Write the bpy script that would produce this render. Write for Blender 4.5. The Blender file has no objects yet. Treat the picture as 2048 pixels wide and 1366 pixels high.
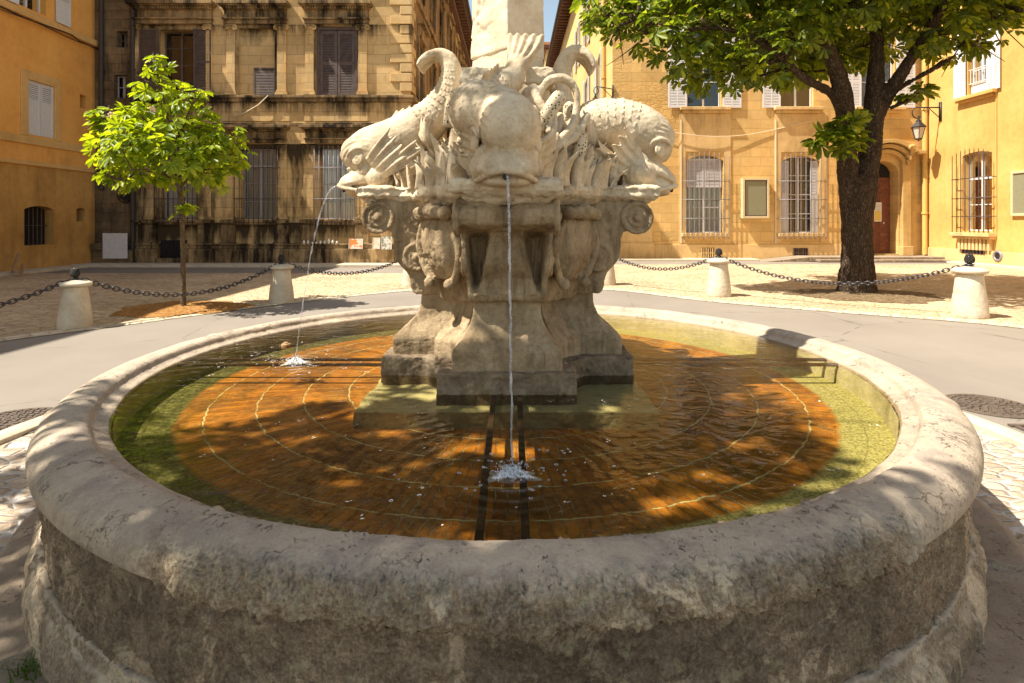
import bpy, bmesh, math, random
import numpy as np
from mathutils import Vector, Matrix

R = math.radians
PI = math.pi
random.seed(11)
rng = np.random.default_rng(5)
scene = bpy.context.scene
COL = scene.collection

# ------------------------------------------------------------------ camera, light, exposure
HC = 1.6                      # eye height
FPX = 1143.0                  # focal length in pixels of a 2048 px wide picture
HZ = 445.0                    # row of the horizon
cam_d = bpy.data.cameras.new("camera")
cam = bpy.data.objects.new("camera", cam_d)
COL.objects.link(cam)
cam.location = (0, 0, HC)
cam.rotation_euler = (R(90), 0, 0)
cam_d.sensor_width = 36
cam_d.lens = 36 * FPX / 2048
cam_d.shift_y = -(683 - HZ) / 2048
cam_d.clip_start = 0.05
cam_d.clip_end = 2000
scene.camera = cam

SUN_EL = R(56)
TO_SUN = Vector((-0.9615 * math.cos(SUN_EL), -0.274 * math.cos(SUN_EL), math.sin(SUN_EL)))
world = bpy.data.worlds.new("World")
scene.world = world
world.use_nodes = True
wn = world.node_tree
wn.nodes.clear()
w_out = wn.nodes.new("ShaderNodeOutputWorld")
w_bg = wn.nodes.new("ShaderNodeBackground")
w_sky = wn.nodes.new("ShaderNodeTexSky")
w_sky.sky_type = 'NISHITA'
w_sky.sun_disc = False
w_sky.sun_elevation = SUN_EL
w_sky.sun_rotation = math.atan2(TO_SUN.x, TO_SUN.y) % (2 * PI)
w_sky.air_density = 1.0
w_sky.dust_density = 0.6
w_sky.ozone_density = 1.0
w_bg.inputs['Strength'].default_value = 0.13
w_tint = wn.nodes.new("ShaderNodeMix")
w_tint.data_type = 'RGBA'
w_tint.blend_type = 'MULTIPLY'
w_tint.inputs[0].default_value = 1.0
w_tint.inputs[7].default_value = (1.0, 0.84, 0.64, 1)
wn.links.new(w_sky.outputs[0], w_tint.inputs[6])
wn.links.new(w_tint.outputs[2], w_bg.inputs['Color'])
wn.links.new(w_bg.outputs[0], w_out.inputs[0])

sun_d = bpy.data.lights.new("sun", 'SUN')
sun_d.energy = 4.4
sun_d.angle = R(0.5)
sun_d.color = (1.0, 0.93, 0.80)
sun = bpy.data.objects.new("sun", sun_d)
COL.objects.link(sun)
sun.rotation_euler = TO_SUN.to_track_quat('Z', 'Y').to_euler()
sun.location = (-20, -6, 30)

scene.view_settings.view_transform = 'Standard'
scene.view_settings.look = 'None'
scene.view_settings.gamma = 1
scene.view_settings.exposure = 1.27
scene.render.engine = 'CYCLES'
scene.cycles.use_denoising = True
scene.cycles.max_bounces = 8
scene.cycles.transparent_max_bounces = 16
scene.cycles.caustics_reflective = False
scene.cycles.caustics_refractive = False

# ------------------------------------------------------------------ numeric noise
def _hash(ix, iy, iz):
    h = (ix.astype(np.int64) * 374761393 + iy.astype(np.int64) * 668265263 + iz.astype(np.int64) * 2147483647)
    h = (h ^ (h >> 13)) * 1274126177
    h = h ^ (h >> 16)
    return (h & 0xFFFFFF).astype(np.float64) / 0xFFFFFF

def vnoise(p):
    f = np.floor(p)
    t = p - f
    t = t * t * (3 - 2 * t)
    ix, iy, iz = f[:, 0], f[:, 1], f[:, 2]
    out = np.zeros(len(p))
    for dx in (0, 1):
        wx = t[:, 0] if dx else 1 - t[:, 0]
        for dy in (0, 1):
            wy = t[:, 1] if dy else 1 - t[:, 1]
            for dz in (0, 1):
                wz = t[:, 2] if dz else 1 - t[:, 2]
                out += wx * wy * wz * _hash(ix + dx, iy + dy, iz + dz)
    return out * 2 - 1

def fbm(p, scale, octaves=4, gain=0.5):
    out = np.zeros(len(p))
    a, s, tot = 1.0, scale, 0.0
    for k in range(octaves):
        out += a * vnoise(p * s + 17.3 * k)
        tot += a
        a *= gain
        s *= 2.03
    return out / tot

def sstep(x, a, b):
    t = np.clip((x - a) / (b - a), 0, 1)
    return t * t * (3 - 2 * t)

# ------------------------------------------------------------------ node materials
class NT:
    def __init__(self, name):
        self.m = bpy.data.materials.new(name)
        self.m.use_nodes = True
        self.t = self.m.node_tree
        self.t.nodes.clear()
        self.out = self.t.nodes.new("ShaderNodeOutputMaterial")
    def n(self, typ, **kw):
        nd = self.t.nodes.new(typ)
        for k, v in kw.items():
            setattr(nd, k, v)
        return nd
    def l(self, a, b):
        self.t.links.new(a, b)
    def put(self, v, sock):
        if v is None:
            return
        if hasattr(v, 'is_output'):
            self.l(v, sock)
        else:
            if sock.type == 'RGBA' and not isinstance(v, (int, float)) and len(v) == 3:
                v = (*v, 1)
            sock.default_value = v
    def coord(self, kind='Object'):
        return self.n("ShaderNodeTexCoord").outputs[kind]
    def pos(self):
        return self.n("ShaderNodeNewGeometry").outputs['Position']
    def mapping(self, v, scale=(1, 1, 1), loc=(0, 0, 0), rot=(0, 0, 0)):
        nd = self.n("ShaderNodeMapping")
        self.l(v, nd.inputs[0])
        nd.inputs['Location'].default_value = loc
        nd.inputs['Rotation'].default_value = rot
        nd.inputs['Scale'].default_value = scale
        return nd.outputs[0]
    def noise(self, v, scale=5, detail=4, rough=0.55, dist=0, out='Fac'):
        nd = self.n("ShaderNodeTexNoise")
        self.l(v, nd.inputs['Vector'])
        nd.inputs['Scale'].default_value = scale
        nd.inputs['Detail'].default_value = detail
        nd.inputs['Roughness'].default_value = rough
        nd.inputs['Distortion'].default_value = dist
        return nd.outputs[out]
    def voro(self, v, scale=5, feature='F1', out='Distance', rand=1.0, metric='EUCLIDEAN'):
        nd = self.n("ShaderNodeTexVoronoi", feature=feature)
        nd.distance = metric
        self.l(v, nd.inputs['Vector'])
        nd.inputs['Scale'].default_value = scale
        nd.inputs['Randomness'].default_value = rand
        return nd.outputs[out]
    def ramp(self, f, stops, interp='LINEAR'):
        nd = self.n("ShaderNodeValToRGB")
        self.put(f, nd.inputs[0])
        cr = nd.color_ramp
        cr.interpolation = interp
        while len(cr.elements) < len(stops):
            cr.elements.new(0.5)
        for e, (p, c) in zip(cr.elements, stops):
            e.position = p
            e.color = (c, c, c, 1) if isinstance(c, (int, float)) else (*c, 1)
        return nd.outputs[0]
    def mix(self, f, a, b, mode='MIX'):
        nd = self.n("ShaderNodeMix", data_type='RGBA', blend_type=mode)
        self.put(f, nd.inputs[0])
        self.put(a, nd.inputs[6])
        self.put(b, nd.inputs[7])
        return nd.outputs[2]
    def math(self, op, a, b=None, c=None):
        nd = self.n("ShaderNodeMath", operation=op)
        self.put(a, nd.inputs[0])
        self.put(b, nd.inputs[1])
        self.put(c, nd.inputs[2])
        return nd.outputs[0]
    def sep(self, v):
        nd = self.n("ShaderNodeSeparateXYZ")
        self.l(v, nd.inputs[0])
        return nd.outputs
    def comb(self, x, y, z):
        nd = self.n("ShaderNodeCombineXYZ")
        self.put(x, nd.inputs[0]); self.put(y, nd.inputs[1]); self.put(z, nd.inputs[2])
        return nd.outputs[0]
    def bump(self, h, strength=0.5, dist=0.02, normal=None):
        nd = self.n("ShaderNodeBump")
        self.put(h, nd.inputs['Height'])
        nd.inputs['Strength'].default_value = strength
        nd.inputs['Distance'].default_value = dist
        if normal is not None:
            self.l(normal, nd.inputs['Normal'])
        return nd.outputs[0]
    def pbr(self, col, rough=0.8, normal=None, metal=0.0, spec=0.3):
        b = self.n("ShaderNodeBsdfPrincipled")
        self.put(col, b.inputs['Base Color'])
        self.put(rough, b.inputs['Roughness'])
        self.put(metal, b.inputs['Metallic'])
        b.inputs['Specular IOR Level'].default_value = spec
        if normal is not None:
            self.l(normal, b.inputs['Normal'])
        self.l(b.outputs[0], self.out.inputs[0])
        return b

M = {}

def mat_stone(name, light, mid, dark, scale=1.0, bumpd=0.01, pits=0.0, stain=0.5, streak=False, rough=0.88):
    k = NT(name)
    v = k.pos()
    a = k.noise(v, 3.0 * scale, 8, 0.65)
    b = k.noise(v, 22 * scale, 6, 0.7)
    c = k.noise(v, 120 * scale, 3, 0.6)
    col = k.ramp(a, [(0.3, dark), (0.5, mid), (0.68, light)])
    col = k.mix(0.35, col, k.ramp(b, [(0.3, dark), (0.55, mid), (0.75, light)]))
    sv = k.mapping(v, scale=(5, 5, 0.7)) if streak else v
    s = k.noise(sv, 1.6 * scale, 7, 0.7, 0.6)
    sm = k.ramp(s, [(0.48, 0.0), (0.68, stain)])
    col = k.mix(sm, col, k.mix(0.5, dark, (0.06, 0.045, 0.03)))
    h = k.math('ADD', k.math('MULTIPLY', b, 0.7), k.math('MULTIPLY', c, 0.3))
    if pits:
        p = k.voro(k.mapping(v, scale=(1, 1, 1.6)), 55 * scale, rand=1)
        pm = k.ramp(p, [(0.10, 1.0), (0.26, 0.0)])
        sel = k.ramp(k.noise(v, 14 * scale, 3), [(0.5, 0.0), (0.62, 1.0)])
        pm = k.math('MULTIPLY', pm, sel)
        h = k.math('SUBTRACT', h, k.math('MULTIPLY', pm, pits))
        col = k.mix(k.math('MULTIPLY', pm, 0.75), col, (0.05, 0.035, 0.025))
    k.pbr(col, rough, k.bump(h, 0.8, bumpd), spec=0.25)
    M[name] = k.m
    return k.m

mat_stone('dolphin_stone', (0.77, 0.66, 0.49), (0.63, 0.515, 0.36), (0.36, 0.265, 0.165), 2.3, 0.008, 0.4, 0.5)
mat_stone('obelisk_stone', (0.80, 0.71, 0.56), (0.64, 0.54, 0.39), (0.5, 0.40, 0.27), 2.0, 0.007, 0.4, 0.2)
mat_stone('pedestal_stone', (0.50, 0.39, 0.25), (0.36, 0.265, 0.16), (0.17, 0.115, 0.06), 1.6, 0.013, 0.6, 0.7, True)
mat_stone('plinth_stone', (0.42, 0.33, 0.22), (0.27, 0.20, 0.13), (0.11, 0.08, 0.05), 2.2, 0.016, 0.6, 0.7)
def mat_worn(name, top, top_dark, rough_l, rough_m, rough_d, side_only=False, top_z=None, arc=None):
    """old limestone: a top rubbed smooth and grey with small holes and cracks, broken crumbly sides with crusts and pits"""
    k = NT(name)
    g = k.n("ShaderNodeNewGeometry")
    v = g.outputs['Position']
    nz = k.sep(g.outputs['Normal'])[2]
    nz = k.math('ADD', nz, k.math('MULTIPLY', k.math('SUBTRACT', k.noise(v, 9, 4, 0.6), 0.5), 0.5))
    up = k.ramp(nz, [(0.50, 0.0), (0.80, 1.0)]) if not side_only else 0.0
    if top_z:
        # the worn top ends where the edge starts to turn over
        hz_ = k.math('ADD', k.sep(v)[2], k.math('MULTIPLY', k.math('SUBTRACT', k.noise(v, 8, 6, 0.65), 0.5), 0.045))
        g2 = k.n("ShaderNodeMapRange")
        k.l(hz_, g2.inputs[0]); g2.inputs[1].default_value, g2.inputs[2].default_value = top_z
        up = g2.outputs[0]
    if arc:
        p_ = k.sep(v)
        th = k.math('ARCTAN2', k.math('ADD', p_[0], 0.03), k.math('SUBTRACT', 4.0, p_[1]))
        th = k.math('ADD', th, k.math('MULTIPLY', k.math('SUBTRACT', k.noise(v, 3.5, 5, 0.65), 0.5), 0.22))
        ga = k.n("ShaderNodeMapRange"); gb = k.n("ShaderNodeMapRange")
        k.l(th, ga.inputs[0]); ga.inputs[1].default_value, ga.inputs[2].default_value = arc[0] - 0.03, arc[0] + 0.03
        k.l(th, gb.inputs[0]); gb.inputs[1].default_value, gb.inputs[2].default_value = arc[1] + 0.03, arc[1] - 0.03
        front = k.math('MULTIPLY', ga.outputs[0], gb.outputs[0])
        up = k.math('MAXIMUM', up, k.math('MULTIPLY', k.math('SUBTRACT', 1.0, front), 0.8))
    a = k.noise(v, 2.2, 7, 0.62, 0.4)
    fine = k.noise(v, 95, 5, 0.7)
    med = k.noise(v, 22, 10, 0.68, 0.0)
    t = k.ramp(a, [(0.32, top_dark), (0.50, top), (0.70, tuple(min(1, x * 1.22) for x in top))])
    t = k.mix(0.30, t, k.ramp(fine, [(0.30, tuple(x * 0.55 for x in top)), (0.5, top), (0.7, tuple(min(1, x * 1.3) for x in top))]))
    blot = k.ramp(k.noise(v, 4.5, 7, 0.7, 0.6), [(0.50, 0.0), (0.64, 0.6)])
    t = k.mix(blot, t, (0.235, 0.19, 0.165))
    pit = k.noise(k.mapping(v, scale=(1, 0.7, 1)), 58, 4, 0.7, 0.6)
    pm = k.math('MULTIPLY', k.ramp(pit, [(0.60, 0.0), (0.70, 1.0)]), k.ramp(k.noise(v, 6, 4, 0.65), [(0.44, 0.0), (0.62, 1.0)]))
    cr = k.math('ABSOLUTE', k.math('SUBTRACT', k.noise(v, 7.5, 6, 0.62, 0.3), 0.5))
    cm = k.math('MULTIPLY', k.ramp(cr, [(0.0, 1.0), (0.010, 0.0)]), k.ramp(k.noise(v, 5.0, 4, 0.6), [(0.53, 0.0), (0.64, 0.8)]))
    t = k.mix(k.math('MULTIPLY', k.math('MAXIMUM', pm, cm), 0.8), t, (0.055, 0.042, 0.035))
    s = k.ramp(med, [(0.30, rough_d), (0.46, rough_m), (0.64, rough_l)])
    s = k.mix(0.45, s, k.ramp(fine, [(0.36, rough_d), (0.5, rough_m), (0.62, tuple(min(1, x * 1.2) for x in rough_l))]))
    crust = k.math('MULTIPLY', k.ramp(k.noise(v, 3.1, 6, 0.7, 0.8), [(0.53, 0.0), (0.58, 1.0)]), k.ramp(k.noise(v, 70, 5, 0.75), [(0.40, 0.15), (0.50, 0.9)]))
    s = k.mix(crust, s, tuple(min(1, x * 1.5) for x in rough_l))
    big = k.ramp(k.noise(v, 1.7, 6, 0.65, 0.5), [(0.38, 0.55), (0.62, 1.1)])
    s = k.mix(1.0, s, big, 'MULTIPLY')
    lich = k.ramp(k.noise(v, 12, 6, 0.7), [(0.58, 0.0), (0.64, 0.5)])
    s = k.mix(lich, s, (0.42, 0.36, 0.22))
    spk = k.ramp(k.noise(v, 110, 3, 0.7), [(0.60, 0.0), (0.70, 0.6)])
    s = k.mix(spk, s, (0.05, 0.035, 0.025))
    col = k.mix(up, s, t)
    hs = k.math('ADD', k.math('MULTIPLY', med, 1.0), k.math('MULTIPLY', fine, 0.45))
    ht = k.math('SUBTRACT', k.math('MULTIPLY', fine, 0.30), k.math('MULTIPLY', k.math('MAXIMUM', pm, cm), 0.6))
    hm = k.n("ShaderNodeMix", data_type='FLOAT')
    k.put(up, hm.inputs[0]); k.put(hs, hm.inputs[2]); k.put(ht, hm.inputs[3])
    k.pbr(col, 0.85, k.bump(hm.outputs[0], 1.0, 0.016), spec=0.25)
    M[name] = k.m
mat_worn('rim_stone', (0.45, 0.365, 0.275), (0.29, 0.235, 0.185), (0.56, 0.44, 0.30), (0.37, 0.27, 0.175), (0.10, 0.066, 0.04), False, (0.655, 0.690), (-0.40, 0.49))
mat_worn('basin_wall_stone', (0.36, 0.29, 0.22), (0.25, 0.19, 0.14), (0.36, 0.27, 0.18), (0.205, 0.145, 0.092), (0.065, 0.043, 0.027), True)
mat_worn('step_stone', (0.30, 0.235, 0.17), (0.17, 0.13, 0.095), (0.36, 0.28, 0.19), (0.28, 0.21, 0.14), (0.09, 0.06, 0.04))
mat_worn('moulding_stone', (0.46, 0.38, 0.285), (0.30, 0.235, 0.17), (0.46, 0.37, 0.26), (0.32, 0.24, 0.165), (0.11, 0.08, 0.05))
mat_stone('lining_stone', (0.62, 0.58, 0.38), (0.52, 0.49, 0.30), (0.30, 0.28, 0.13), 1.2, 0.006, 0.2, 0.35)
mat_stone('pale_stone', (0.66, 0.58, 0.46), (0.58, 0.50, 0.38), (0.42, 0.34, 0.24), 1.4, 0.006, 0.2, 0.3)
mat_stone('kerb_stone', (0.66, 0.56, 0.42), (0.58, 0.48, 0.35), (0.44, 0.35, 0.24), 1.0, 0.006, 0.2, 0.25)
mat_stone('slab_underwater', (0.60, 0.58, 0.34), (0.52, 0.49, 0.27), (0.34, 0.31, 0.15), 2.5, 0.008, 0.4, 0.2)

def mat_wall(name, light, mid, dark, *args, **kw):
    return _mat_wall(name, light, mid, dark, *args, **kw)

def _mat_wall(name, light, mid, dark, block=None, mortar=0.7, stain=0.0, stain_col=(0.03, 0.022, 0.014), stain_z=None, bumpd=0.02, axis='X', xgrad=None, rough_patch=0.0, ledges=()):
    """plaster or ashlar; axis = the world axis along the wall"""
    k = NT(name)
    v = k.pos()
    s = k.sep(v)
    u = s[0] if axis == 'X' else s[1]
    uv = k.comb(u, s[2], 0)
    a = k.noise(v, 0.55, 7, 0.62)
    b = k.noise(v, 5.0, 6, 0.65)
    c = k.noise(v, 38, 4, 0.6)
    col = k.ramp(a, [(0.32, dark), (0.5, mid), (0.66, light)])
    col = k.mix(0.35, col, k.ramp(b, [(0.3, dark), (0.5, mid), (0.72, light)]))
    h = k.math('ADD', k.math('MULTIPLY', b, 0.6), k.math('MULTIPLY', c, 0.4))
    if block:
        br = k.n("ShaderNodeTexBrick")
        k.l(uv, br.inputs['Vector'])
        br.inputs['Scale'].default_value = 1.0
        br.inputs['Brick Width'].default_value = block[0]
        br.inputs['Row Height'].default_value = block[1]
        br.inputs['Mortar Size'].default_value = 0.010
        br.inputs['Mortar Smooth'].default_value = 0.3
        br.inputs['Color1'].default_value = (0.86, 0.86, 0.86, 1)
        br.inputs['Color2'].default_value = (1.08, 1.05, 1.0, 1)
        br.inputs['Mortar'].default_value = (mortar, mortar, mortar, 1)
        col = k.mix(1.0, col, br.outputs['Color'], 'MULTIPLY')
        h = k.math('SUBTRACT', h, k.math('MULTIPLY', br.outputs['Fac'], 0.8))
    if rough_patch:
        rp = k.voro(k.mapping(v, scale=(1, 1, 1.8)), 3.2, feature='DISTANCE_TO_EDGE')
        sel = k.ramp(k.noise(v, 0.35, 3, 0.5), [(0.5, 0.0), (0.58, 1.0)])
        rpm = k.math('MULTIPLY', k.ramp(rp, [(0.0, 1.0), (0.1, 0.0)]), sel)
        h = k.math('SUBTRACT', h, k.math('MULTIPLY', rpm, rough_patch))
        col = k.mix(k.math('MULTIPLY', rpm, 0.4), col, dark)
    if stain:
        sv = k.mapping(v, scale=(2.2, 2.2, 0.28))
        st = k.noise(sv, 1.0, 8, 0.72, 0.4)
        st2 = k.noise(v, 0.35, 5, 0.6)
        st = k.math('ADD', k.math('MULTIPLY', st, 0.55), k.math('MULTIPLY', st2, 0.45))
        if xgrad:
            g = k.n("ShaderNodeMapRange")
            k.put(u, g.inputs[0])
            g.inputs[1].default_value, g.inputs[2].default_value = xgrad[0], xgrad[1]
            g.inputs[3].default_value, g.inputs[4].default_value = xgrad[2], xgrad[3]
            st = k.math('ADD', st, g.outputs[0])
        if stain_z:
            g = k.n("ShaderNodeMapRange")
            k.put(s[2], g.inputs[0])
            g.inputs[1].default_value, g.inputs[2].default_value = stain_z[0], stain_z[1]
            g.inputs[3].default_value, g.inputs[4].default_value = stain_z[2], stain_z[3]
            st = k.math('ADD', st, g.outputs[0])
        for zl, ln, amt in ledges:
            # runoff dirt hanging below a ledge, in streaks of uneven length
            g = k.n("ShaderNodeMapRange")
            k.put(k.math('ADD', s[2], k.math('MULTIPLY', k.noise(k.mapping(v, scale=(3, 3, 0.4)), 1.3, 4, 0.7), ln * 0.9)), g.inputs[0])
            g.inputs[1].default_value, g.inputs[2].default_value = zl - ln * 0.6, zl + ln * 0.45
            g.inputs[3].default_value, g.inputs[4].default_value = 0.0, amt
            st = k.math('ADD', st, k.math('MULTIPLY', g.outputs[0], k.math('LESS_THAN', s[2], zl)))
        sm = k.ramp(st, [(0.50, 0.0), (0.64, stain)])
        col = k.mix(sm, col, stain_col)
    k.pbr(col, 0.92, k.bump(h, 0.7, bumpd), spec=0.15)
    M[name] = k.m
    return k.m

mat_wall('orange_plaster', (0.88, 0.48, 0.14), (0.80, 0.40, 0.105), (0.64, 0.30, 0.08), stain=0.35, stain_col=(0.24, 0.12, 0.045), axis='Y', stain_z=(0, 6, 0.05, -0.05), bumpd=0.012)
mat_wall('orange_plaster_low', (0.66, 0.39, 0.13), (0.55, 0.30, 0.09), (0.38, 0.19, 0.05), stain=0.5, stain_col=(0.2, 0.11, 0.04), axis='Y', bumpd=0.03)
mat_wall('belt_stone', (0.76, 0.48, 0.20), (0.66, 0.40, 0.15), (0.50, 0.29, 0.10), axis='Y', bumpd=0.008)
mat_wall('palace_stone', (0.74, 0.54, 0.29), (0.64, 0.44, 0.21), (0.46, 0.29, 0.12), block=(0.95, 0.36), mortar=0.68, stain=0.95, stain_col=(0.032, 0.021, 0.012), stain_z=(1.0, 7.5, 0.05, -0.06), xgrad=(-14, -4, 0.06, -0.07), ledges=((9.05, 0.9, 0.17), (6.2, 0.7, 0.15), (4.55, 0.9, 0.20), (1.6, 0.7, 0.16), (0.62, 0.4, 0.12)))
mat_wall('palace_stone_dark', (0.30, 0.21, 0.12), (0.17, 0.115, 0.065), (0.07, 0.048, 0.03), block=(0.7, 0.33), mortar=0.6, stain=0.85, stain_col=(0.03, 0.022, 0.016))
mat_wall('palace_trim', (0.62, 0.45, 0.24), (0.42, 0.28, 0.135), (0.17, 0.11, 0.055), stain=0.98, stain_col=(0.020, 0.014, 0.010), xgrad=(-14, -4, 0.13, 0.045), bumpd=0.012)
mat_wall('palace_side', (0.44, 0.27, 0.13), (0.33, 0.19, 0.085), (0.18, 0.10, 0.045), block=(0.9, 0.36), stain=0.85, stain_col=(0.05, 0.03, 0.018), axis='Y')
mat_wall('right_stone', (0.72, 0.50, 0.22), (0.64, 0.42, 0.165), (0.50, 0.31, 0.11), block=(0.85, 0.40), mortar=0.80, stain=0.35, stain_col=(0.36, 0.21, 0.075), rough_patch=0.6, bumpd=0.025)
mat_wall('right_trim', (0.70, 0.50, 0.25), (0.62, 0.42, 0.19), (0.45, 0.29, 0.12), stain=0.6, stain_col=(0.20, 0.12, 0.05), bumpd=0.012)
mat_wall('right_plaster', (0.68, 0.43, 0.155), (0.61, 0.365, 0.115), (0.48, 0.27, 0.08), stain=0.35, stain_col=(0.42, 0.22, 0.05), axis='Y', bumpd=0.012)
mat_wall('street_plaster', (0.74, 0.54, 0.24), (0.68, 0.47, 0.19), (0.56, 0.37, 0.13), stain=0.3, stain_col=(0.4, 0.24, 0.09), axis='Y', bumpd=0.012)
mat_wall('portal_stone', (0.62, 0.42, 0.18), (0.52, 0.34, 0.13), (0.36, 0.22, 0.08), stain=0.6, stain_col=(0.22, 0.13, 0.055), bumpd=0.02)

def mat_simple(name, col, rough=0.6, metal=0.0, var=0.25, bumpd=0.002, sc=14, spec=0.4):
    k = NT(name)
    v = k.pos()
    a = k.noise(v, sc, 5, 0.65)
    c2 = tuple(max(0.0, x * (1 - var)) for x in col)
    c3 = tuple(x * (1 + var * 0.6) for x in col)
    cc = k.ramp(a, [(0.3, c2), (0.5, col), (0.72, c3)])
    k.pbr(cc, rough, k.bump(k.noise(v, sc * 5, 3), 0.5, bumpd), metal, spec)
    M[name] = k.m
    return k.m

mat_simple('white_shutter', (0.66, 0.65, 0.66), 0.6, var=0.12)
mat_simple('grey_shutter', (0.52, 0.49, 0.50), 0.6, var=0.15)
mat_simple('brown_shutter', (0.105, 0.072, 0.060), 0.65, var=0.4, sc=6)
mat_simple('white_frame', (0.70, 0.68, 0.66), 0.5, var=0.1)
mat_simple('grey_frame', (0.34, 0.31, 0.31), 0.6, var=0.2)
mat_simple('dark_iron', (0.035, 0.030, 0.030), 0.5, 0.4, var=0.4)
mat_simple('brown_iron', (0.10, 0.065, 0.055), 0.55, 0.3, var=0.4)
mat_simple('pale_iron', (0.25, 0.225, 0.235), 0.5, 0.3, var=0.2)
mat_simple('chain_iron', (0.075, 0.07, 0.075), 0.38, 0.7, var=0.3)
mat_simple('rusty_bar', (0.055, 0.032, 0.018), 0.5, 0.3, var=0.5, sc=30)
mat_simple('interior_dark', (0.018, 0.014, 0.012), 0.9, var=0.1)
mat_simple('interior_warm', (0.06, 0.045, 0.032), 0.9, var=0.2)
mat_simple('curtain_cloth', (0.66, 0.64, 0.62), 0.9, var=0.08)
mat_simple('curtain_cream', (0.64, 0.60, 0.54), 0.9, var=0.12)
mat_simple('door_wood', (0.20, 0.065, 0.032), 0.45, var=0.45, sc=9)
mat_simple('paper', (0.75, 0.72, 0.68), 0.8, var=0.05)
mat_simple('yellow_paper', (0.75, 0.55, 0.12), 0.8, var=0.05)
mat_simple('drainpipe_ochre', (0.60, 0.38, 0.11), 0.6, var=0.15)
mat_simple('drainpipe_dark', (0.05, 0.035, 0.03), 0.6, var=0.3)
mat_simple('board_green', (0.22, 0.21, 0.135), 0.35, var=0.12)
mat_simple('sign_frame', (0.58, 0.46, 0.27), 0.6, var=0.15)
mat_simple('lantern_glass', (0.55, 0.48, 0.40), 0.25, var=0.1)
mat_simple('eave_wood', (0.16, 0.075, 0.04), 0.7, var=0.4, sc=4)
mat_simple('roof_tile', (0.42, 0.20, 0.10), 0.85, var=0.35, sc=5, bumpd=0.03)
mat_simple('white_panel', (0.62, 0.57, 0.57), 0.8, var=0.12, sc=8)
mat_simple('plank_wood', (0.36, 0.22, 0.11), 0.7, var=0.35)
mat_simple('cable_cream', (0.72, 0.60, 0.42), 0.6, var=0.1)
mat_simple('cable_black', (0.03, 0.025, 0.02), 0.6, var=0.1)
mat_simple('finial_iron', (0.05, 0.045, 0.042), 0.4, 0.6, var=0.4, sc=60)
mat_simple('ornament_white', (0.72, 0.66, 0.58), 0.5, var=0.2)
mat_simple('foam_white', (0.85, 0.85, 0.87), 0.4, var=0.05)
mat_simple('cast_iron', (0.16, 0.125, 0.10), 0.6, 0.5, var=0.4, sc=30)

def mat_pane():
    k = NT('window_glass')
    tr = k.n("ShaderNodeBsdfTransparent")
    tr.inputs[0].default_value = (0.75, 0.74, 0.72, 1)
    gl = k.n("ShaderNodeBsdfGlossy")
    gl.inputs['Roughness'].default_value = 0.03
    gl.inputs[0].default_value = (0.9, 0.9, 0.9, 1)
    v = k.pos()
    k.l(k.bump(k.noise(v, 2.2, 2), 0.25, 0.01), gl.inputs['Normal'])
    fr = k.n("ShaderNodeFresnel")
    fr.inputs[0].default_value = 1.5
    mx = k.n("ShaderNodeMixShader")
    k.l(k.math('ADD', fr.outputs[0], 0.05), mx.inputs[0])
    k.l(tr.outputs[0], mx.inputs[1])
    k.l(gl.outputs[0], mx.inputs[2])
    k.l(mx.outputs[0], k.out.inputs[0])
    M['glass'] = k.m
mat_pane()

def mat_leaf(name, c0, c1, c2, trans):
    k = NT(name)
    g = k.n("ShaderNodeNewGeometry")
    r = g.outputs['Random Per Island']
    col = k.ramp(r, [(0.0, c0), (0.55, c1), (1.0, c2)])
    d = k.n("ShaderNodeBsdfPrincipled")
    k.put(col, d.inputs['Base Color'])
    d.inputs['Roughness'].default_value = 0.42
    d.inputs['Specular IOR Level'].default_value = 0.4
    t = k.n("ShaderNodeBsdfTranslucent")
    k.l(k.mix(1.0, col, trans, 'MULTIPLY'), t.inputs[0])
    mx = k.n("ShaderNodeMixShader")
    mx.inputs[0].default_value = 0.52
    k.l(d.outputs[0], mx.inputs[1])
    k.l(t.outputs[0], mx.inputs[2])
    k.l(mx.outputs[0], k.out.inputs[0])
    M[name] = k.m
mat_leaf('leaf_young', (0.11, 0.17, 0.010), (0.23, 0.32, 0.016), (0.38, 0.45, 0.03), (1.9, 1.7, 0.5))
mat_leaf('leaf_old', (0.055, 0.090, 0.010), (0.125, 0.180, 0.015), (0.27, 0.32, 0.028), (1.9, 1.75, 0.5))
mat_leaf('leaf_grass', (0.05, 0.10, 0.012), (0.08, 0.15, 0.02), (0.13, 0.2, 0.03), (1.4, 1.5, 0.6))

def mat_bark(name, c0, c1, c2, sc):
    k = NT(name)
    v = k.mapping(k.pos(), scale=(sc, sc, sc * 0.42))
    a = k.noise(v, 1.0, 8, 0.7, 0.5)
    w = k.voro(v, 1.6, feature='DISTANCE_TO_EDGE')
    col = k.ramp(a, [(0.3, c0), (0.52, c1), (0.72, c2)])
    cr = k.ramp(w, [(0.0, 1.0), (0.18, 0.0)])
    col = k.mix(k.math('MULTIPLY', cr, 0.6), col, c0)
    sp = k.ramp(k.noise(k.pos(), 18, 3, 0.6), [(0.66, 0.0), (0.72, 0.55)])
    col = k.mix(sp, col, (0.35, 0.30, 0.24))
    h = k.math('SUBTRACT', a, k.math('MULTIPLY', cr, 0.7))
    k.pbr(col, 0.92, k.bump(h, 1.0, 0.035), spec=0.15)
    M[name] = k.m
mat_bark('bark', (0.035, 0.022, 0.014), (0.085, 0.056, 0.036), (0.17, 0.12, 0.08), 14)
mat_bark('bark_young', (0.12, 0.08, 0.045), (0.25, 0.175, 0.10), (0.38, 0.28, 0.17), 30)

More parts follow.
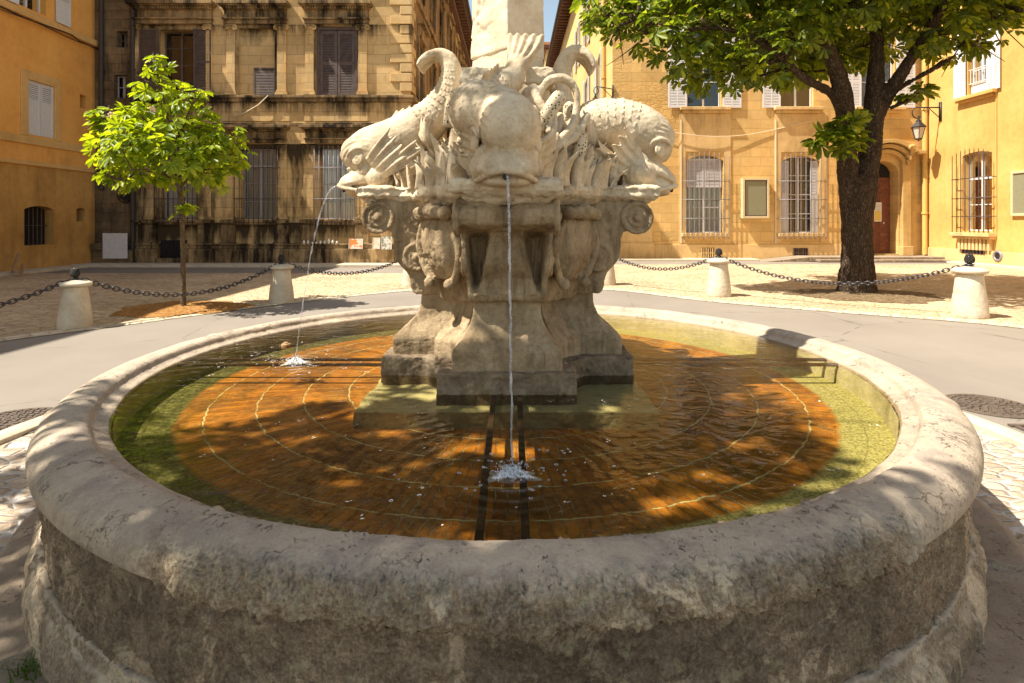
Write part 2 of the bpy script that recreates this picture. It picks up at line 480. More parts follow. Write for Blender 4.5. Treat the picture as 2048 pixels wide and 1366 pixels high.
def mat_cobble():
    k = NT('cobbles')
    v = k.pos()
    wob = k.noise(v, 1.3, 3, 0.5, out='Color')
    vv = k.n("ShaderNodeVectorMath", operation='MULTIPLY_ADD')
    k.l(wob, vv.inputs[0]); vv.inputs[1].default_value = (0.25, 0.25, 0.0); k.l(v, vv.inputs[2])
    e = k.voro(k.mapping(vv.outputs[0], scale=(1, 1.25, 0.0)), 6.0, feature='DISTANCE_TO_EDGE', rand=0.75)
    cc = k.voro(k.mapping(vv.outputs[0], scale=(1, 1.25, 0.0)), 6.0, feature='F1', out='Color', rand=0.75)
    cs = k.sep(cc)
    col = k.ramp(cs[0], [(0.0, (0.38, 0.27, 0.16)), (0.4, (0.55, 0.41, 0.25)), (0.75, (0.66, 0.52, 0.34)), (1.0, (0.50, 0.35, 0.20))])
    col = k.mix(0.4, col, k.ramp(k.noise(v, 9, 6, 0.65), [(0.3, (0.40, 0.29, 0.17)), (0.7, (0.68, 0.54, 0.36))]))
    j = k.ramp(e, [(0.0, 1.0), (0.055, 0.0)])
    col = k.mix(k.math('MULTIPLY', j, 0.72), col, (0.17, 0.115, 0.07))
    big = k.ramp(k.noise(v, 0.5, 4, 0.6), [(0.35, 0.82), (0.65, 1.08)])
    col = k.mix(1.0, col, big, 'MULTIPLY')
    h = k.math('ADD', k.ramp(e, [(0.0, 0.0), (0.14, 1.0)]), k.math('MULTIPLY', k.noise(v, 30, 4), 0.5))
    k.pbr(col, 0.85, k.bump(h, 0.8, 0.022), spec=0.25)
    M['cobbles'] = k.m
mat_cobble()

def mat_setts(name, cols, joint, sc, jw, stretch=(1, 1, 0)):
    k = NT(name)
    v = k.pos()
    wob = k.noise(v, 2.3, 3, 0.5, out='Color')
    vv = k.n("ShaderNodeVectorMath", operation='MULTIPLY_ADD')
    k.l(wob, vv.inputs[0]); vv.inputs[1].default_value = (0.2, 0.2, 0.0); k.l(v, vv.inputs[2])
    mv = k.mapping(vv.outputs[0], scale=stretch)
    e = k.voro(mv, sc, feature='DISTANCE_TO_EDGE', rand=0.8)
    cc = k.sep(k.voro(mv, sc, feature='F1', out='Color', rand=0.8))
    col = k.ramp(cc[0], [(0.0, cols[0]), (0.5, cols[1]), (1.0, cols[2])])
    col = k.mix(0.4, col, k.ramp(k.noise(v, 20, 6, 0.7), [(0.3, cols[0]), (0.7, cols[2])]))
    j = k.ramp(e, [(0.0, 1.0), (jw * 0.6, 0.9), (jw, 0.0)])
    col = k.mix(j, col, joint)
    h = k.math('ADD', k.ramp(e, [(0.0, 0.0), (jw * 2.2, 1.0)]), k.math('MULTIPLY', k.noise(v, 40, 4), 0.5))
    k.pbr(col, 0.85, k.bump(h, 0.9, 0.025), spec=0.25)
    M[name] = k.m
mat_setts('setts_pale', ((0.34, 0.25, 0.17), (0.45, 0.34, 0.24), (0.55, 0.44, 0.33)), (0.52, 0.47, 0.42), 7.5, 0.085, (1, 1.6, 0))
mat_setts('edge_setts', ((0.52, 0.42, 0.28), (0.62, 0.51, 0.36), (0.70, 0.60, 0.45)), (0.40, 0.31, 0.20), 5.0, 0.05)

def mat_asphalt():
    k = NT('asphalt')
    v = k.pos()
    a = k.noise(v, 0.6, 6, 0.6)
    b = k.noise(v, 160, 3, 0.7)
    col = k.ramp(a, [(0.3, (0.19, 0.165, 0.14)), (0.7, (0.29, 0.255, 0.215))])
    col = k.mix(0.5, col, k.ramp(b, [(0.3, (0.12, 0.10, 0.08)), (0.7, (0.36, 0.31, 0.26))]))
    cr = k.voro(k.mapping(v, scale=(1, 1, 0)), 0.35, feature='DISTANCE_TO_EDGE')
    wob = k.math('ADD', cr, k.math('MULTIPLY', k.noise(v, 3, 4), 0.03))
    cm = k.ramp(wob, [(0.014, 1.0), (0.019, 0.0)])
    col = k.mix(k.math('MULTIPLY', cm, 0.6), col, (0.08, 0.065, 0.05))
    k.pbr(col, 0.8, k.bump(b, 0.6, 0.006), spec=0.3)
    M['asphalt'] = k.m
mat_asphalt()

def mat_soil(name, c0, c1, c2):
    k = NT(name)
    v = k.pos()
    e = k.voro(v, 26, out='Color', rand=1)
    a = k.sep(e)
    col = k.ramp(a[0], [(0.0, c0), (0.5, c1), (1.0, c2)])
    col = k.mix(0.4, col, k.ramp(k.noise(v, 30, 6, 0.7), [(0.3, c0), (0.7, c2)]))
    k.pbr(col, 0.95, k.bump(k.noise(v, 34, 6, 0.7), 1.0, 0.05), spec=0.1)
    M[name] = k.m
mat_soil('mulch', (0.20, 0.09, 0.03), (0.42, 0.20, 0.06), (0.62, 0.34, 0.12))
mat_soil('soil', (0.09, 0.06, 0.035), (0.20, 0.14, 0.08), (0.36, 0.26, 0.15))

FCX, FCY = -0.03, 4.0        # the fountain's axis

def mat_floor():
    """brick rings laid round the pedestal, in polar coordinates about the fountain's axis"""
    k = NT('basin_bricks')
    v = k.pos()
    wob = k.noise(v, 15, 3, 0.6, out='Color')
    vv = k.n("ShaderNodeVectorMath", operation='MULTIPLY_ADD')
    k.l(wob, vv.inputs[0]); vv.inputs[1].default_value = (0.042, 0.042, 0.0); k.l(v, vv.inputs[2])
    s = k.sep(vv.outputs[0])
    x = k.math('ADD', s[0], -FCX - 0.021)
    y = k.math('ADD', s[1], -FCY - 0.021)
    r = k.math('SQRT', k.math('ADD', k.math('MULTIPLY', x, x), k.math('MULTIPLY', y, y)))
    ang = k.math('ARCTAN2', y, x)
    rs = k.math('DIVIDE', r, 0.268)
    ring = k.math('FLOOR', rs)
    rf = k.math('FRACT', rs)
    nb = k.math('ROUND', k.math('MULTIPLY', k.math('ADD', ring, 0.5), 2 * PI * 0.268 / 0.050))
    un = k.math('MULTIPLY', k.math('ADD', k.math('DIVIDE', ang, 2 * PI), 0.5), nb)
    uf = k.math('FRACT', un)
    ui = k.math('FLOOR', un)
    wn_ = k.n("ShaderNodeTexWhiteNoise", noise_dimensions='2D')
    k.l(k.comb(ui, ring, 0), wn_.inputs['Vector'])
    brick = k.ramp(wn_.outputs['Value'], [(0.0, (0.27, 0.085, 0.008)), (0.4, (0.48, 0.165, 0.013)), (0.75, (0.60, 0.245, 0.024)), (1.0, (0.38, 0.13, 0.013))])
    blot = k.noise(v, 2.2, 7, 0.68, 0.8)
    brick = k.mix(k.ramp(blot, [(0.44, 0.0), (0.58, 0.9)]), brick, (0.075, 0.034, 0.010))  # brick tone varies; the dark blotches also put dappled shade into the colour
    brick = k.mix(0.35, brick, k.ramp(k.noise(v, 24, 5, 0.7), [(0.35, (0.20, 0.075, 0.012)), (0.7, (0.62, 0.29, 0.05))]))
    ed = k.math('MINIMUM', uf, k.math('SUBTRACT', 1.0, uf))
    jr = k.ramp(ed, [(0.03, 1.0), (0.085, 0.0)])
    brk = k.math('MULTIPLY', k.ramp(k.noise(v, 9, 4, 0.65), [(0.46, 0.0), (0.58, 1.0)]), k.ramp(k.noise(v, 1.6, 3, 0.5), [(0.42, 0.15), (0.60, 1.0)]))
    er = k.math('MINIMUM', rf, k.math('SUBTRACT', 1.0, rf))
    jc = k.math('MULTIPLY', k.ramp(er, [(0.010, 1.0), (0.026, 0.0)]), k.ramp(k.noise(v, 13, 4, 0.7), [(0.36, 0.1), (0.50, 1.0)]))
    j = k.math('MAXIMUM', k.math('MULTIPLY', k.math('MULTIPLY', jr, brk), 0.85), jc)
    dark_j = k.ramp(ed, [(0.05, 0.6), (0.17, 0.0)])
    brick = k.mix(dark_j, brick, (0.10, 0.045, 0.012))
    col = k.mix(j, brick, (0.56, 0.50, 0.26))
    # gravel and algae band outside the bricks
    v0 = k.sep(v)
    x0 = k.math('ADD', v0[0], -FCX)
    y0 = k.math('ADD', v0[1], -FCY)
    r0 = k.math('SQRT', k.math('ADD', k.math('MULTIPLY', x0, x0), k.math('MULTIPLY', y0, y0)))
    r0 = k.math('ADD', r0, k.math('MULTIPLY', k.math('SUBTRACT', k.noise(v, 9, 4), 0.5), 0.05))
    gm = k.ramp(r0, [(0.0, 0.0), (1.0, 1.0)])
    mr = k.n("ShaderNodeMapRange")
    k.l(r0, mr.inputs[0]); mr.inputs[1].default_value = 2.0; mr.inputs[2].default_value = 2.03
    grav = k.ramp(k.noise(v, 75, 4, 0.7), [(0.34, (0.13, 0.125, 0.04)), (0.5, (0.36, 0.34, 0.13)), (0.66, (0.52, 0.50, 0.24))])
    moss = k.ramp(k.noise(v, 34, 7, 0.75, 0.5), [(0.36, (0.03, 0.030, 0.010)), (0.52, (0.085, 0.085, 0.026)), (0.66, (0.25, 0.25, 0.085))])
    ms = k.n("ShaderNodeMapRange")
    k.l(k.math('ADD', x0, k.math('MULTIPLY', k.noise(v, 3, 4), 0.8)), ms.inputs[0])
    ms.inputs[1].default_value = -0.6; ms.inputs[2].default_value = 0.9
    band = k.mix(ms.outputs[0], moss, grav)
    col = k.mix(mr.outputs[0], col, band)
    h = k.math('SUBTRACT', k.noise(v, 30, 5), j)
    k.pbr(col, 0.7, k.bump(h, 0.6, 0.01), spec=0.2)
    M['basin_bricks'] = k.m
mat_floor()

SPLASH = [(0.0, 2.2), (-1.50, 3.96)]

def mat_water():
    k = NT('water')
    v = k.pos()
    a = k.noise(k.mapping(v, scale=(1, 1.25, 1)), 6.5, 3, 0.55, 1.2)
    b = k.noise(v, 26, 3, 0.6)
    h = k.math('ADD', k.math('MULTIPLY', a, 1.0), k.math('MULTIPLY', b, 0.12))
    for (sx, sy), amp in zip(SPLASH, (0.11, 0.08)):
        s = k.sep(v)
        dx = k.math('ADD', s[0], -sx)
        dy = k.math('ADD', s[1], -sy)
        d = k.math('SQRT', k.math('ADD', k.math('MULTIPLY', dx, dx), k.math('MULTIPLY', dy, dy)))
        w = k.math('SINE', k.math('MULTIPLY', d, 85))
        fall = k.math('DIVIDE', amp, k.math('ADD', 0.25, k.math('MULTIPLY', k.math('MULTIPLY', d, d), 3.2)))
        h = k.math('ADD', h, k.math('MULTIPLY', w, fall))
    nrm = k.bump(h, 0.24, 0.03)
    tr = k.n("ShaderNodeBsdfTransparent")
    tr.inputs[0].default_value = (0.90, 0.85, 0.70, 1)
    gl = k.n("ShaderNodeBsdfGlossy")
    gl.inputs['Roughness'].default_value = 0.02
    k.l(nrm, gl.inputs['Normal'])
    fr = k.n("ShaderNodeFresnel")
    fr.inputs[0].default_value = 1.33
    k.l(nrm, fr.inputs['Normal'])
    mx = k.n("ShaderNodeMixShader")
    k.l(fr.outputs[0], mx.inputs[0])
    k.l(tr.outputs[0], mx.inputs[1])
    k.l(gl.outputs[0], mx.inputs[2])
    k.l(mx.outputs[0], k.out.inputs[0])
    M['water'] = k.m
    # falling water: brighter, more scattering
    k = NT('jet_water')
    tr = k.n("ShaderNodeBsdfTransparent")
    tr.inputs[0].default_value = (0.93, 0.93, 0.95, 1)
    gl = k.n("ShaderNodeBsdfPrincipled")
    gl.inputs['Base Color'].default_value = (0.85, 0.86, 0.9, 1)
    gl.inputs['Roughness'].default_value = 0.12
    gl.inputs['Specular IOR Level'].default_value = 0.9
    v = k.pos()
    n_ = k.noise(k.mapping(v, scale=(60, 60, 14)), 1.0, 4, 0.7)
    k.l(k.bump(n_, 1.0, 0.02), gl.inputs['Normal'])
    mx = k.n("ShaderNodeMixShader")
    k.l(k.ramp(n_, [(0.38, 0.05), (0.66, 0.50)]), mx.inputs[0])
    k.l(tr.outputs[0], mx.inputs[1])
    k.l(gl.outputs[0], mx.inputs[2])
    k.l(mx.outputs[0], k.out.inputs[0])
    M['jet'] = k.m
    k = NT('foam')
    tr = k.n("ShaderNodeBsdfTransparent")
    gl = k.n("ShaderNodeBsdfPrincipled")
    gl.inputs['Base Color'].default_value = (0.9, 0.9, 0.92, 1)
    gl.inputs['Roughness'].default_value = 0.25
    v = k.pos()
    b_ = k.voro(v, 95, rand=1)
    n_ = k.noise(v, 42, 5, 0.75)
    k.l(k.bump(k.math('ADD', b_, n_), 1.0, 0.01), gl.inputs['Normal'])
    mx = k.n("ShaderNodeMixShader")
    k.l(k.ramp(n_, [(0.36, 0.22), (0.52, 0.96)]), mx.inputs[0])
    k.l(tr.outputs[0], mx.inputs[1])
    k.l(gl.outputs[0], mx.inputs[2])
    k.l(mx.outputs[0], k.out.inputs[0])
    M['foam'] = k.m
mat_water()

def mat_coral():
    k = NT('coral_stone')
    v = k.pos()
    d = k.voro(v, 52, rand=0.6)
    hole = k.ramp(d, [(0.20, 1.0), (0.30, 0.0)])
    col = k.ramp(k.noise(v, 9, 5), [(0.3, (0.50, 0.39, 0.25)), (0.7, (0.66, 0.56, 0.40))])
    col = k.mix(hole, col, (0.07, 0.05, 0.035))
    k.pbr(col, 0.9, k.bump(k.math('SUBTRACT', 1.0, hole), 1.0, 0.015), spec=0.2)
    M['coral_stone'] = k.m
mat_coral()

# ------------------------------------------------------------------ mesh helpers
def mesh_np(name, V, F, mat, smooth=False):
    me = bpy.data.meshes.new(name)
    me.from_pydata([tuple(v) for v in V], [], [tuple(f) for f in F])
    if mat is not None:
        me.materials.append(M[mat] if isinstance(mat, str) else mat)
    if smooth:
        me.polygons.foreach_set('use_smooth', [True] * len(me.polygons))
    me.update()
    return me

def mesh_quads(name, V, Q, mat, smooth=False):
    """fast path: V (n,3), Q (m,4) arrays"""
    me = bpy.data.meshes.new(name)
    V = np.asarray(V, dtype=np.float32)
    Q = np.asarray(Q, dtype=np.int32)
    me.vertices.add(len(V))
    me.vertices.foreach_set('co', V.ravel())
    me.loops.add(Q.size)
    me.loops.foreach_set('vertex_index', Q.ravel())
    me.polygons.add(len(Q))
    me.polygons.foreach_set('loop_start', np.arange(len(Q), dtype=np.int32) * 4)
    me.polygons.foreach_set('loop_total', np.full(len(Q), 4, dtype=np.int32))
    if smooth:
        me.polygons.foreach_set('use_smooth', np.ones(len(Q), dtype=bool))
    me.materials.append(M[mat])
    me.update(calc_edges=True)
    me.validate()
    return me

def world_loc(o):
    p = Vector((0, 0, 0))
    while o is not None:
        p = p + o.location
        o = o.parent
    return p

def link(name, me, parent=None, loc=None):
    """link a mesh whose coordinates are world ones: moved so that its object sits at its parent's origin or at loc"""
    o = bpy.data.objects.new(name, me)
    COL.objects.link(o)
    if parent is not None:
        off = world_loc(parent)
        me.transform(Matrix.Translation(-off))
        o.parent = parent
    elif loc is not None:
        me.transform(Matrix.Translation(-Vector(loc)))
        o.location = loc
    return o

def tag(o, label=None, cat=None, group=None, kind=None):
    if label: o['label'] = label
    if cat: o['category'] = cat
    if group: o['group'] = group
    if kind: o['kind'] = kind
    return o

def thing(name, label, cat, loc=(0, 0, 0), group=None):
    o = bpy.data.objects.new(name, None)
    o.empty_display_size = 0.2
    COL.objects.link(o)
    o.location = loc
    return tag(o, label, cat, group)

def copy_tree(o, parent=None):
    c = o.copy()
    COL.objects.link(c)
    if parent is not None:
        c.parent = parent
    for ch in list(o.children):
        copy_tree(ch, c)
    return c

class MB:
    """collects simple shapes as one mesh; T maps local (along, out, up) to world"""
    def __init__(self, T=None):
        self.V = []
        self.F = []
        self.T = T
    def add(self, V, F):
        o = len(self.V)
        if self.T:
            V = [self.T(*v) for v in V]
        self.V += [tuple(v) for v in V]
        self.F += [tuple(i + o for i in f) for f in F]
        return self
    def box(self, x0, x1, y0, y1, z0, z1):
        V = [(x0, y0, z0), (x1, y0, z0), (x1, y1, z0), (x0, y1, z0), (x0, y0, z1), (x1, y0, z1), (x1, y1, z1), (x0, y1, z1)]
        F = [(0, 3, 2, 1), (4, 5, 6, 7), (0, 1, 5, 4), (1, 2, 6, 5), (2, 3, 7, 6), (3, 0, 4, 7)]
        return self.add(V, F)
    def quad(self, a, b, c, d):
        return self.add([a, b, c, d], [(0, 1, 2, 3)])
    def prism(self, poly, y0, y1):
        """polygon in (x,z), extruded in y"""
        n = len(poly)
        V = [(x, y0, z) for x, z in poly] + [(x, y1, z) for x, z in poly]
        F = [tuple(range(n)), tuple(range(2 * n - 1, n - 1, -1))] + [(i, (i + 1) % n, n + (i + 1) % n, n + i) for i in range(n)]
        return self.add(V, F)
    def prism_x(self, poly, x0, x1):
        """polygon in (y,z), extruded in x"""
        n = len(poly)
        V = [(x0, y, z) for y, z in poly] + [(x1, y, z) for y, z in poly]
        F = [tuple(range(n)), tuple(range(2 * n - 1, n - 1, -1))] + [(i, (i + 1) % n, n + (i + 1) % n, n + i) for i in range(n)]
        return self.add(V, F)
    def bar(self, p0, p1, r, n=6, r1=None):
        return self.tube([p0, p1], [r, r if r1 is None else r1], n)
    def tube(self, pts, rad, n=8):
        P = [Vector(p) for p in pts]
        if isinstance(rad, (int, float)):
            rad = [rad] * len(P)
        V, F = [], []
        prev = None
        for i, p in enumerate(P):
            t = (P[min(i + 1, len(P) - 1)] - P[max(i - 1, 0)]).normalized()
            if prev is None:
                a = Vector((0, 0, 1)) if abs(t.z) < 0.9 else Vector((1, 0, 0))
                u = t.cross(a).normalized()
            else:
                u = (prev - t * prev.dot(t)).normalized()
            prev = u
            w = t.cross(u)
            for k in range(n):
                a = 2 * PI * k / n
                V.append(tuple(p + (u * math.cos(a) + w * math.sin(a)) * rad[i]))
        for i in range(len(P) - 1):
            for k in range(n):
                F.append((i * n + k, i * n + (k + 1) % n, (i + 1) * n + (k + 1) % n, (i + 1) * n + k))
        F.append(tuple(range(n - 1, -1, -1)))
        F.append(tuple(range((len(P) - 1) * n, len(P) * n)))
        return self.add(V, F)
    def lathe(self, prof, c=(0, 0, 0), n=24, sx=1, sy=1):
        V, F = [], []
        for r, z in prof:
            for k in range(n):
                a = 2 * PI * k / n
                V.append((c[0] + r * math.cos(a) * sx, c[1] + r * math.sin(a) * sy, c[2] + z))
        m = len(prof)
        for i in range(m - 1):
            for k in range(n):
                F.append((i * n + k, i * n + (k + 1) % n, (i + 1) * n + (k + 1) % n, (i + 1) * n + k))
        F.append(tuple(range(n - 1, -1, -1)))
        F.append(tuple(range((m - 1) * n, m * n)))
        return self.add(V, F)
    def torus(self, c, R_, r, axis='Z', n=20, m=8, sx=1.0, M_=None):
        V, F = [], []
        for i in range(n):
            a = 2 * PI * i / n
            for j in range(m):
                b = 2 * PI * j / m
                x, y, z = (R_ + r * math.cos(b)) * math.cos(a) * sx, (R_ + r * math.cos(b)) * math.sin(a), r * math.sin(b)
                if M_ is not None:
                    q = M_ @ Vector((x, y, z))
                    x, y, z = q
                elif axis == 'Y':
                    y, z = z, y
                elif axis == 'X':
                    x, y, z = z, x, y
                V.append((c[0] + x, c[1] + y, c[2] + z))
        for i in range(n):
            for j in range(m):
                F.append((i * m + j, ((i + 1) % n) * m + j, ((i + 1) % n) * m + (j + 1) % m, i * m + (j + 1) % m))
        return self.add(V, F)
    def ball(self, c, r, n=16, m=10, sc=(1, 1, 1)):
        V, F = [], []
        for i in range(m + 1):
            t = PI * i / m
            for k in range(n):
                a = 2 * PI * k / n
                V.append((c[0] + r * sc[0] * math.sin(t) * math.cos(a), c[1] + r * sc[1] * math.sin(t) * math.sin(a), c[2] + r * sc[2] * math.cos(t)))
        for i in range(m):
            for k in range(n):
                F.append((i * n + k, (i + 1) * n + k, (i + 1) * n + (k + 1) % n, i * n + (k + 1) % n))
        return self.add(V, F)
    def loft(self, rings):
        n = len(rings[0])
        V, F = [], []
        for r in rings:
            V += [tuple(p) for p in r]
        for i in range(len(rings) - 1):
            for k in range(n):
                F.append((i * n + k, i * n + (k + 1) % n, (i + 1) * n + (k + 1) % n, (i + 1) * n + k))
        F.append(tuple(range(n - 1, -1, -1)))
        F.append(tuple(range((len(rings) - 1) * n, len(rings) * n)))
        return self.add(V, F)
    def build(self, name, mat, parent=None, smooth=False, loc=None, bevel=0.0):
        me = mesh_np(name, self.V, self.F, mat, False)
        bm = bmesh.new()
        bm.from_mesh(me)
        bmesh.ops.recalc_face_normals(bm, faces=bm.faces)
        bm.to_mesh(me)
        bm.free()
        if smooth:
            me.polygons.foreach_set('use_smooth', [True] * len(me.polygons))
            if smooth != 'all':
                me.set_sharp_from_angle(angle=R(40))
        o = link(name, me, parent, loc)
        if bevel:
            b = o.modifiers.new("bevel", 'BEVEL')
            b.width = bevel
            b.segments = 2
            b.limit_method = 'ANGLE'
            b.angle_limit = R(40)
        return o

def fuse(mb, voxel, smooth_it=3):
    """voxel-union of everything collected in mb -> (V, Q) arrays"""
    me = mesh_np("tmp", mb.V, mb.F, None)
    bm = bmesh.new(); bm.from_mesh(me)
    bmesh.ops.recalc_face_normals(bm, faces=bm.faces)
    bm.to_mesh(me); bm.free()
    o = bpy.data.objects.new("tmp", me)
    COL.objects.link(o)
    md = o.modifiers.new("r", 'REMESH')
    md.mode = 'VOXEL'
    md.voxel_size = voxel
    if smooth_it:
        s = o.modifiers.new("s", 'SMOOTH')
        s.factor = 0.5
        s.iterations = smooth_it
    dg = bpy.context.evaluated_depsgraph_get()
    ev = o.evaluated_get(dg)
    m2 = bpy.data.meshes.new_from_object(ev)
    bpy.data.objects.remove(o)
    bpy.data.meshes.remove(me)
    return m2

def displace(me, fn):
    n = len(me.vertices)
    co = np.empty(n * 3, dtype=np.float32)
    no = np.empty(n * 3, dtype=np.float32)
    me.vertices.foreach_get('co', co)
    me.vertex_normals.foreach_get('vector', no)
    co = co.reshape(-1, 3).astype(np.float64)
    no = no.reshape(-1, 3).astype(np.float64)
    d = fn(co, no)
    co = co + (d if d.ndim == 2 else no * d[:, None])
    me.vertices.foreach_set('co', co.astype(np.float32).ravel())
    me.update()

def finish(me, mat, smooth=True):
    me.materials.clear()
    me.materials.append(M[mat])
    me.polygons.foreach_set('use_smooth', np.full(len(me.polygons), smooth))
    me.update()
    return me

def catmull(P, n):
    """P (k,d) control rows -> n rows along a Catmull-Rom curve"""
    P = np.asarray(P, float)
    Q = np.vstack([2 * P[0] - P[1], P, 2 * P[-1] - P[-2]])
    out = []
    for t in np.linspace(0, len(P) - 1 - 1e-9, n):
        i = int(t); f = t - i
        a, b, c, d = Q[i], Q[i + 1], Q[i + 2], Q[i + 3]
        out.append(0.5 * ((2 * b) + (c - a) * f + (2 * a - 5 * b + 4 * c - d) * f * f + (3 * b - a - 3 * c + d) * f ** 3))
    return np.array(out)

# ------------------------------------------------------------------ ground
EDGE = [(-16.0, -9.0), (-11.0, -3.0), (-8.9, 2.6), (-7.6, 5.9), (-6.88, 7.68), (-6.22, 8.63), (-5.40, 9.89), (-4.27, 11.5), (-3.1, 12.8), (-2.09, 13.5), (0.1, 13.9), (2.32, 13.55), (3.93, 11.65),
        (5.74, 10.2), (7.12, 9.28), (7.73, 8.63), (9.3, 6.6), (10.6, 3.4), (12.0, -2.0), (18.0, -9.0)]
EDGE_S = catmull(EDGE, 90)

def sheet(name, polys, z, mat, label=None):
    V, F = [], []
    for p in polys:
        o = len(V)
        V += [(x, y, z) for x, y in p]
        F.append(tuple(range(o, o + len(p))))
    o = link(name, mesh_np(name, V, F, mat))
    tag(o, kind='structure')
    return o

sheet('ground', [[(-600, -600), (600, -600), (600, 900), (-600, 900)]], 0.0, 'asphalt')
polys = []
for i in range(len(EDGE_S) - 1):
    (x0, y0), (x1, y1) = EDGE_S[i], EDGE_S[i + 1]
    def far(x, y):
        # push the point away from the fountain to the outline of the paved square
        dx, dy = x - FCX, y - FCY
        lim_y = 18.0 if x < 0 else 21.8
        t = 1e9
        if dx < -1e-6: t = min(t, (-15.2 - FCX) / dx)
        if dx > 1e-6: t = min(t, (17.0 - FCX) / dx)
        if dy > 1e-6: t = min(t, (lim_y - FCY) / dy)
        if dy < -1e-6: t = min(t, (-14 - FCY) / dy)
        t = max(t, 1.0)
        return (FCX + dx * t, FCY + dy * t)
    f0, f1 = far(x0, y0), far(x1, y1)
    polys.append([(x0, y0), (x1, y1), f1, f0])
sheet('cobble_paving', polys, 0.004, 'cobbles')
polys = [[(-15.2, 17.0), (-8, 17.0), (-8, 18.0), (-15.2, 18.0)], [(7, 19.5), (17.0, 19.5), (17.0, 21.8), (7, 21.8)], [(-15.2, 10), (-12, 10), (-12, 17), (-15.2, 17)]]
sheet('cobble_paving_corners', polys, 0.0028, 'cobbles')
# a course of pale setts along the road
polys = []
for i in range(len(EDGE_S) - 1):
    p0, p1 = Vector(EDGE_S[i]), Vector(EDGE_S[i + 1])
    t = (p1 - p0).normalized()
    n0 = Vector((-t.y, t.x))
    pa = Vector(EDGE_S[max(i - 1, 0)]); pb = Vector(EDGE_S[min(i + 2, len(EDGE_S) - 1)])
    ta = (p1 - pa).normalized(); tb = (pb - p0).normalized()
    na, nb = Vector((-ta.y, ta.x)), Vector((-tb.y, tb.x))
    polys.append([tuple(p0 - na * 0.05), tuple(p1 - nb * 0.05), tuple(p1 + nb * 0.30), tuple(p0 + na * 0.30)])
sheet('edge_paving', polys, 0.009, 'edge_setts')

def ring_sheet(name, r0, r1, z, mat, n=160):
    V, F = [], []
    for k in range(n):
        a = 2 * PI * k / n
        V += [(FCX + r0 * math.cos(a), FCY + r0 * math.sin(a), z), (FCX + r1 * math.cos(a), FCY + r1 * math.sin(a), z)]
    for k in range(n):
        j = (k + 1) % n
        F.append((2 * k, 2 * k + 1, 2 * j + 1, 2 * j))
    o = link(name, mesh_np(name, V, F, mat))
    tag(o, kind='structure')
    return o
ring_sheet('setts_paving', 2.4, 3.66, 0.005, 'setts_pale')
mb = MB()
prof = [(3.64, -0.02), (3.645, 0.035), (3.66, 0.045), (3.80, 0.045), (3.82, 0.03), (3.825, -0.02)]
n = 200
V, F = [], []
for r, z in prof:
    for k in range(n):
        a = 2 * PI * k / n
        V.append((FCX + r * math.cos(a), FCY + r * math.sin(a), z))
for i in range(len(prof) - 1):
    for k in range(n):
        F.append((i * n + k, (i + 1) * n + k, (i + 1) * n + (k + 1) % n, i * n + (k + 1) % n))
mb.add(V, F)
tag(mb.build('kerb', 'kerb_stone', smooth=True), kind='structure')

# pavements along the houses
mb = MB()
mb.box(-15.7, -3.8, 20.35, 21.62, -0.05, 0.10)
mb.box(-15.9, -15.05, -14, 20.35, -0.05, 0.09)
tag(mb.build('pavement', 'kerb_stone', bevel=0.02), kind='structure')
mb = MB()
mb.box(4.35, 10.2, 23.5, 24.5, -0.05, 0.09)
mb.box(17.1, 17.7, 2, 22.5, -0.05, 0.09)
tag(mb.build('pavement', 'kerb_stone', bevel=0.02), kind='structure')

# ------------------------------------------------------------------ fountain basin
basin = thing('fountain_basin', 'large round stone fountain basin with a broad worn rim, full of amber water', 'fountain basin', (FCX, FCY, 0))

def angles():
    """angular samples: fine towards the camera, coarser behind"""
    out, a = [], -PI
    while a < PI - 1e-6:
        out.append(a)
        d = abs(((a + PI / 2) + PI) % (2 * PI) - PI)        # angle from the camera side
        a += 0.0017 if d < 0.75 else (0.0026 if d < 1.2 else (0.0050 if d < 1.8 else 0.010))
    return np.array(out)
ANG = angles()
CAMSIDE = lambda a: np.abs(((a + PI / 2) + PI) % (2 * PI) - PI)

def revolve(prof, step):
    """profile (r,z) resampled at step -> V, Q, angle per vertex, arclength per vertex"""
    P = [np.array(prof[0], float)]
    for a, b in zip(prof[:-1], prof[1:]):
        a, b = np.array(a, float), np.array(b, float)
        k = max(1, int(np.linalg.norm(b - a) / step))
        for i in range(1, k + 1):
            P.append(a + (b - a) * i / k)
    P = np.array(P)
    m, n = len(P), len(ANG)
    ca, sa = np.cos(ANG), np.sin(ANG)
    V = np.zeros((m, n, 3))
    V[:, :, 0] = FCX + P[:, 0:1] * ca
    V[:, :, 1] = FCY + P[:, 0:1] * sa
    V[:, :, 2] = P[:, 1:2]
    i = np.arange(m - 1)[:, None] * n
    k = np.arange(n)[None, :]
    k2 = (k + 1) % n
    Q = np.stack([i + k, i + k2, i + n + k2, i + n + k], axis=-1).reshape(-1, 4)
    return V.reshape(-1, 3), Q, P

def smooth_prof(P, n):
    return [tuple(p) for p in catmull(P, n)]

JOINTS = [R(-90 - 22.5), R(-90 + 27), R(-90 - 62), R(-90 + 66), R(-90 - 105), R(-90 + 108), R(-90 - 150), R(90)]
def joint_groove(a, w, depth):
    g = np.zeros(len(a))
    for j in JOINTS:
        d = np.abs(((a - j) + PI) % (2 * PI) - PI) * 2.45
        g -= depth * np.exp(-(d / w) ** 2)
    return g

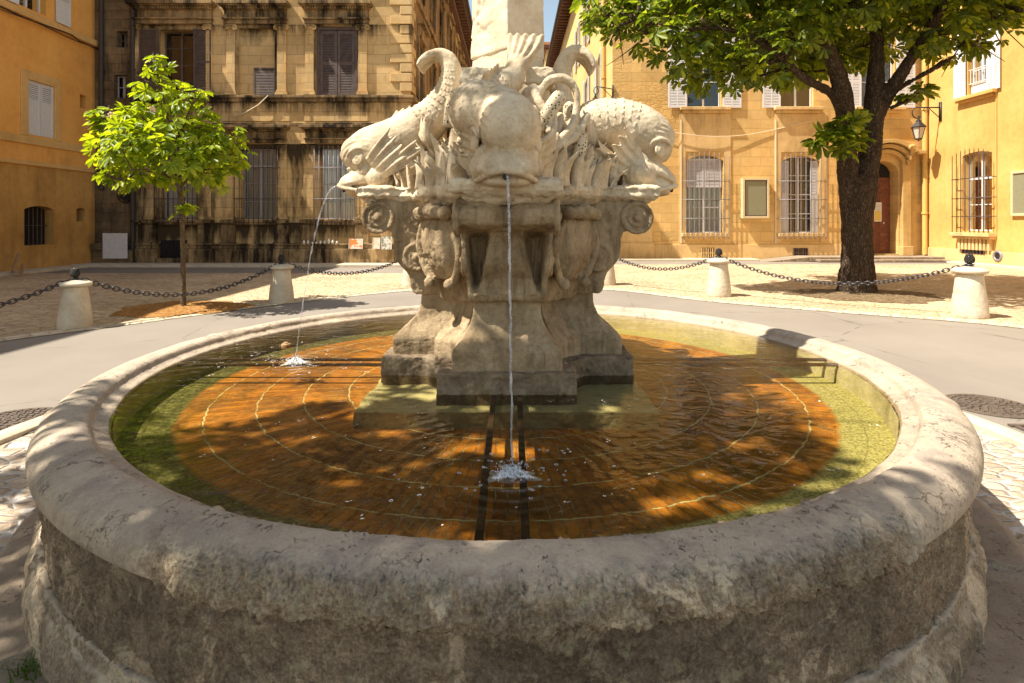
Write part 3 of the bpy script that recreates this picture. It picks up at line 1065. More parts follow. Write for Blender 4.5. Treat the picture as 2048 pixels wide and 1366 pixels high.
# the rim
rim_prof = smooth_prof([(2.270, 0.618), (2.274, 0.630), (2.288, 0.640), (2.318, 0.646), (2.340, 0.656), (2.352, 0.676), (2.366, 0.690), (2.39, 0.697),
                        (2.44, 0.697), (2.48, 0.692), (2.520, 0.678), (2.552, 0.655), (2.568, 0.626), (2.570, 0.596), (2.564, 0.574), (2.550, 0.563), (2.525, 0.558), (2.505, 0.556)], 90)
V, Q, P = revolve(rim_prof, 0.0048)
me = mesh_quads('rim', V, Q, 'rim_stone', True)
def rim_d(co, no):
    x, y, z = co[:, 0] - FCX, co[:, 1] - FCY, co[:, 2]
    a = np.arctan2(y, x)
    r = np.hypot(x, y)
    nose = sstep(r, 2.485, 2.545)
    dcam = ((a + PI / 2) + PI) % (2 * PI) - PI
    edge = fbm(co, 3.0, 3) * 0.12
    rough = sstep(dcam + edge, -0.44, -0.36) * (1 - sstep(dcam + edge, 0.45, 0.53))
    rough = 0.05 + 0.95 * rough
    big = fbm(co * np.array([1, 1, 1.5]), 9, 4, 0.55)
    fine = fbm(co, 34, 4, 0.6)
    ridge = 1 - np.abs(fbm(co + 3.3, 20, 4, 0.6)) * 2
    crumb = np.abs(fbm(co + 1.7, 60, 4, 0.7))
    blk = fbm(co + 8.1, 17, 3, 0.5)
    d = nose * rough * (big * 0.020 + fine * 0.008 + crumb * 0.019 - sstep(ridge, 0.55, 0.95) * 0.012 - sstep(blk, 0.10, 0.26) * 0.008 - 0.002)
    d += (1 - nose) * (fbm(co, 5, 3) * 0.006 + fine * 0.0022 * (0.4 + rough))
    inner = (1 - sstep(r, 2.35, 2.40))
    d += inner * sstep(z, 0.645, 0.68) * fbm(co, 11, 4, 0.6) * (0.005 + 0.011 * sstep(y, 0.2, 1.2) * sstep(-x, 0.0, 0.6))
    pits = fbm(co + 9.1, 42, 3, 0.6)
    d -= sstep(pits, 0.32, 0.55) * 0.006 * (1 - nose) * rough
    d += joint_groove(a + fbm(co, 14, 3) * 0.004, 0.006, 0.010)
    return d
displace(me, rim_d)
finish(me, 'rim_stone')
link('rim', me, basin)

V, Q, P = revolve([(2.258, 0.47), (2.262, 0.56), (2.268, 0.618)], 0.01)
me = mesh_quads('lining', V, Q, 'lining_stone', True)
displace(me, lambda co, no: fbm(co, 6, 4, 0.6) * 0.008 + fbm(co, 25, 3) * 0.003)
finish(me, 'lining_stone')
link('lining', me, basin)

# outer wall and base moulding
wall_prof = [(2.535, 0.561), (2.500, 0.557), (2.496, 0.546), (2.512, 0.532), (2.512, 0.24), (2.515, 0.222)]
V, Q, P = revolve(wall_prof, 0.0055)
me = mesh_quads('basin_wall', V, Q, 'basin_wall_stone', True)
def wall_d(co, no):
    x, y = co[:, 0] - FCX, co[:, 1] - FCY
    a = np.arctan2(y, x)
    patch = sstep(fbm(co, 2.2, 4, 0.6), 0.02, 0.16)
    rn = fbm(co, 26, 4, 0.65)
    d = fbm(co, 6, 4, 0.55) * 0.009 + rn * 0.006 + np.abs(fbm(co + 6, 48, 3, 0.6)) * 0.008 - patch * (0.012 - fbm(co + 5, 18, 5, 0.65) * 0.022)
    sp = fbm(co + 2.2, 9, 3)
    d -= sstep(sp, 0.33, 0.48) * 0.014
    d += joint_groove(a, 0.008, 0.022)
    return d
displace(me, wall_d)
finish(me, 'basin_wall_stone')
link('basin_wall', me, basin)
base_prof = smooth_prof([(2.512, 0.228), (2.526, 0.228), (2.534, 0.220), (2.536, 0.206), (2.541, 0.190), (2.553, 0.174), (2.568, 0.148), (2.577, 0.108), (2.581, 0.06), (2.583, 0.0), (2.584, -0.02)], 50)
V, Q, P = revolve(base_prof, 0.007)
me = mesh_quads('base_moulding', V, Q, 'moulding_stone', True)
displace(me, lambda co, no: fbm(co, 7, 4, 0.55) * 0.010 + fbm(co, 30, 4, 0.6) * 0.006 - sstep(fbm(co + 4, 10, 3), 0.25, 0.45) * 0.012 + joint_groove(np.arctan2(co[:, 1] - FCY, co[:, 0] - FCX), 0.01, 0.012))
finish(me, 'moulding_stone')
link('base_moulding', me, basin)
# flat stone step the basin stands on, cut into slabs
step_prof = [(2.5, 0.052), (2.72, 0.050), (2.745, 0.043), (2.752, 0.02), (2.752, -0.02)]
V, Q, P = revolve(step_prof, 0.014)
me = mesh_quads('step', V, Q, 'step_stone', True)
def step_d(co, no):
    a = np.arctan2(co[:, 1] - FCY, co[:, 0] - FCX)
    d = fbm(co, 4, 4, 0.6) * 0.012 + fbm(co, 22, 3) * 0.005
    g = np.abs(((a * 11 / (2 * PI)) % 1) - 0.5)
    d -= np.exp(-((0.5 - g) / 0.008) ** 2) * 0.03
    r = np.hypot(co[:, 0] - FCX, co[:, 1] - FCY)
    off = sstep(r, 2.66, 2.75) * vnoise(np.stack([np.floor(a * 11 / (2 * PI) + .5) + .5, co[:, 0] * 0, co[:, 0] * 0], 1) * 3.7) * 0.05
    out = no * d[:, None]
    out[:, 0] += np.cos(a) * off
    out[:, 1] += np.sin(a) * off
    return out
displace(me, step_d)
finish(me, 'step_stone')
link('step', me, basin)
# brick floor under the water
FLOOR_Z = 0.49
n = 128
V = [(FCX, FCY, FLOOR_Z)] + [(FCX + 2.3 * math.cos(2 * PI * k / n), FCY + 2.3 * math.sin(2 * PI * k / n), FLOOR_Z) for k in range(n)]
F = [(0, 1 + k, 1 + (k + 1) % n) for k in range(n)]
link('brick_floor', mesh_np('brick_floor', V, F, 'basin_bricks'), basin)

# water
WZ = 0.635
V = [(FCX, FCY, WZ)] + [(FCX + 2.30 * math.cos(2 * PI * k / n), FCY + 2.30 * math.sin(2 * PI * k / n), WZ) for k in range(n)]
o = link('water', mesh_np('water', V, F, 'water'))
tag(o, kind='structure')

# four pairs of flat iron bars just under the surface, from the pedestal to the rim
def bar_pair(a, label):
    f = Vector((math.cos(a), math.sin(a), 0)); g = Vector((-math.sin(a), math.cos(a), 0))
    for s, which in ((-1, 0), (1, 1)):
        mb = MB()
        c = Vector((FCX, FCY, 0)) + g * (0.072 * s)
        def T(x, y, z, c=c):
            p = c + f * x + g * y
            return (p.x, p.y, z)
        mb.T = T
        mb.box(0.70, 2.265, -0.014, 0.014, WZ - 0.022, WZ - 0.002)
        mb.T = None
        o = mb.build('iron_bar', 'rusty_bar', bevel=0.003, loc=tuple(c + f * 0.8 + Vector((0, 0, WZ))))
        tag(o, label[which], 'metal bar', 'iron bars across the water')
bar_pair(-PI / 2, ('dark iron bar under the front jet, left one of the two running towards the camera', 'dark iron bar under the front jet, right one of the two running towards the camera'))
bar_pair(PI, ('farther of the two thin iron bars left of the pedestal', 'nearer of the two thin iron bars left of the pedestal'))
bar_pair(0.0, ('nearer of the two iron bars right of the pedestal, ending at the shaded rim', 'farther of the two iron bars right of the pedestal, ending at the shaded rim'))

# ------------------------------------------------------------------ pedestal
ped = thing('fountain_pedestal', 'carved stone fountain pedestal with scroll brackets rising out of the water', 'pedestal', (FCX, FCY, 0.5))
DIRS = {'front': -PI / 2, 'right': 0.0, 'back': PI / 2, 'left': PI}

def frame(a):
    ca, sa = math.cos(a), math.sin(a)
    return lambda r, l, z: (FCX + ca * r - sa * l, FCY + sa * r + ca * l, z)

def interp(z, tab):
    zs = [t[0] for t in tab]
    return float(np.interp(z, zs, [t[1] for t in tab]))

FOOT_R = [(0.70, 0.735), (0.72, 0.742), (0.850, 0.742), (0.872, 0.728), (0.90, 0.695), (0.93, 0.658), (0.97, 0.620), (1.01, 0.594), (1.06, 0.578), (1.16, 0.570)]
FOOT_W = [(0.70, 0.315), (0.850, 0.318), (0.875, 0.305), (0.905, 0.275), (0.945, 0.243), (0.99, 0.220), (1.04, 0.206), (1.16, 0.198)]
CON_R = [(1.125, 0.60), (1.14, 0.625), (1.17, 0.640), (1.23, 0.645), (1.265, 0.655), (1.32, 0.705), (1.36, 0.735), (1.43, 0.748), (1.50, 0.748), (1.545, 0.765), (1.565, 0.86), (1.585, 0.925), (1.63, 0.945), (1.67, 0.940), (1.70, 0.905), (1.72, 0.880), (1.74, 0.90)]

def solid(mb, T, zs, rf, wf, nl, r0=0.15, shape=None):
    """an arm of the pedestal: front face at r = rf(z) (+ shape(l,z)), half-width wf(z), back at r0"""
    rings = []
    for z in zs:
        w = wf(z)
        ring = []
        for i in range(nl + 1):
            l = -w + 2 * w * i / nl
            r = rf(z) + (shape(l / w, z) if shape else 0)
            ring.append(T(r, l, z))
        for i in range(4):
            ring.append(T(r0 + (rf(z) - r0) * (0.75 - 0.25 * i), w, z))
        for i in range(4):
            ring.append(T(r0 + (rf(z) - r0) * 0.25 * i, -w, z))
        rings.append(ring)
    mb.loft(rings)

def weather(amp_big, amp_fine, chip=0.0, sb=7, sf=30):
    def fn(co, no):
        d = fbm(co, sb, 4, 0.55) * amp_big + fbm(co + 7, sf, 4, 0.6) * amp_fine
        if chip:
            d -= sstep(fbm(co + 3, 11, 4, 0.6), 0.18, 0.42) * chip
        return d
    return fn

def part_from(mb, name, mat, parent, voxel=0.011, it=3, w=(0.012, 0.006, 0.008), label=None):
    me = fuse(mb, min(voxel, 0.0075), min(it, 1))
    displace(me, weather(*w))
    displace(me, lambda co, no: np.abs(fbm(co + 2.7, 52, 3, 0.6)) * -0.006)
    finish(me, mat)
    o = link(name, me, parent)
    if label:
        o['label'] = label
    return o

# plinth: a cross-shaped course at the water line, and the square slab under it
mb = MB()
for a in DIRS.values():
    T = frame(a)
    solid(mb, T, np.linspace(0.44, 0.752, 12), lambda z: 0.80 + 0.02 * (0.7 - z), lambda z: 0.395, 8)
for q in range(4):
    T = frame(PI / 4 + q * PI / 2)
    solid(mb, T, np.linspace(0.44, 0.747, 10), lambda z: 0.64, lambda z: 0.17, 6)
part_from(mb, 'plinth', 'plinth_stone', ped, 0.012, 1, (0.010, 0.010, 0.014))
mb = MB()
mb.box(FCX - 0.83, FCX + 0.83, FCY - 0.92, FCY + 0.92, 0.47, 0.578)
part_from(mb, 'footing_slab', 'slab_underwater', ped, 0.016, 2, (0.014, 0.006, 0.0))

# flared foot of each arm, with slimmer diagonal feet between
for nm, a in DIRS.items():
    mb = MB()
    T = frame(a)
    solid(mb, T, np.linspace(0.70, 1.16, 36), lambda z: interp(z, FOOT_R), lambda z: interp(z, FOOT_W), 14)
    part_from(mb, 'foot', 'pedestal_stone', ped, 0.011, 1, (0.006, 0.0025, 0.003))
for q in range(4):
    mb = MB()
    T = frame(PI / 4 + q * PI / 2)
    solid(mb, T, np.linspace(0.70, 1.16, 32), lambda z: interp(z, FOOT_R) - 0.185, lambda z: interp(z, FOOT_W) * 0.40, 10)
    part_from(mb, 'corner_foot', 'pedestal_stone', ped, 0.012, 1, (0.006, 0.0025, 0.003))

def console_shape(u, z):
    """hollow front of the bracket with a spreading leaf, two rolls above"""
    d = 0.0
    if 1.17 < z < 1.56:
        t = (z - 1.17) / 0.39
        cheek = sstep(np.array([abs(u)]), 0.80, 0.90)[0]
        depth = 0.185 * min(1, (1.56 - z) / 0.05) * min(1, max(0, (z - 1.17) / 0.10))
        leafw = 0.46 + 0.44 * (1 - t) ** 1.5
        leaf = 1 - sstep(np.array([abs(u)]), leafw - 0.12, leafw)[0]
        rib = 0.016 * math.cos(u / leafw * 8.5)
        d = -depth * (1 - cheek) * (1 - 0.88 * leaf) + leaf * rib * (1 - cheek)
    elif z >= 1.56 and z < 1.715:
        lobe = abs(math.cos(u * PI * 0.5 * 1.0)) if False else 0
        d = -0.075 * math.exp(-(u / 0.16) ** 2) + 0.022 * math.exp(-((abs(u) - 0.5) / 0.22) ** 2) - 0.012
    return d

for nm, a in DIRS.items():
    mb = MB()
    T = frame(a)
    solid(mb, T, np.linspace(1.125, 1.74, 70), lambda z: interp(z, CON_R),
          lambda z: float(np.interp(z, [1.125, 1.18, 1.25, 1.32, 1.56, 1.74], [0.225, 0.232, 0.235, 0.245, 0.268, 0.272])), 44, 0.2, console_shape)
    # the volutes carved on both sides
    for s in (-1, 1):
        for rc, zc, r_, w in ((0.845, 1.632, 0.098, 0.272), (0.590, 1.375, 0.088, 0.25)):
            for k, rr in enumerate((0.95, 0.55)):
                pts = []
                for i in range(25):
                    q = 2 * PI * i / 24
                    pts.append(T(rc + r_ * rr * math.cos(q), s * (w + 0.004), zc + r_ * rr * math.sin(q)))
                mb.tube(pts, 0.017 if k == 0 else 0.014, 8)
            mb.ball(T(rc, s * (w + 0.004), zc), 0.034, 12, 8)
    part_from(mb, 'console', 'pedestal_stone', ped, 0.0095, 1, (0.006, 0.004, 0.006))

# diagonal cartouches: a shield under a curled top
for q in range(4):
    mb = MB()
    T = frame(PI / 4 + q * PI / 2)
    solid(mb, T, np.linspace(1.10, 1.76, 20), lambda z: float(np.interp(z, [1.10, 1.2, 1.35, 1.6, 1.76], [0.47, 0.50, 0.52, 0.56, 0.58])), lambda z: 0.28, 8)
    rings = []
    for i, z in enumerate(np.linspace(1.24, 1.62, 18)):
        t = i / 17
        w = 0.175 * math.sin(PI * min(1, 0.10 + 0.62 * t)) ** 0.7
        ring = []
        for k in range(20):
            b = 2 * PI * k / 20
            ring.append(T(0.55 + 0.06 * t + (0.085 if math.cos(b) > 0 else 0.03) * math.cos(b) * math.sin(PI * (0.12 + 0.76 * t)), w * math.sin(b), z))
        rings.append(ring)
    mb.loft(rings)
    for s in (-1, 1):
        pts = [T(0.575 + 0.05 * t, s * (0.10 + 0.10 * math.sin(PI * t)), 1.22 + 0.42 * t) for t in np.linspace(0, 1, 14)]
        mb.tube(pts, [0.022 + 0.012 * math.sin(PI * i / 13) for i in range(14)], 8)
        mb.ball(T(0.66, s * 0.125, 1.655), 0.046, 12, 8)
        mb.ball(T(0.60, s * 0.10, 1.22), 0.04, 12, 8)
    mb.ball(T(0.67, 0.0, 1.668), 0.055, 12, 8)
    mb.ball(T(0.67, 0.062, 1.662), 0.045, 12, 8)
    mb.ball(T(0.67, -0.062, 1.662), 0.045, 12, 8)
    part_from(mb, 'cartouche', 'pedestal_stone', ped, 0.011, 1, (0.008, 0.005, 0.007))

# the ledge the dolphins lie on
def ledge_outline(k):
    pts = []
    for q in range(4):
        a = q * PI / 2
        ca, sa = math.cos(a), math.sin(a)
        for r, l in ((0.62, -0.305), (0.985, -0.305), (0.985, 0.305), (0.62, 0.305)):
            r_ = r - k if r > 0.7 else r
            l_ = l - math.copysign(k, l)
            pts.append((ca * r_ - sa * l_, sa * r_ + ca * l_))
        d = a + PI / 4
        for dd, rr in ((-0.16, 0.69), (0.0, 0.665), (0.16, 0.69)):
            pts.append(((rr - k) * math.cos(d + dd), (rr - k) * math.sin(d + dd)))
    return pts
mb = MB()
rings = []
for k, z in ((0.10, 1.70), (0.075, 1.715), (0.055, 1.735), (0.022, 1.752), (0.0, 1.770), (-0.008, 1.80), (0.0, 1.825), (0.03, 1.838)):
    rings.append([(FCX + x, FCY + y, z) for x, y in ledge_outline(k)])
mb.loft(rings)
part_from(mb, 'ledge', 'dolphin_stone', ped, 0.010, 2, (0.020, 0.010, 0.016), 'pale worn projecting stone ledge')

# core hidden inside the arms
mb = MB()
mb.lathe([(0.44, 0.66), (0.35, 0.9), (0.32, 1.1), (0.38, 1.4), (0.5, 1.74)], (FCX, FCY, 0), 32)
part_from(mb, 'shaft', 'pedestal_stone', ped, 0.014, 2, (0.012, 0.006, 0.006))

# ------------------------------------------------------------------ obelisk
ob = thing('obelisk', 'tall pale stone obelisk standing behind the front dolphin', 'obelisk', (FCX, FCY, 2.45))
def square_block(mb, half0, half1, z0, z1, ang, c=(FCX, FCY)):
    V = []
    for h, z in ((half0, z0), (half1, z1)):
        for q in range(4):
            a = ang + PI / 4 + q * PI / 2
            V.append((c[0] + h * math.sqrt(2) * math.cos(a), c[1] + h * math.sqrt(2) * math.sin(a), z))
    mb.add(V, [(3, 2, 1, 0), (4, 5, 6, 7)] + [(i, (i + 1) % 4, 4 + (i + 1) % 4, 4 + i) for i in range(4)])
mb = MB()
square_block(mb, 0.186, 0.150, 2.735, 5.6, PI / 4)
mb2 = fuse(mb, 0.013, 2)
displace(mb2, weather(0.006, 0.004, 0.010, 5, 30))
finish(mb2, 'obelisk_stone')
link('shaft', mb2, ob)
mb = MB()
square_block(mb, 0.182, 0.178, 2.60, 2.745, PI / 4)
part_from(mb, 'base_block', 'obelisk_stone', ob, 0.011, 2, (0.010, 0.006, 0.008))
mb = MB()
square_block(mb, 0.315, 0.30, 2.50, 2.612, 0.0)
part_from(mb, 'base_slab', 'obelisk_stone', ob, 0.011, 2, (0.016, 0.008, 0.012))

# ------------------------------------------------------------------ dolphins
def spine_frames(rows, n=170):
    S = catmull(rows, n)
    C = S[:, :3]
    T_ = np.gradient(C, axis=0)
    T_ /= np.linalg.norm(T_, axis=1, keepdims=True)
    L = np.zeros_like(C); N = np.zeros_like(C)
    prev = np.array([0, 1.0, 0])
    for i in range(n):
        l = prev - T_[i] * prev.dot(T_[i])
        l /= np.linalg.norm(l)
        L[i] = l
        N[i] = np.cross(l, T_[i])
        prev = l
    arc = np.concatenate([[0], np.cumsum(np.linalg.norm(np.diff(C, axis=0), axis=1))])
    return C, T_, L, N, np.maximum(S[:, 3], 0.006), np.maximum(S[:, 4], 0.006), arc

def fin(mb, T, A, B, C_, D, ribs=4, amp=0.016, th=0.012, nu=40, nv=14, bulge=0.04):
    A, B, C_, D = (np.array(p, float) for p in (A, B, C_, D))
    nrm = np.cross(B - A, C_ - A); nrm /= np.linalg.norm(nrm) + 1e-9
    F0, F1 = [], []
    for j in range(nv):
        v = j / (nv - 1)
        for i in range(nu):
            u = i / (nu - 1)
            p = (A + (B - A) * u) * (1 - v) + (C_ + (D - C_) * u) * v
            ext = 1 + 0.10 * math.cos(ribs * 2 * PI * u) * v
            base = A + (B - A) * u
            p = base + (p - base) * ext
            p = p + nrm * (amp * math.sin(ribs * 2 * PI * u) * v ** 0.7 + bulge * math.sin(PI * v) )
            t = th * (1 - 0.55 * v)
            F0.append(T(*(p + nrm * t))); F1.append(T(*(p - nrm * t)))
    n = nu * nv
    V = F0 + F1
    F = []
    for j in range(nv - 1):
        for i in range(nu - 1):
            a = j * nu + i
            F.append((a, a + 1, a + nu + 1, a + nu)); F.append((n + a, n + a + nu, n + a + nu + 1, n + a + 1))
    per = [i for i in range(nu)] + [j * nu + nu - 1 for j in range(1, nv)] + [(nv - 1) * nu + i for i in range(nu - 2, -1, -1)] + [j * nu for j in range(nv - 2, 0, -1)]
    for a, b in zip(per, per[1:] + per[:1]):
        F.append((a, n + a, n + b, b))
    mb.add(V, F)

def dolphin(rows, ang, label, scale_range, dz=0.0, dorsal=None, voxel=0.0056, upper=None, eye=(1.005, 0.162, 2.025), cheek=(0.88, 0.12, 1.90, 0.085), closed=False):
    T = frame(ang)
    C, T_, L, N, W, H, arc = spine_frames(rows)
    mb = MB()
    rings = []
    for i in range(len(C)):
        ring = []
        for k in range(36):
            a = 2 * PI * k / 36
            p = C[i] + L[i] * W[i] * math.cos(a) + N[i] * H[i] * math.sin(a)
            ring.append(T(*p))
        rings.append(ring)
    mb.loft(rings)
    # upper jaw: a broad flat bill that sags at its corners
    def jaw(pts, sag):
        J = catmull(pts, 26)
        rr = []
        for i, (r, z, w, h) in enumerate(J):
            ring = []
            for k in range(28):
                a = 2 * PI * k / 28
                l = w * math.copysign(abs(math.cos(a)) ** 0.8, math.cos(a))
                ring.append(T(r, l, z + dz + h * math.sin(a) - sag * (l / 0.17) ** 2))
            rr.append(ring)
        mb.loft(rr)
    jaw(upper or [(0.80, 1.965, 0.13, 0.08), (0.90, 1.955, 0.160, 0.078), (1.00, 1.930, 0.168, 0.066), (1.08, 1.905, 0.146, 0.053), (1.13, 1.888, 0.112, 0.043), (1.158, 1.876, 0.075, 0.030), (1.168, 1.869, 0.03, 0.012)], 0.050)
    # raised lip along the bill
    pts = []
    for i in range(33):
        q = -1.25 + 2.5 * i / 32
        l = 0.164 * math.sin(q) / math.sin(1.25)
        r = 0.965 + 0.205 * (math.cos(q) - math.cos(1.25)) / (1 - math.cos(1.25))
        z = 1.858 - 0.052 * (l / 0.17) ** 2 + dz + 0.025 * max(0, (1.05 - r) / 0.1) * 0.4
        pts.append(T(r, l, z))
    mb.tube(pts, [0.012 + 0.008 * math.sin(PI * i / 32) for i in range(33)], 8)
    # lower jaw
    jaw([(0.78, 1.86, 0.12, 0.05), (0.90, 1.838, 0.145, 0.044), (1.00, 1.822, 0.140, 0.040), (1.07, 1.814, 0.110, 0.033), (1.115, 1.812, 0.066, 0.022), (1.128, 1.812, 0.02, 0.008)], 0.0)
    if closed:
        jaw([(0.78, 1.92, 0.13, 0.09), (0.95, 1.90, 0.155, 0.085), (1.06, 1.872, 0.128, 0.060), (1.115, 1.852, 0.092, 0.038), (1.140, 1.842, 0.04, 0.014)], 0.020)
    # cheeks closing the corners of the mouth
    for s in (-1, 1):
        mb.ball(T(cheek[0], s * cheek[1], cheek[2]), cheek[3], 16, 12)
        mb.ball(T(0.96, s * 0.105, 1.955 + dz), 0.068, 14, 10)
        # nostrils
        mb.ball(T(1.055, s * 0.066, 1.925 + dz), 0.040, 12, 8)
        mb.torus(T(1.078, s * 0.062, 1.966 + dz), 0.021, 0.011, 'Z', 18, 8)
        # eyes: a lid ring and a ball, turned outwards
        ec = Vector((eye[0], s * eye[1], eye[2]))
        out = Vector((0.45, s * 1.0, 0.08)).normalized()
        q_ = out.to_track_quat('Z', 'Y').to_matrix()
        ca, sa = math.cos(ang), math.sin(ang)
        rot = Matrix(((ca, -sa, 0), (sa, ca, 0), (0, 0, 1))) @ q_
        mb.torus(T(*ec), 0.034, 0.0105, n=26, m=8, M_=rot)
        mb.torus(T(*(ec + out * 0.008)), 0.017, 0.0068, n=20, m=8, M_=rot)
        mb.ball(T(*(ec + out * 0.004)), 0.009, 10, 8)
        # brow
        pts = [T(eye[0] + 0.078 * math.cos(b), s * (eye[1] + 0.004 + 0.006 * math.sin(b)) * (1 - 0.12 * max(0, math.cos(b))), eye[2] + 0.010 + 0.062 * math.sin(b)) for b in np.linspace(0.1, PI - 0.1, 14)]
        mb.tube(pts, [0.006 + 0.010 * math.sin(PI * i / 13) for i in range(14)], 7)
        # ruffled gill fins
        fin(mb, T, (0.945, s * 0.165, 2.03 + dz), (0.86, s * 0.135, 1.88 + dz), (0.78, s * 0.265, 2.205 + dz), (0.63, s * 0.265, 1.985 + dz), 4, 0.011, 0.015)
        fin(mb, T, (0.80, s * 0.16, 2.00 + dz), (0.74, s * 0.14, 1.88 + dz), (0.60, s * 0.29, 2.13 + dz), (0.50, s * 0.27, 1.96 + dz), 3, 0.011, 0.015)
    if dorsal:
        fin(mb, T, *dorsal, 5, 0.010, 0.016)
    me = fuse(mb, voxel, 1)
    ca, sa = math.cos(-ang), math.sin(-ang)
    def fn(co, no):
        x, y = co[:, 0] - FCX, co[:, 1] - FCY
        loc = np.stack([ca * x - sa * y, sa * x + ca * y, co[:, 2]], 1)
        idx = np.zeros(len(loc), int)
        for k in range(0, len(loc), 20000):
            d = ((loc[k:k + 20000, None, :] - C[None]) ** 2).sum(-1)
            idx[k:k + 20000] = d.argmin(1)
        q = loc - C[idx]
        ll = (q * L[idx]).sum(1); nn = (q * N[idx]).sum(1)
        phi = np.arctan2(nn / H[idx], ll / W[idx])
        rel = np.hypot(nn / H[idx], ll / W[idx])
        s = arc[idx] + (q * T_[idx]).sum(1)
        f = idx / (len(C) - 1)
        on = sstep(rel, 0.80, 0.92) * (1 - sstep(rel, 1.08, 1.22))
        mask = sstep(f, scale_range[0], scale_range[0] + 0.03) * (1 - sstep(f, scale_range[1] - 0.04, scale_range[1])) * sstep(np.sin(phi), -0.42, -0.22) * on
        S_ = 0.047
        row = s / S_
        i0 = np.floor(row)
        rad = 0.5 * (W[idx] + H[idx])
        def cell(k):
            i = i0 - k
            c = phi * 0.175 / S_ + 0.5 * (i % 2)
            fx = c - np.floor(c) - 0.5
            fy = row - i
            return np.hypot(fx * 1.15, fy * 0.62)
        d1, d0 = cell(1), cell(0)
        hgt = np.where(d1 < 0.72, 0.35 + 0.65 * d1 / 0.72, 0.30 * d0)
        out = mask * (hgt - 0.5) * 0.0085
        # wavy grooves on the forehead
        head = (1 - sstep(f, 0.20, 0.30)) * on * sstep(np.sin(phi), -0.2, 0.3)
        ax = np.hypot(loc[:, 0] - 0.98, loc[:, 2] - (1.96 + dz))
        out += head * 0.0036 * np.sin(ax * 190 + 10 * ll) * sstep(fbm(co, 5, 3), -0.25, 0.3)
        # ribs of the tail fluke
        flk = sstep(W[idx] / H[idx], 1.5, 2.8) * sstep(f, 0.6, 0.7)
        out += flk * 0.0075 * np.cos(ll / np.maximum(W[idx], 0.02) * 15)
        out += fbm(co, 12, 4, 0.55) * 0.0040 + fbm(co + 4, 45, 3, 0.6) * 0.0022
        return out
    displace(me, fn)
    finish(me, 'dolphin_stone')
    base = T(0.75, 0, 1.84)
    o = thing('dolphin_statue', label, 'dolphin statue', base, 'stone dolphins round the fountain')
    link('body', me, o)
    mb = MB()
    mb.tube([T(1.00, 0, 1.842 + dz), T(1.10, 0, 1.836 + dz), T(1.155, 0, 1.826 + dz)], [0.018, 0.018, 0.016], 12)
    mb.build('spout_pipe', 'dark_iron', o, smooth=True)
    return o

ROW_LEFT = [(1.128, 0, 2.00, .035, .035), (1.105, 0, 2.02, .10, .10), (1.05, 0, 2.05, .155, .15), (.97, 0, 2.075, .18, .182), (.88, 0, 2.11, .183, .185), (.78, 0, 2.16, .175, .172),
            (.67, 0, 2.225, .160, .158), (.55, 0, 2.315, .135, .140), (.455, 0, 2.435, .105, .115), (.405, 0, 2.56, .080, .088), (.395, 0, 2.66, .07, .075), (.42, 0, 2.735, .062, .062),
            (.475, 0, 2.77, .062, .05), (.54, 0, 2.755, .09, .032), (.59, 0, 2.71, .12, .020), (.612, 0, 2.675, .13, .012)]
ROW_RIGHT = [(1.14, 0, 2.09, .035, .035), (1.115, 0, 2.10, .10, .10), (1.06, 0, 2.135, .155, .155), (.97, 0, 2.19, .185, .19), (.87, 0, 2.24, .195, .20), (.76, 0, 2.275, .195, .195),
             (.65, 0, 2.285, .19, .185), (.55, 0, 2.275, .17, .165), (.455, 0, 2.29, .135, .13), (.40, 0, 2.37, .105, .10), (.375, 0, 2.47, .085, .08), (.37, 0, 2.58, .075, .07),
             (.385, 0, 2.68, .075, .065), (.43, 0, 2.765, .085, .058), (.49, 0, 2.785, .105, .048), (.545, 0, 2.75, .13, .03), (.578, 0, 2.70, .14, .018), (.59, 0, 2.66, .14, .010)]
ROW_FRONT = [(1.128, .02, 1.99, .035, .035), (1.105, .02, 2.015, .095, .10), (1.05, .02, 2.055, .145, .152), (.97, .02, 2.095, .166, .178), (.885, .01, 2.135, .160, .178), (.80, -.04, 2.19, .168, .170), (.70, -.12, 2.235, .185, .178),
             (.60, -.165, 2.285, .180, .170), (.52, -.13, 2.355, .150, .145), (.46, -.04, 2.435, .112, .112), (.43, .025, 2.50, .085, .08), (.41, .06, 2.58, .072, .055), (.40, .085, 2.65, .095, .040),
             (.395, .105, 2.72, .125, .026), (.39, .12, 2.785, .135, .014)]
dolphin(ROW_FRONT, DIRS['front'], 'stone dolphin facing the camera with water pouring from its broad mouth and a fanned tail', (0.32, 0.68), 0.0,
        ((.72, -.14, 2.40), (.48, -.06, 2.52), (.66, -.15, 2.44), (.46, -.06, 2.555)), 0.0056,
        [(0.80, 1.965, 0.13, 0.08), (0.90, 1.955, 0.162, 0.086), (1.00, 1.936, 0.174, 0.080), (1.08, 1.912, 0.156, 0.066), (1.13, 1.893, 0.122, 0.052), (1.158, 1.878, 0.082, 0.034), (1.168, 1.870, 0.03, 0.012)],
        (0.985, 0.166, 2.02))
dolphin(ROW_LEFT, DIRS['left'], 'stone dolphin in profile spouting a thin arc of water, its tail curling over', (0.42, 0.70), 0.0,
        ((.84, 0, 2.26), (.60, 0, 2.38), (.78, 0, 2.375), (.56, 0, 2.45)))
dolphin(ROW_RIGHT, DIRS['right'], 'stone dolphin with scaly round back and raised tail, its mouth dry, before the stone house', (0.22, 0.56), 0.0, None, 0.0056,
        [(0.80, 2.05, 0.14, 0.085), (0.90, 2.03, 0.168, 0.080), (1.00, 1.995, 0.170, 0.068), (1.08, 1.950, 0.146, 0.055), (1.13, 1.912, 0.116, 0.044), (1.158, 1.886, 0.080, 0.030), (1.170, 1.874, 0.03, 0.010)],
        (1.025, 0.166, 2.085), (0.90, 0.105, 1.93, 0.115), True)
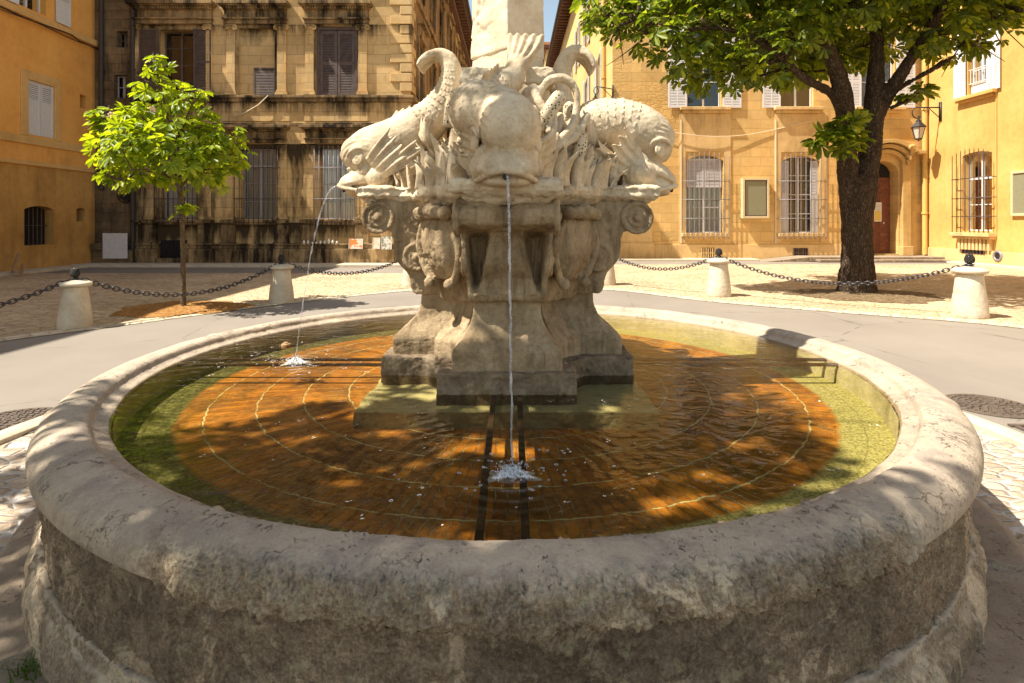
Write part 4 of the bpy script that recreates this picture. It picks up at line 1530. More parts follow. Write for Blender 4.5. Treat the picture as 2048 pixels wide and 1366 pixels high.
dolphin(ROW_LEFT, DIRS['back'], 'stone dolphin on the far side of the fountain, hidden behind the obelisk', (0.42, 0.70), 0.0, None, 0.011)

# carved reeds, shells and coral between the dolphins
rock = thing('carved_rockwork', 'carved stone reeds, shells and coral heaped between the dolphins', 'rockwork', (FCX, FCY, 1.83))
mb = MB()
mb.lathe([(0.60, 1.80), (0.56, 1.90), (0.48, 2.02), (0.42, 2.15), (0.36, 2.30), (0.33, 2.42), (0.30, 2.52)], (FCX, FCY, 0), 40)
me = fuse(mb, 0.014, 2)
displace(me, lambda co, no: fbm(co, 7, 4, 0.6) * 0.07 + fbm(co, 20, 4, 0.6) * 0.02)
finish(me, 'dolphin_stone')
link('rock_core', me, rock)

def blade(mb, a, r, z0, h, w, lean, curl, twist, th=0.013):
    out = Vector((math.cos(a), math.sin(a), 0)); side = Vector((-math.sin(a), math.cos(a), 0))
    s2 = side * math.cos(twist) + out * math.sin(twist)
    o2 = out * math.cos(twist) - side * math.sin(twist)
    rings = []
    m = 13
    for i in range(m):
        t = i / (m - 1)
        c = Vector((FCX, FCY, z0)) + out * (r + lean * t * t) + side * (curl * math.sin(t * 3.4)) + Vector((0, 0, h * t))
        ww = w * (0.62 + 0.75 * math.sin(PI * min(1, 0.15 + 0.72 * t))) * (1 - max(0, (t - 0.72) / 0.28) ** 1.6 * 0.93)
        tt = th * (1 - 0.6 * t)
        ring = []
        for k in range(12):
            b = 2 * PI * k / 12
            ring.append(tuple(c + s2 * (ww * math.cos(b)) + o2 * (tt * math.sin(b) - 0.55 * ww * math.cos(b) ** 2)))
        rings.append(ring)
    mb.loft(rings)

rr = random.Random(4)
for q in range(4):
    d = q * PI / 2 + PI / 4
    mb = MB()
    for layer, (r, n_, hmin, hmax, w) in enumerate(((0.68, 13, 0.12, 0.22, 0.034), (0.62, 12, 0.18, 0.29, 0.04), (0.55, 10, 0.24, 0.36, 0.046), (0.47, 8, 0.30, 0.44, 0.05))):
        for i in range(n_):
            u = (i + 0.5 + rr.uniform(-0.25, 0.25)) / n_ * 2 - 1
            span = R(33) + (0.03 * layer)
            extra = 0.10 * abs(u) ** 2 if layer < 2 else 0.04 * abs(u)
            blade(mb, d + u * span, r - 0.02 + extra, 1.815, rr.uniform(hmin, hmax), w * rr.uniform(0.7, 1.1), rr.uniform(0.0, 0.13), rr.uniform(-0.035, 0.035), rr.uniform(-0.7, 0.7))
    # a ruffled shell and a lump or two
    for s in (-1, 1):
        aa = d + s * R(22)
        p = lambda r, z, t=0: (FCX + r * math.cos(aa + t), FCY + r * math.sin(aa + t), z)
        ident = lambda x, y, z: (x, y, z)
        fin(mb, ident, p(0.50, 2.08, -0.10), p(0.50, 2.06, 0.16), p(0.60, 2.30, -0.26), p(0.62, 2.24, 0.30), 4, 0.016, 0.014, 34, 12, 0.05)
    me = fuse(mb, 0.0055, 0)
    displace(me, lambda co, no: fbm(co, 14, 4, 0.6) * 0.004 + fbm(co, 45, 3) * 0.0015)
    finish(me, 'dolphin_stone')
    link('reed_cluster', me, rock)
for pts, rad in (([(0.17, 3.47, 2.16), (0.22, 3.44, 2.26), (0.275, 3.42, 2.34), (0.305, 3.42, 2.375)], (0.040, 0.046, 0.046, 0.034)),
                 ([(0.36, 3.62, 2.16), (0.37, 3.60, 2.28), (0.355, 3.6, 2.36)], (0.05, 0.052, 0.035)),
                 ([(-0.40, 3.60, 2.20), (-0.375, 3.58, 2.34), (-0.345, 3.57, 2.43)], (0.036, 0.042, 0.032)),
                 ([(0.40, 3.52, 1.98), (0.42, 3.50, 2.08), (0.43, 3.5, 2.16)], (0.04, 0.042, 0.03))):
    mb = MB()
    P_ = catmull(np.hstack([np.array(pts), np.array(rad)[:, None]]), 16)
    mb.tube([tuple(p[:3]) for p in P_], [p[3] * (1 if i < 14 else 0.75 if i == 14 else 0.35) for i, p in enumerate(P_)], 18)
    mb.build('coral', 'coral_stone', rock, smooth='all')
mb = MB()
pts = [(0.20 + 0.0 * t, 3.50, 2.28) for t in (0,)]
arch = [(0.285 + 0.115 * math.cos(b), 3.50, 2.36 + 0.125 * math.sin(b)) for b in np.linspace(-0.5, PI + 0.1, 22)]
mb.tube(arch, [0.018 + 0.012 * math.sin(PI * i / 21) for i in range(22)], 8)
stem_ = [(0.40, 3.50, 2.32), (0.38, 3.47, 2.22), (0.33, 3.43, 2.14), (0.26, 3.41, 2.06)]
mb.tube([tuple(p) for p in catmull(stem_, 14)], 0.026, 8)
stem_ = [(0.47, 3.52, 2.27), (0.42, 3.48, 2.17), (0.36, 3.44, 2.10), (0.22, 3.40, 2.02)]
mb.tube([tuple(p) for p in catmull(stem_, 14)], [0.022 + 0.01 * math.sin(i) ** 2 for i in range(14)], 8)
stem_ = [(0.13, 3.52, 2.44), (0.16, 3.47, 2.34), (0.20, 3.45, 2.26), (0.23, 3.44, 2.14)]
mb.tube([tuple(p) for p in catmull(stem_, 14)], 0.030, 8)
part_from(mb, 'shell', 'dolphin_stone', rock, 0.008, 2, (0.006, 0.003, 0.0))

# ------------------------------------------------------------------ falling water
def jet(name_label, p0, p1, r0, r1, rise=0.0, seed=1):
    rs = random.Random(seed)
    p0, p1 = Vector(p0), Vector(p1)
    j = thing('water_jet', name_label, 'water jet', tuple(p1))
    pts, rad = [], []
    n_ = 70
    for i in range(n_ + 1):
        t = i / n_
        p = p0.lerp(p1, t)
        p.z = p0.z + (p1.z - p0.z) * t * t + rise * t * (1 - t)
        wob = 0.0035 * t
        pts.append((p.x + rs.uniform(-wob, wob), p.y + rs.uniform(-wob, wob), p.z))
        rad.append((r0 + (r1 - r0) * t) * (1 + 0.28 * t * math.sin(i * 1.7) + rs.uniform(-0.15, 0.15)))
    mb = MB()
    mb.tube(pts, rad, 10)
    mb.build('stream', 'jet', j, smooth='all')
    mb = MB()
    # a low boiling mound of white water, thin sheets round it and a few droplets
    n_, m_ = 40, 16
    V, F = [], []
    for q in range(m_):
        t = q / (m_ - 1)
        for k in range(n_):
            a = 2 * PI * k / n_
            w = 1 + 0.35 * math.sin(3 * a + seed) + 0.25 * math.sin(7 * a + 2 * seed) + 0.12 * rs.uniform(-1, 1)
            d = 0.068 * t * w
            z = 0.026 * math.exp(-(t * 2.2) ** 2) * (1 + 0.35 * rs.uniform(-1, 1)) + 0.006 * (1 - t) * rs.uniform(0, 1.5)
            V.append((p1.x + 1.25 * d * math.cos(a), p1.y + d * math.sin(a), WZ + z - 0.004 * t))
    for q in range(m_ - 1):
        for k in range(n_):
            F.append((q * n_ + k, q * n_ + (k + 1) % n_, (q + 1) * n_ + (k + 1) % n_, (q + 1) * n_ + k))
    mb.add(V, F)
    for i in range(90):
        a = rs.uniform(0, 2 * PI)
        d = abs(rs.gauss(0, 1)) * 0.06
        mb.ball((p1.x + d * math.cos(a) * 1.4, p1.y + d * math.sin(a), WZ + rs.uniform(0.0, 0.07) * math.exp(-d / 0.06)), rs.uniform(0.0012, 0.0034), 6, 4)
    for i in range(36):
        a = rs.uniform(0, 2 * PI)
        d = 0.08 + abs(rs.gauss(0, 1)) * 0.10
        mb.torus((p1.x + d * math.cos(a) * 1.6, p1.y + d * math.sin(a), WZ + 0.0005), rs.uniform(0.003, 0.007), 0.0010, 'Z', 10, 4)
    mb.build('splash', 'foam', j, smooth='all')['kind'] = 'stuff'
    return j
jet('straight jet of water falling from the front dolphin and splashing between two iron bars', (FCX + 0.005, 2.855, 1.828), (0.0, 2.20, WZ), 0.0078, 0.0042, 0.15, 3)
jet('thin arched jet of water falling from the dolphin in profile on the left', (FCX - 1.15, 3.985, 1.826), (-1.50, 3.96, WZ), 0.0062, 0.0030, 0.42, 8)

# ------------------------------------------------------------------ houses: shared pieces
def PX(x, Y): return (x - 1024) / FPX * Y
def PZ(y, Y): return HC + (HZ - y) / FPX * Y

def wall_mesh(mb, a0, a1, z0, z1, holes, depth=0.32):
    """front of a wall at p = 0 with openings (x0,x1,z0,z1,rise) and their reveals; rise > 0 makes a segmental arch"""
    xs = sorted(set([a0, a1] + [h[0] for h in holes] + [h[1] for h in holes]))
    zs = sorted(set([z0, z1] + [h[2] for h in holes] + [h[3] for h in holes]))
    for i in range(len(xs) - 1):
        for j in range(len(zs) - 1):
            cx, cz = (xs[i] + xs[i + 1]) / 2, (zs[j] + zs[j + 1]) / 2
            if any(h[0] < cx < h[1] and h[2] < cz < h[3] for h in holes):
                continue
            mb.quad((xs[i], 0, zs[j]), (xs[i + 1], 0, zs[j]), (xs[i + 1], 0, zs[j + 1]), (xs[i], 0, zs[j + 1]))
    for h in holes:
        x0, x1, b, t = h[:4]
        rise = h[4] if len(h) > 4 else 0
        d = -(h[5] if len(h) > 5 else depth)
        mb.quad((x0, 0, b), (x0, d, b), (x0, d, t - rise), (x0, 0, t - rise))
        mb.quad((x1, 0, b), (x1, d, b), (x1, d, t - rise), (x1, 0, t - rise))
        mb.quad((x0, 0, b), (x1, 0, b), (x1, d, b), (x0, d, b))
        if rise:
            n_ = 12
            w = (x1 - x0) / 2
            Rr = (w * w + rise * rise) / (2 * rise)
            arc = []
            for k in range(n_ + 1):
                x = -w + 2 * w * k / n_
                arc.append(((x0 + x1) / 2 + x, t - Rr + math.sqrt(max(0, Rr * Rr - x * x))))
            for k in range(n_):
                (xa, za), (xb, zb) = arc[k], arc[k + 1]
                mb.quad((xa, 0, za), (xb, 0, zb), (xb, 0, t), (xa, 0, t))
                mb.quad((xa, 0, za), (xb, 0, zb), (xb, d, zb), (xa, d, za))
        else:
            mb.quad((x0, 0, t), (x1, 0, t), (x1, d, t), (x0, d, t))

def window(root, T, x0, x1, z0, z1, p, mat='grey_frame', cols=2, rows=3, curtain=None, bar=0.05, inside=None, top_rail=None):
    mb = MB(T)
    d = 0.045
    mb.box(x0, x0 + bar, p - d, p, z0, z1)
    mb.box(x1 - bar, x1, p - d, p, z0, z1)
    mb.box(x0 + bar, x1 - bar, p - d, p, z0, z0 + bar)
    mb.box(x0 + bar, x1 - bar, p - d, p, z1 - bar, z1)
    for c in range(1, cols):
        x = x0 + (x1 - x0) * c / cols
        b = bar * (0.85 if c * 2 == cols else 0.35)
        mb.box(x - b, x + b, p - d, p + 0.006, z0 + bar, z1 - bar)
    for r in range(1, rows):
        z = z0 + (z1 - z0) * r / rows
        b = bar * 0.30
        if top_rail is not None and r == top_rail: b = bar * 0.8
        mb.box(x0 + bar, x1 - bar, p - d * 0.8, p - 0.004, z - b, z + b)
    w = mb.build('window', mat, root, bevel=0.004)
    m2 = MB(T)
    m2.quad((x0 + 0.01, p - 0.03, z0 + 0.01), (x1 - 0.01, p - 0.03, z0 + 0.01), (x1 - 0.01, p - 0.03, z1 - 0.01), (x0 + 0.01, p - 0.03, z1 - 0.01))
    m2.build('pane', 'glass', w)
    if curtain:
        for ca, cb in curtain['spans']:
            m3 = MB(T)
            n_ = 60
            V, F = [], []
            for k in range(n_ + 1):
                x = x0 + (x1 - x0) * (ca + (cb - ca) * k / n_)
                q = p - 0.11 + 0.022 * math.sin(k * 1.05) + 0.012 * math.sin(k * 2.3 + x * 7)
                V += [(x, q, z0 + 0.02), (x, q, z1 - 0.03)]
            for k in range(n_):
                F.append((2 * k, 2 * k + 2, 2 * k + 3, 2 * k + 1))
            m3.add(V, F)
            m3.build('curtain', curtain.get('mat', 'curtain_cloth'), w, smooth='all')
    return w

def shutter(root, T, x0, x1, z0, z1, p, mat, rails=(0.5,), pitch=0.055, stile=0.07, solid_below=None, mid_stile=False, name='shutter'):
    mb = MB(T)
    th = 0.035
    mb.box(x0, x0 + stile, p, p + th, z0, z1)
    mb.box(x1 - stile, x1, p, p + th, z0, z1)
    zr = [z0] + [z0 + (z1 - z0) * r for r in rails] + [z1]
    spans = []
    hs = stile * 0.55
    mb.box(x0 + stile, x1 - stile, p + 0.002, p + th - 0.002, z0, z0 + 2 * hs)
    mb.box(x0 + stile, x1 - stile, p + 0.002, p + th - 0.002, z1 - 2 * hs, z1)
    for zz in zr[1:-1]:
        mb.box(x0 + stile, x1 - stile, p + 0.002, p + th - 0.002, zz - hs, zz + hs)
    if mid_stile:
        xm = (x0 + x1) / 2
        mb.box(xm - stile * 0.4, xm + stile * 0.4, p + 0.001, p + th - 0.003, z0 + 2 * hs, z1 - 2 * hs)
    for a, b in zip(zr[:-1], zr[1:]):
        lo, hi = a + hs * (2 if a == z0 else 1), b - hs * (2 if b == z1 else 1)
        if solid_below is not None and hi <= z0 + (z1 - z0) * solid_below + 0.02:
            mb.box(x0 + stile, x1 - stile, p + 0.006, p + th - 0.010, lo, hi)
            continue
        n_ = max(1, int((hi - lo) / pitch))
        for k in range(n_):
            zc = lo + (k + 0.5) * (hi - lo) / n_
            s = (hi - lo) / n_
            mb.add([(x0 + stile, p + 0.004, zc + s * 0.42), (x1 - stile, p + 0.004, zc + s * 0.42), (x1 - stile, p + 0.012, zc + s * 0.5), (x0 + stile, p + 0.012, zc + s * 0.5),
                    (x0 + stile, p + th - 0.008, zc - s * 0.38), (x1 - stile, p + th - 0.008, zc - s * 0.38), (x1 - stile, p + th - 0.002, zc - s * 0.24), (x0 + stile, p + th - 0.002, zc - s * 0.24)],
                   [(0, 1, 2, 3), (4, 7, 6, 5), (3, 2, 6, 7), (0, 4, 5, 1), (0, 3, 7, 4), (1, 5, 6, 2)])
    return mb.build(name, mat, root)

def grille(root, T, x0, x1, z0, z1, p, mat, nv, hz, r=0.012, spikes=0.0, arch=0.0, stub=True, bulge=0.0, curl=0.0):
    mb = MB(T)
    xm, hw = (x0 + x1) / 2, (x1 - x0) / 2
    for k in range(nv):
        x = x0 + (x1 - x0) * k / (nv - 1)
        top = z1 + spikes - arch * ((x - xm) / hw) ** 2
        pts = [(x, p, top), (x, p, (z0 + z1) / 2)]
        if bulge:
            pts = [(x, p, top)] + [(x, p + bulge * math.sin(PI * min(1, max(0, t))) ** 1.0 * (1 if t < 1 else 0), z1 - 0.4 * (z1 - z0) - 0.6 * (z1 - z0) * t) for t in np.linspace(0, 1, 9)]
        else:
            pts.append((x, p, z0))
        if curl:
            pts += [(x, p - 0.0, z0 - 0.02), (x, p - curl * 0.5, z0 - curl * 0.8), (x, p - curl, z0 - curl * 0.5)]
        rad = [r] * len(pts)
        if spikes:
            rad[0] = 0.003
            pts.insert(1, (x, p, top - 0.09)); rad.insert(1, r)
        mb.tube(pts, rad, 6)
    for z in hz:
        q = p
        if bulge:
            t = (z1 - 0.4 * (z1 - z0) - z) / (0.6 * (z1 - z0))
            if 0 < t < 1: q = p + bulge * math.sin(PI * t)
        mb.bar((x0 - 0.03, q, z), (x1 + 0.03, q, z), r * 1.1, 6)
        if stub:
            mb.bar((x0 - 0.03, q, z), (x0 - 0.06, -0.02, z), r, 6)
            mb.bar((x1 + 0.03, q, z), (x1 + 0.06, -0.02, z), r, 6)
    return mb.build('window_grille', mat, root, smooth='all')

def pipe(root, T, pts, r, mat, name='drainpipe', n_=10):
    mb = MB(T)
    mb.tube(pts, r, n_)
    a, b = Vector(pts[0]), Vector(pts[-1])
    L_ = (b - a).length
    for k in range(1, int(L_ / 2.2) + 1):
        c = a.lerp(b, k * 2.2 / L_)
        d = (b - a).normalized() * 0.04
        mb.bar(tuple(c - d), tuple(c + d), r * 1.3, n_)
    return mb.build(name, mat, root, smooth=True)

# ------------------------------------------------------------------ the sooty palace on the left of the street
YP = 21.5
def Tp(a, p, z): return (a, YP - p, z)
ax = lambda x: PX(x, YP)
az = lambda y: PZ(y, YP)
pal = thing('stone_palace', 'soot-stained stone palace front with columns, brown shutters and iron window bars', 'palace', (-9.5, YP, 0))
PAL_H = 14.9
BAYS = [dict(c=357, up='open'), dict(c=516, up='blind'), dict(c=674, up='closed')]
holes = []
for b in BAYS:
    c = b['c']
    b['lw'] = (ax(c - 34), ax(c + 36)); b['lz'] = (az(438), az(296))
    holes.append((*b['lw'], *b['lz'], 0, 0.40))
    if b['up'] == 'open':
        b['uw'] = (ax(c - 36), ax(c + 32)); b['uz'] = (az(193), az(60))
        holes.append((*b['uw'], *b['uz'], 0, 0.45))
    elif b['up'] == 'closed':
        b['uw'] = (ax(c - 41), ax(c + 41)); b['uz'] = (az(192), az(53))
        holes.append((*b['uw'], *b['uz'], 0, 0.22))
    else:
        b['uw'] = (ax(c - 37), ax(c + 34)); b['uz'] = (az(192), az(57))
        holes.append((*b['uw'], *b['uz'], 0, 0.12))
XR, XL = ax(822), ax(276)
mb = MB(Tp)
wall_mesh(mb, XL, XR, 0, PAL_H, holes)
mb.build('wall', 'palace_stone', pal)
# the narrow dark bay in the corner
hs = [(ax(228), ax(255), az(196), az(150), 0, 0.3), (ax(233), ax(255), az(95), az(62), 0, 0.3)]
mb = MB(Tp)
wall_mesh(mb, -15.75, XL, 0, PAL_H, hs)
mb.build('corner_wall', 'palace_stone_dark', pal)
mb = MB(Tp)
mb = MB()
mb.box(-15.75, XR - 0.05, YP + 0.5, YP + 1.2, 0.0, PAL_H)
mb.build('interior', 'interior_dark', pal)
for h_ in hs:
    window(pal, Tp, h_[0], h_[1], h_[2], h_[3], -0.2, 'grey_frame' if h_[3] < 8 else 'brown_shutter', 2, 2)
# oculus
mb = MB(Tp)
oc = (ax(251), az(391))
mb.torus((oc[0], 0.0, oc[1]), 0.24, 0.06, 'Y', 28, 8)
mb.build('round_window', 'palace_trim', pal, smooth='all')
mb = MB(Tp)
mb.prism([(oc[0] + 0.2 * math.cos(2 * PI * k / 20), oc[1] + 0.2 * math.sin(2 * PI * k / 20)) for k in range(20)], 0.0, 0.012)
mb.build('round_pane', 'interior_dark', pal)
# blind panel of the middle bay, with a small louvre in its corner
b = BAYS[1]
mb = MB(Tp)
mb.box(b['uw'][0], b['uw'][1], -0.2, -0.11, b['uz'][0], b['uz'][1])
mb.build('blind_panel', 'palace_stone', pal)
shutter(pal, Tp, ax(507), ax(549), az(190), az(135), -0.06, 'brown_shutter', (), 0.055, 0.05)
# string course and panels between the storeys
mb = MB(Tp)
mb.box(XL, XR + 0.12, 0, 0.16, az(197), az(192))
mb.box(XL, XR + 0.08, 0, 0.09, az(204), az(197.2))
mb.box(XL, XR + 0.07, 0, 0.05, az(252), az(246))
mb.build('string_course', 'palace_trim', pal, bevel=0.012)
mb = MB(Tp)
for x0, x1 in ((280, 432), (445, 475), (481, 548), (554, 580), (609, 622), (628, 736)):
    mb.box(ax(x0), ax(x1), 0.002, 0.035, az(243), az(207))
mb.build('parapet_panel', 'palace_stone', pal, bevel=0.012)

def entablature(xa, xb, ytop, ybot, big=True):
    """architrave, frieze and dentilled cornice over a window"""
    m_ = MB(Tp)
    H = ybot - ytop
    y1 = ytop + H * 0.16; y2 = ytop + H * 0.34; y3 = ytop + H * 0.72; y4 = ytop + H * 0.80
    m_.box(ax(xa - 7), ax(xb + 7), 0, 0.42, az(y1), az(ytop))
    m_.box(ax(xa - 4), ax(xb + 4), 0, 0.34, az(y1 + 2), az(y1) - 0.003)
    m_.box(ax(xa), ax(xb), 0, 0.17, az(y2), az(y1 + 2) - 0.003)
    n_ = int((xb - xa) / 5)
    for k in range(n_):
        xx = xa + 2 + (xb - xa - 4) * (k + 0.5) / n_
        m_.box(ax(xx - 1.4), ax(xx + 1.4), 0.17, 0.27, az(y2 - 0.5), az(y1 + 2.2))
    m_.box(ax(xa + 1), ax(xb - 1), 0, 0.13, az(y3), az(y2) - 0.003)
    m_.box(ax(xa - 1), ax(xb + 1), 0, 0.24, az(y4), az(y3) - 0.003)
    m_.box(ax(xa + 1), ax(xb - 1), 0, 0.16, az(ybot), az(y4) - 0.003)
    m_.build('entablature', 'palace_trim', pal, bevel=0.012)

def pilaster(xa, xb, ytop, ybot, ionic):
    m_ = MB(Tp)
    h = 5
    m_.box(ax(xa), ax(xb), 0.001, 0.10, az(ybot - 10), az(ytop + 9))
    for q, (e, y0, y1) in enumerate(((3.4, ybot, ybot - 4.5), (2.4, ybot - 4.7, ybot - 7), (1.2, ybot - 7.2, ybot - 10))):
        m_.box(ax(xa - e), ax(xb + e), 0.0, 0.15 - 0.015 * q, az(y0), az(y1))
    m_.box(ax(xa - 3.5), ax(xb + 3.5), 0.0, 0.17, az(ytop + 2.5), az(ytop))
    if ionic:
        m_.box(ax(xa - 1), ax(xb + 1), 0.0, 0.13, az(ytop + 9), az(ytop + 2.7))
        for xx in (xa - 1, xb + 1):
            c = (ax(xx), 0.15, az(ytop + 6.5))
            m_.torus(c, 0.072, 0.030, 'Y', 18, 7)
            m_.ball(c, 0.038, 10, 6)
    else:
        m_.box(ax(xa - 1.5), ax(xb + 1.5), 0.0, 0.14, az(ytop + 6), az(ytop + 2.7))
        m_.box(ax(xa - 0.5), ax(xb + 0.5), 0.0, 0.12, az(ytop + 9), az(ytop + 6.2))
    m_.build('pilaster', 'palace_stone', pal, bevel=0.008)

for i, b in enumerate(BAYS):
    c = b['c']
    lo = {0: (268, 430), 1: (447, 578), 2: (607, 742)}[i]
    entablature(lo[0] + 3, lo[1] - 3, 8, 50)
    entablature(lo[0] + 5, lo[1] - 4, 253, 287)
    ua, ub = b['uw']
    pl = {0: ((270, 282), (414, 426)), 1: ((455, 472), (556, 574)), 2: ((612, 629), (718, 735))}[i]
    for xa, xb in pl:
        pilaster(xa, xb, 51, 191, True)
    ll = {0: ((291, 311), (404, 424)), 1: ((450, 468), (556, 575)), 2: ((608, 628), (716, 735))}[i]
    for xa, xb in ll:
        pilaster(xa, xb, 287, 439, False)
    # moulded surround of the upper opening
    m_ = MB(Tp)
    for xx0, xx1 in ((ua - 0.12, ua), (ub, ub + 0.12)):
        m_.box(xx0, xx1, 0.0, 0.05, b['uz'][0], b['uz'][1] + 0.12)
    m_.box(ua, ub, 0.0, 0.05, b['uz'][1], b['uz'][1] + 0.12)
    m_.build('surround', 'palace_trim', pal, bevel=0.01)
    # sill, pedestals and dado under the lower window
    m_ = MB(Tp)
    m_.box(ax(lo[0]), ax(lo[1]), 0.0, 0.20, az(444), az(440))
    m_.box(ax(lo[0] + 2), ax(lo[1] - 2), 0.0, 0.13, az(449), az(444.3))
    for xa, xb in ll:
        m_.box(ax(xa - 4), ax(xb + 4), 0.0, 0.17, az(484), az(449.3))
        m_.box(ax(xa - 6), ax(xb + 6), 0.0, 0.22, az(489), az(484.3))
        m_.box(ax(xa - 5), ax(xb + 5), 0.20, 0.25, az(446), az(440))
    m_.build('window_sill', 'palace_trim', pal, bevel=0.012)
    # glazing and bars
    window(pal, Tp, *b['lw'], *b['lz'], -0.24, 'grey_frame', 2, 4, dict(spans=((0.03, 0.49), (0.52, 0.97)), mat='curtain_cream'), top_rail=3)
    grille(pal, Tp, b['lw'][0] - 0.14, b['lw'][1] + 0.14, b['lz'][0] - 0.22, b['lz'][1] + 0.06, 0.22, 'brown_iron' if i < 2 else 'pale_iron', 10, (b['lz'][0] + 0.75, b['lz'][1] - 0.75, b['lz'][0] + 0.02), 0.013)
    if b['up'] == 'open':
        window(pal, Tp, *b['uw'], *b['uz'], -0.3, 'brown_shutter', 2, 4)
        shutter(pal, Tp, ax(281), ax(c - 38), b['uz'][0] + 0.02, b['uz'][1] + 0.02, 0.07, 'brown_shutter', (0.5,), 0.055, 0.06)
        shutter(pal, Tp, ax(c + 33), ax(425), b['uz'][0] + 0.02, b['uz'][1] + 0.02, 0.07, 'brown_shutter', (0.5,), 0.055, 0.06)
    elif b['up'] == 'closed':
        m = (ua + ub) / 2
        shutter(pal, Tp, ua + 0.12, m - 0.01, b['uz'][0] + 0.03, b['uz'][1] - 0.14, -0.08, 'brown_shutter', (0.49,), 0.058, 0.10)
        shutter(pal, Tp, m + 0.01, ub - 0.12, b['uz'][0] + 0.03, b['uz'][1] - 0.14, -0.08, 'brown_shutter', (0.49,), 0.058, 0.10)
        m_ = MB(Tp)
        m_.box(ua, ua + 0.11, -0.10, -0.02, b['uz'][0], b['uz'][1]); m_.box(ub - 0.11, ub, -0.10, -0.02, b['uz'][0], b['uz'][1]); m_.box(ua + 0.11, ub - 0.11, -0.10, -0.02, b['uz'][1] - 0.12, b['uz'][1])
        m_.build('shutter_frame', 'brown_shutter', pal, bevel=0.01)
# storey above, mostly out of the picture
m_ = MB(Tp)
m_.box(XL, XR + 0.1, 0, 0.12, 10.35, 10.5)
m_.box(XL, XR + 0.45, 0, 0.45, PAL_H - 0.5, PAL_H)
m_.build('cornice', 'palace_trim', pal, bevel=0.02)
# plinth along the foot of the wall, with a bright worn top
m_ = MB(Tp)
for x0, x1 in ((278, 322), (376, 790)):
    m_.box(ax(x0), ax(x1), 0.0, 0.26, 0.05, az(497))
    m_.box(ax(x0), ax(x1), 0.0, 0.20, az(496.8), az(490.5))
    m_.box(ax(x0), ax(x1), 0.0, 0.24, az(490.3), az(487))
m_.box(ax(318), ax(380), 0.0, 0.26, 0.05, az(516))
m_.build('plinth', 'palace_trim', pal, bevel=0.015)
m_ = MB(Tp)
m_.box(ax(323), ax(375), 0.02, 0.06, az(515.5), az(480))
for k in range(9):
    m_.bar((ax(326 + 5.8 * k), 0.09, az(515)), (ax(326 + 5.8 * k), 0.09, az(481)), 0.012, 6)
m_.build('cellar_vent', 'interior_dark', pal)
# quoins at the street corner
zq, k = 0.75, 0
while zq < PAL_H - 1:
    if not (az(252) - 0.35 < zq < az(192)):
        w, w2 = (0.78, 0.40) if k % 2 else (0.40, 0.78)
        m_ = MB()
        o_ = [(XR - w, YP), (XR - w, YP - 0.06), (XR + 0.055, YP - 0.06), (XR + 0.055, YP + w2), (XR, YP + w2), (XR, YP)]
        n_ = len(o_)
        m_.add([(x, y, zq + 0.015) for x, y in o_] + [(x, y, zq + 0.345) for x, y in o_],
               [tuple(range(n_ - 1, -1, -1)), tuple(range(n_, 2 * n_))] + [(q, (q + 1) % n_, n_ + (q + 1) % n_, n_ + q) for q in range(n_)])
        m_.build('quoin', 'palace_stone', pal, bevel=0.025)
    zq += 0.36
    k += 1
pipe(pal, Tp, [(ax(206), 0.10, PAL_H - 1), (ax(206), 0.10, az(380))], 0.085, 'drainpipe_dark')
pipe(pal, Tp, [(ax(269), 0.10, PAL_H - 1), (ax(269), 0.10, az(528))], 0.085, 'drainpipe_dark')
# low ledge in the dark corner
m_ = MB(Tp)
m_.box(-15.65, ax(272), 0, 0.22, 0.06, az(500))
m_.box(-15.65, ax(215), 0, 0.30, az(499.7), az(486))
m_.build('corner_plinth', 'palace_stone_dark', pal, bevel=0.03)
# the side of the palace, going down the street
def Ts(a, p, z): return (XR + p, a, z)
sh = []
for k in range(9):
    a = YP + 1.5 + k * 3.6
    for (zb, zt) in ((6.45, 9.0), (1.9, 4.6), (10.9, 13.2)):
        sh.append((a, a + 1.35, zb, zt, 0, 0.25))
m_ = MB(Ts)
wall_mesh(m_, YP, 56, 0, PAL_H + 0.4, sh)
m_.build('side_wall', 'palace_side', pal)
for h_ in sh:
    if h_[2] > 5:
        m = (h_[0] + h_[1]) / 2
        shutter(pal, Ts, h_[0] + 0.02, m - 0.01, h_[2], h_[3], -0.06, 'brown_shutter', (0.5,), 0.075, 0.07)
        shutter(pal, Ts, m + 0.01, h_[1] - 0.02, h_[2], h_[3], -0.06, 'brown_shutter', (0.5,), 0.075, 0.07)
    else:
        window(pal, Ts, *h_[:4], -0.15, 'brown_shutter', 2, 3)
m_ = MB(Ts)
for h_ in sh:
    if h_[2] > 5:
        m_.box(h_[0] - 0.25, h_[1] + 0.25, 0, 0.30, h_[3] + 0.55, h_[3] + 0.72)
        m_.box(h_[0] - 0.12, h_[1] + 0.12, 0, 0.14, h_[3] + 0.10, h_[3] + 0.54)
        m_.box(h_[0] - 0.2, h_[0] - 0.02, 0, 0.10, h_[2], h_[3] + 0.1)
        m_.box(h_[1] + 0.02, h_[1] + 0.2, 0, 0.10, h_[2], h_[3] + 0.1)
m_.box(YP, 56, 0, 0.16, 6.20, 6.36)
m_.box(YP, 56, 0, 0.12, 10.35, 10.5)
m_.build('side_trim', 'palace_trim', pal, bevel=0.015)
m_ = MB(Ts)
m_.box(YP - 0.5, 56.4, -0.2, 0.95, PAL_H + 0.3, PAL_H + 0.42)
m_.box(YP - 0.45, 56.3, 0.0, 0.35, PAL_H - 0.25, PAL_H + 0.29)
for k in range(60):
    a = YP + 0.2 + k * 0.58
    m_.box(a, a + 0.20, 0.3, 0.85, PAL_H + 0.02, PAL_H + 0.29)
m_.build('eaves', 'eave_wood', pal, bevel=0.01)
m_ = MB(Ts)
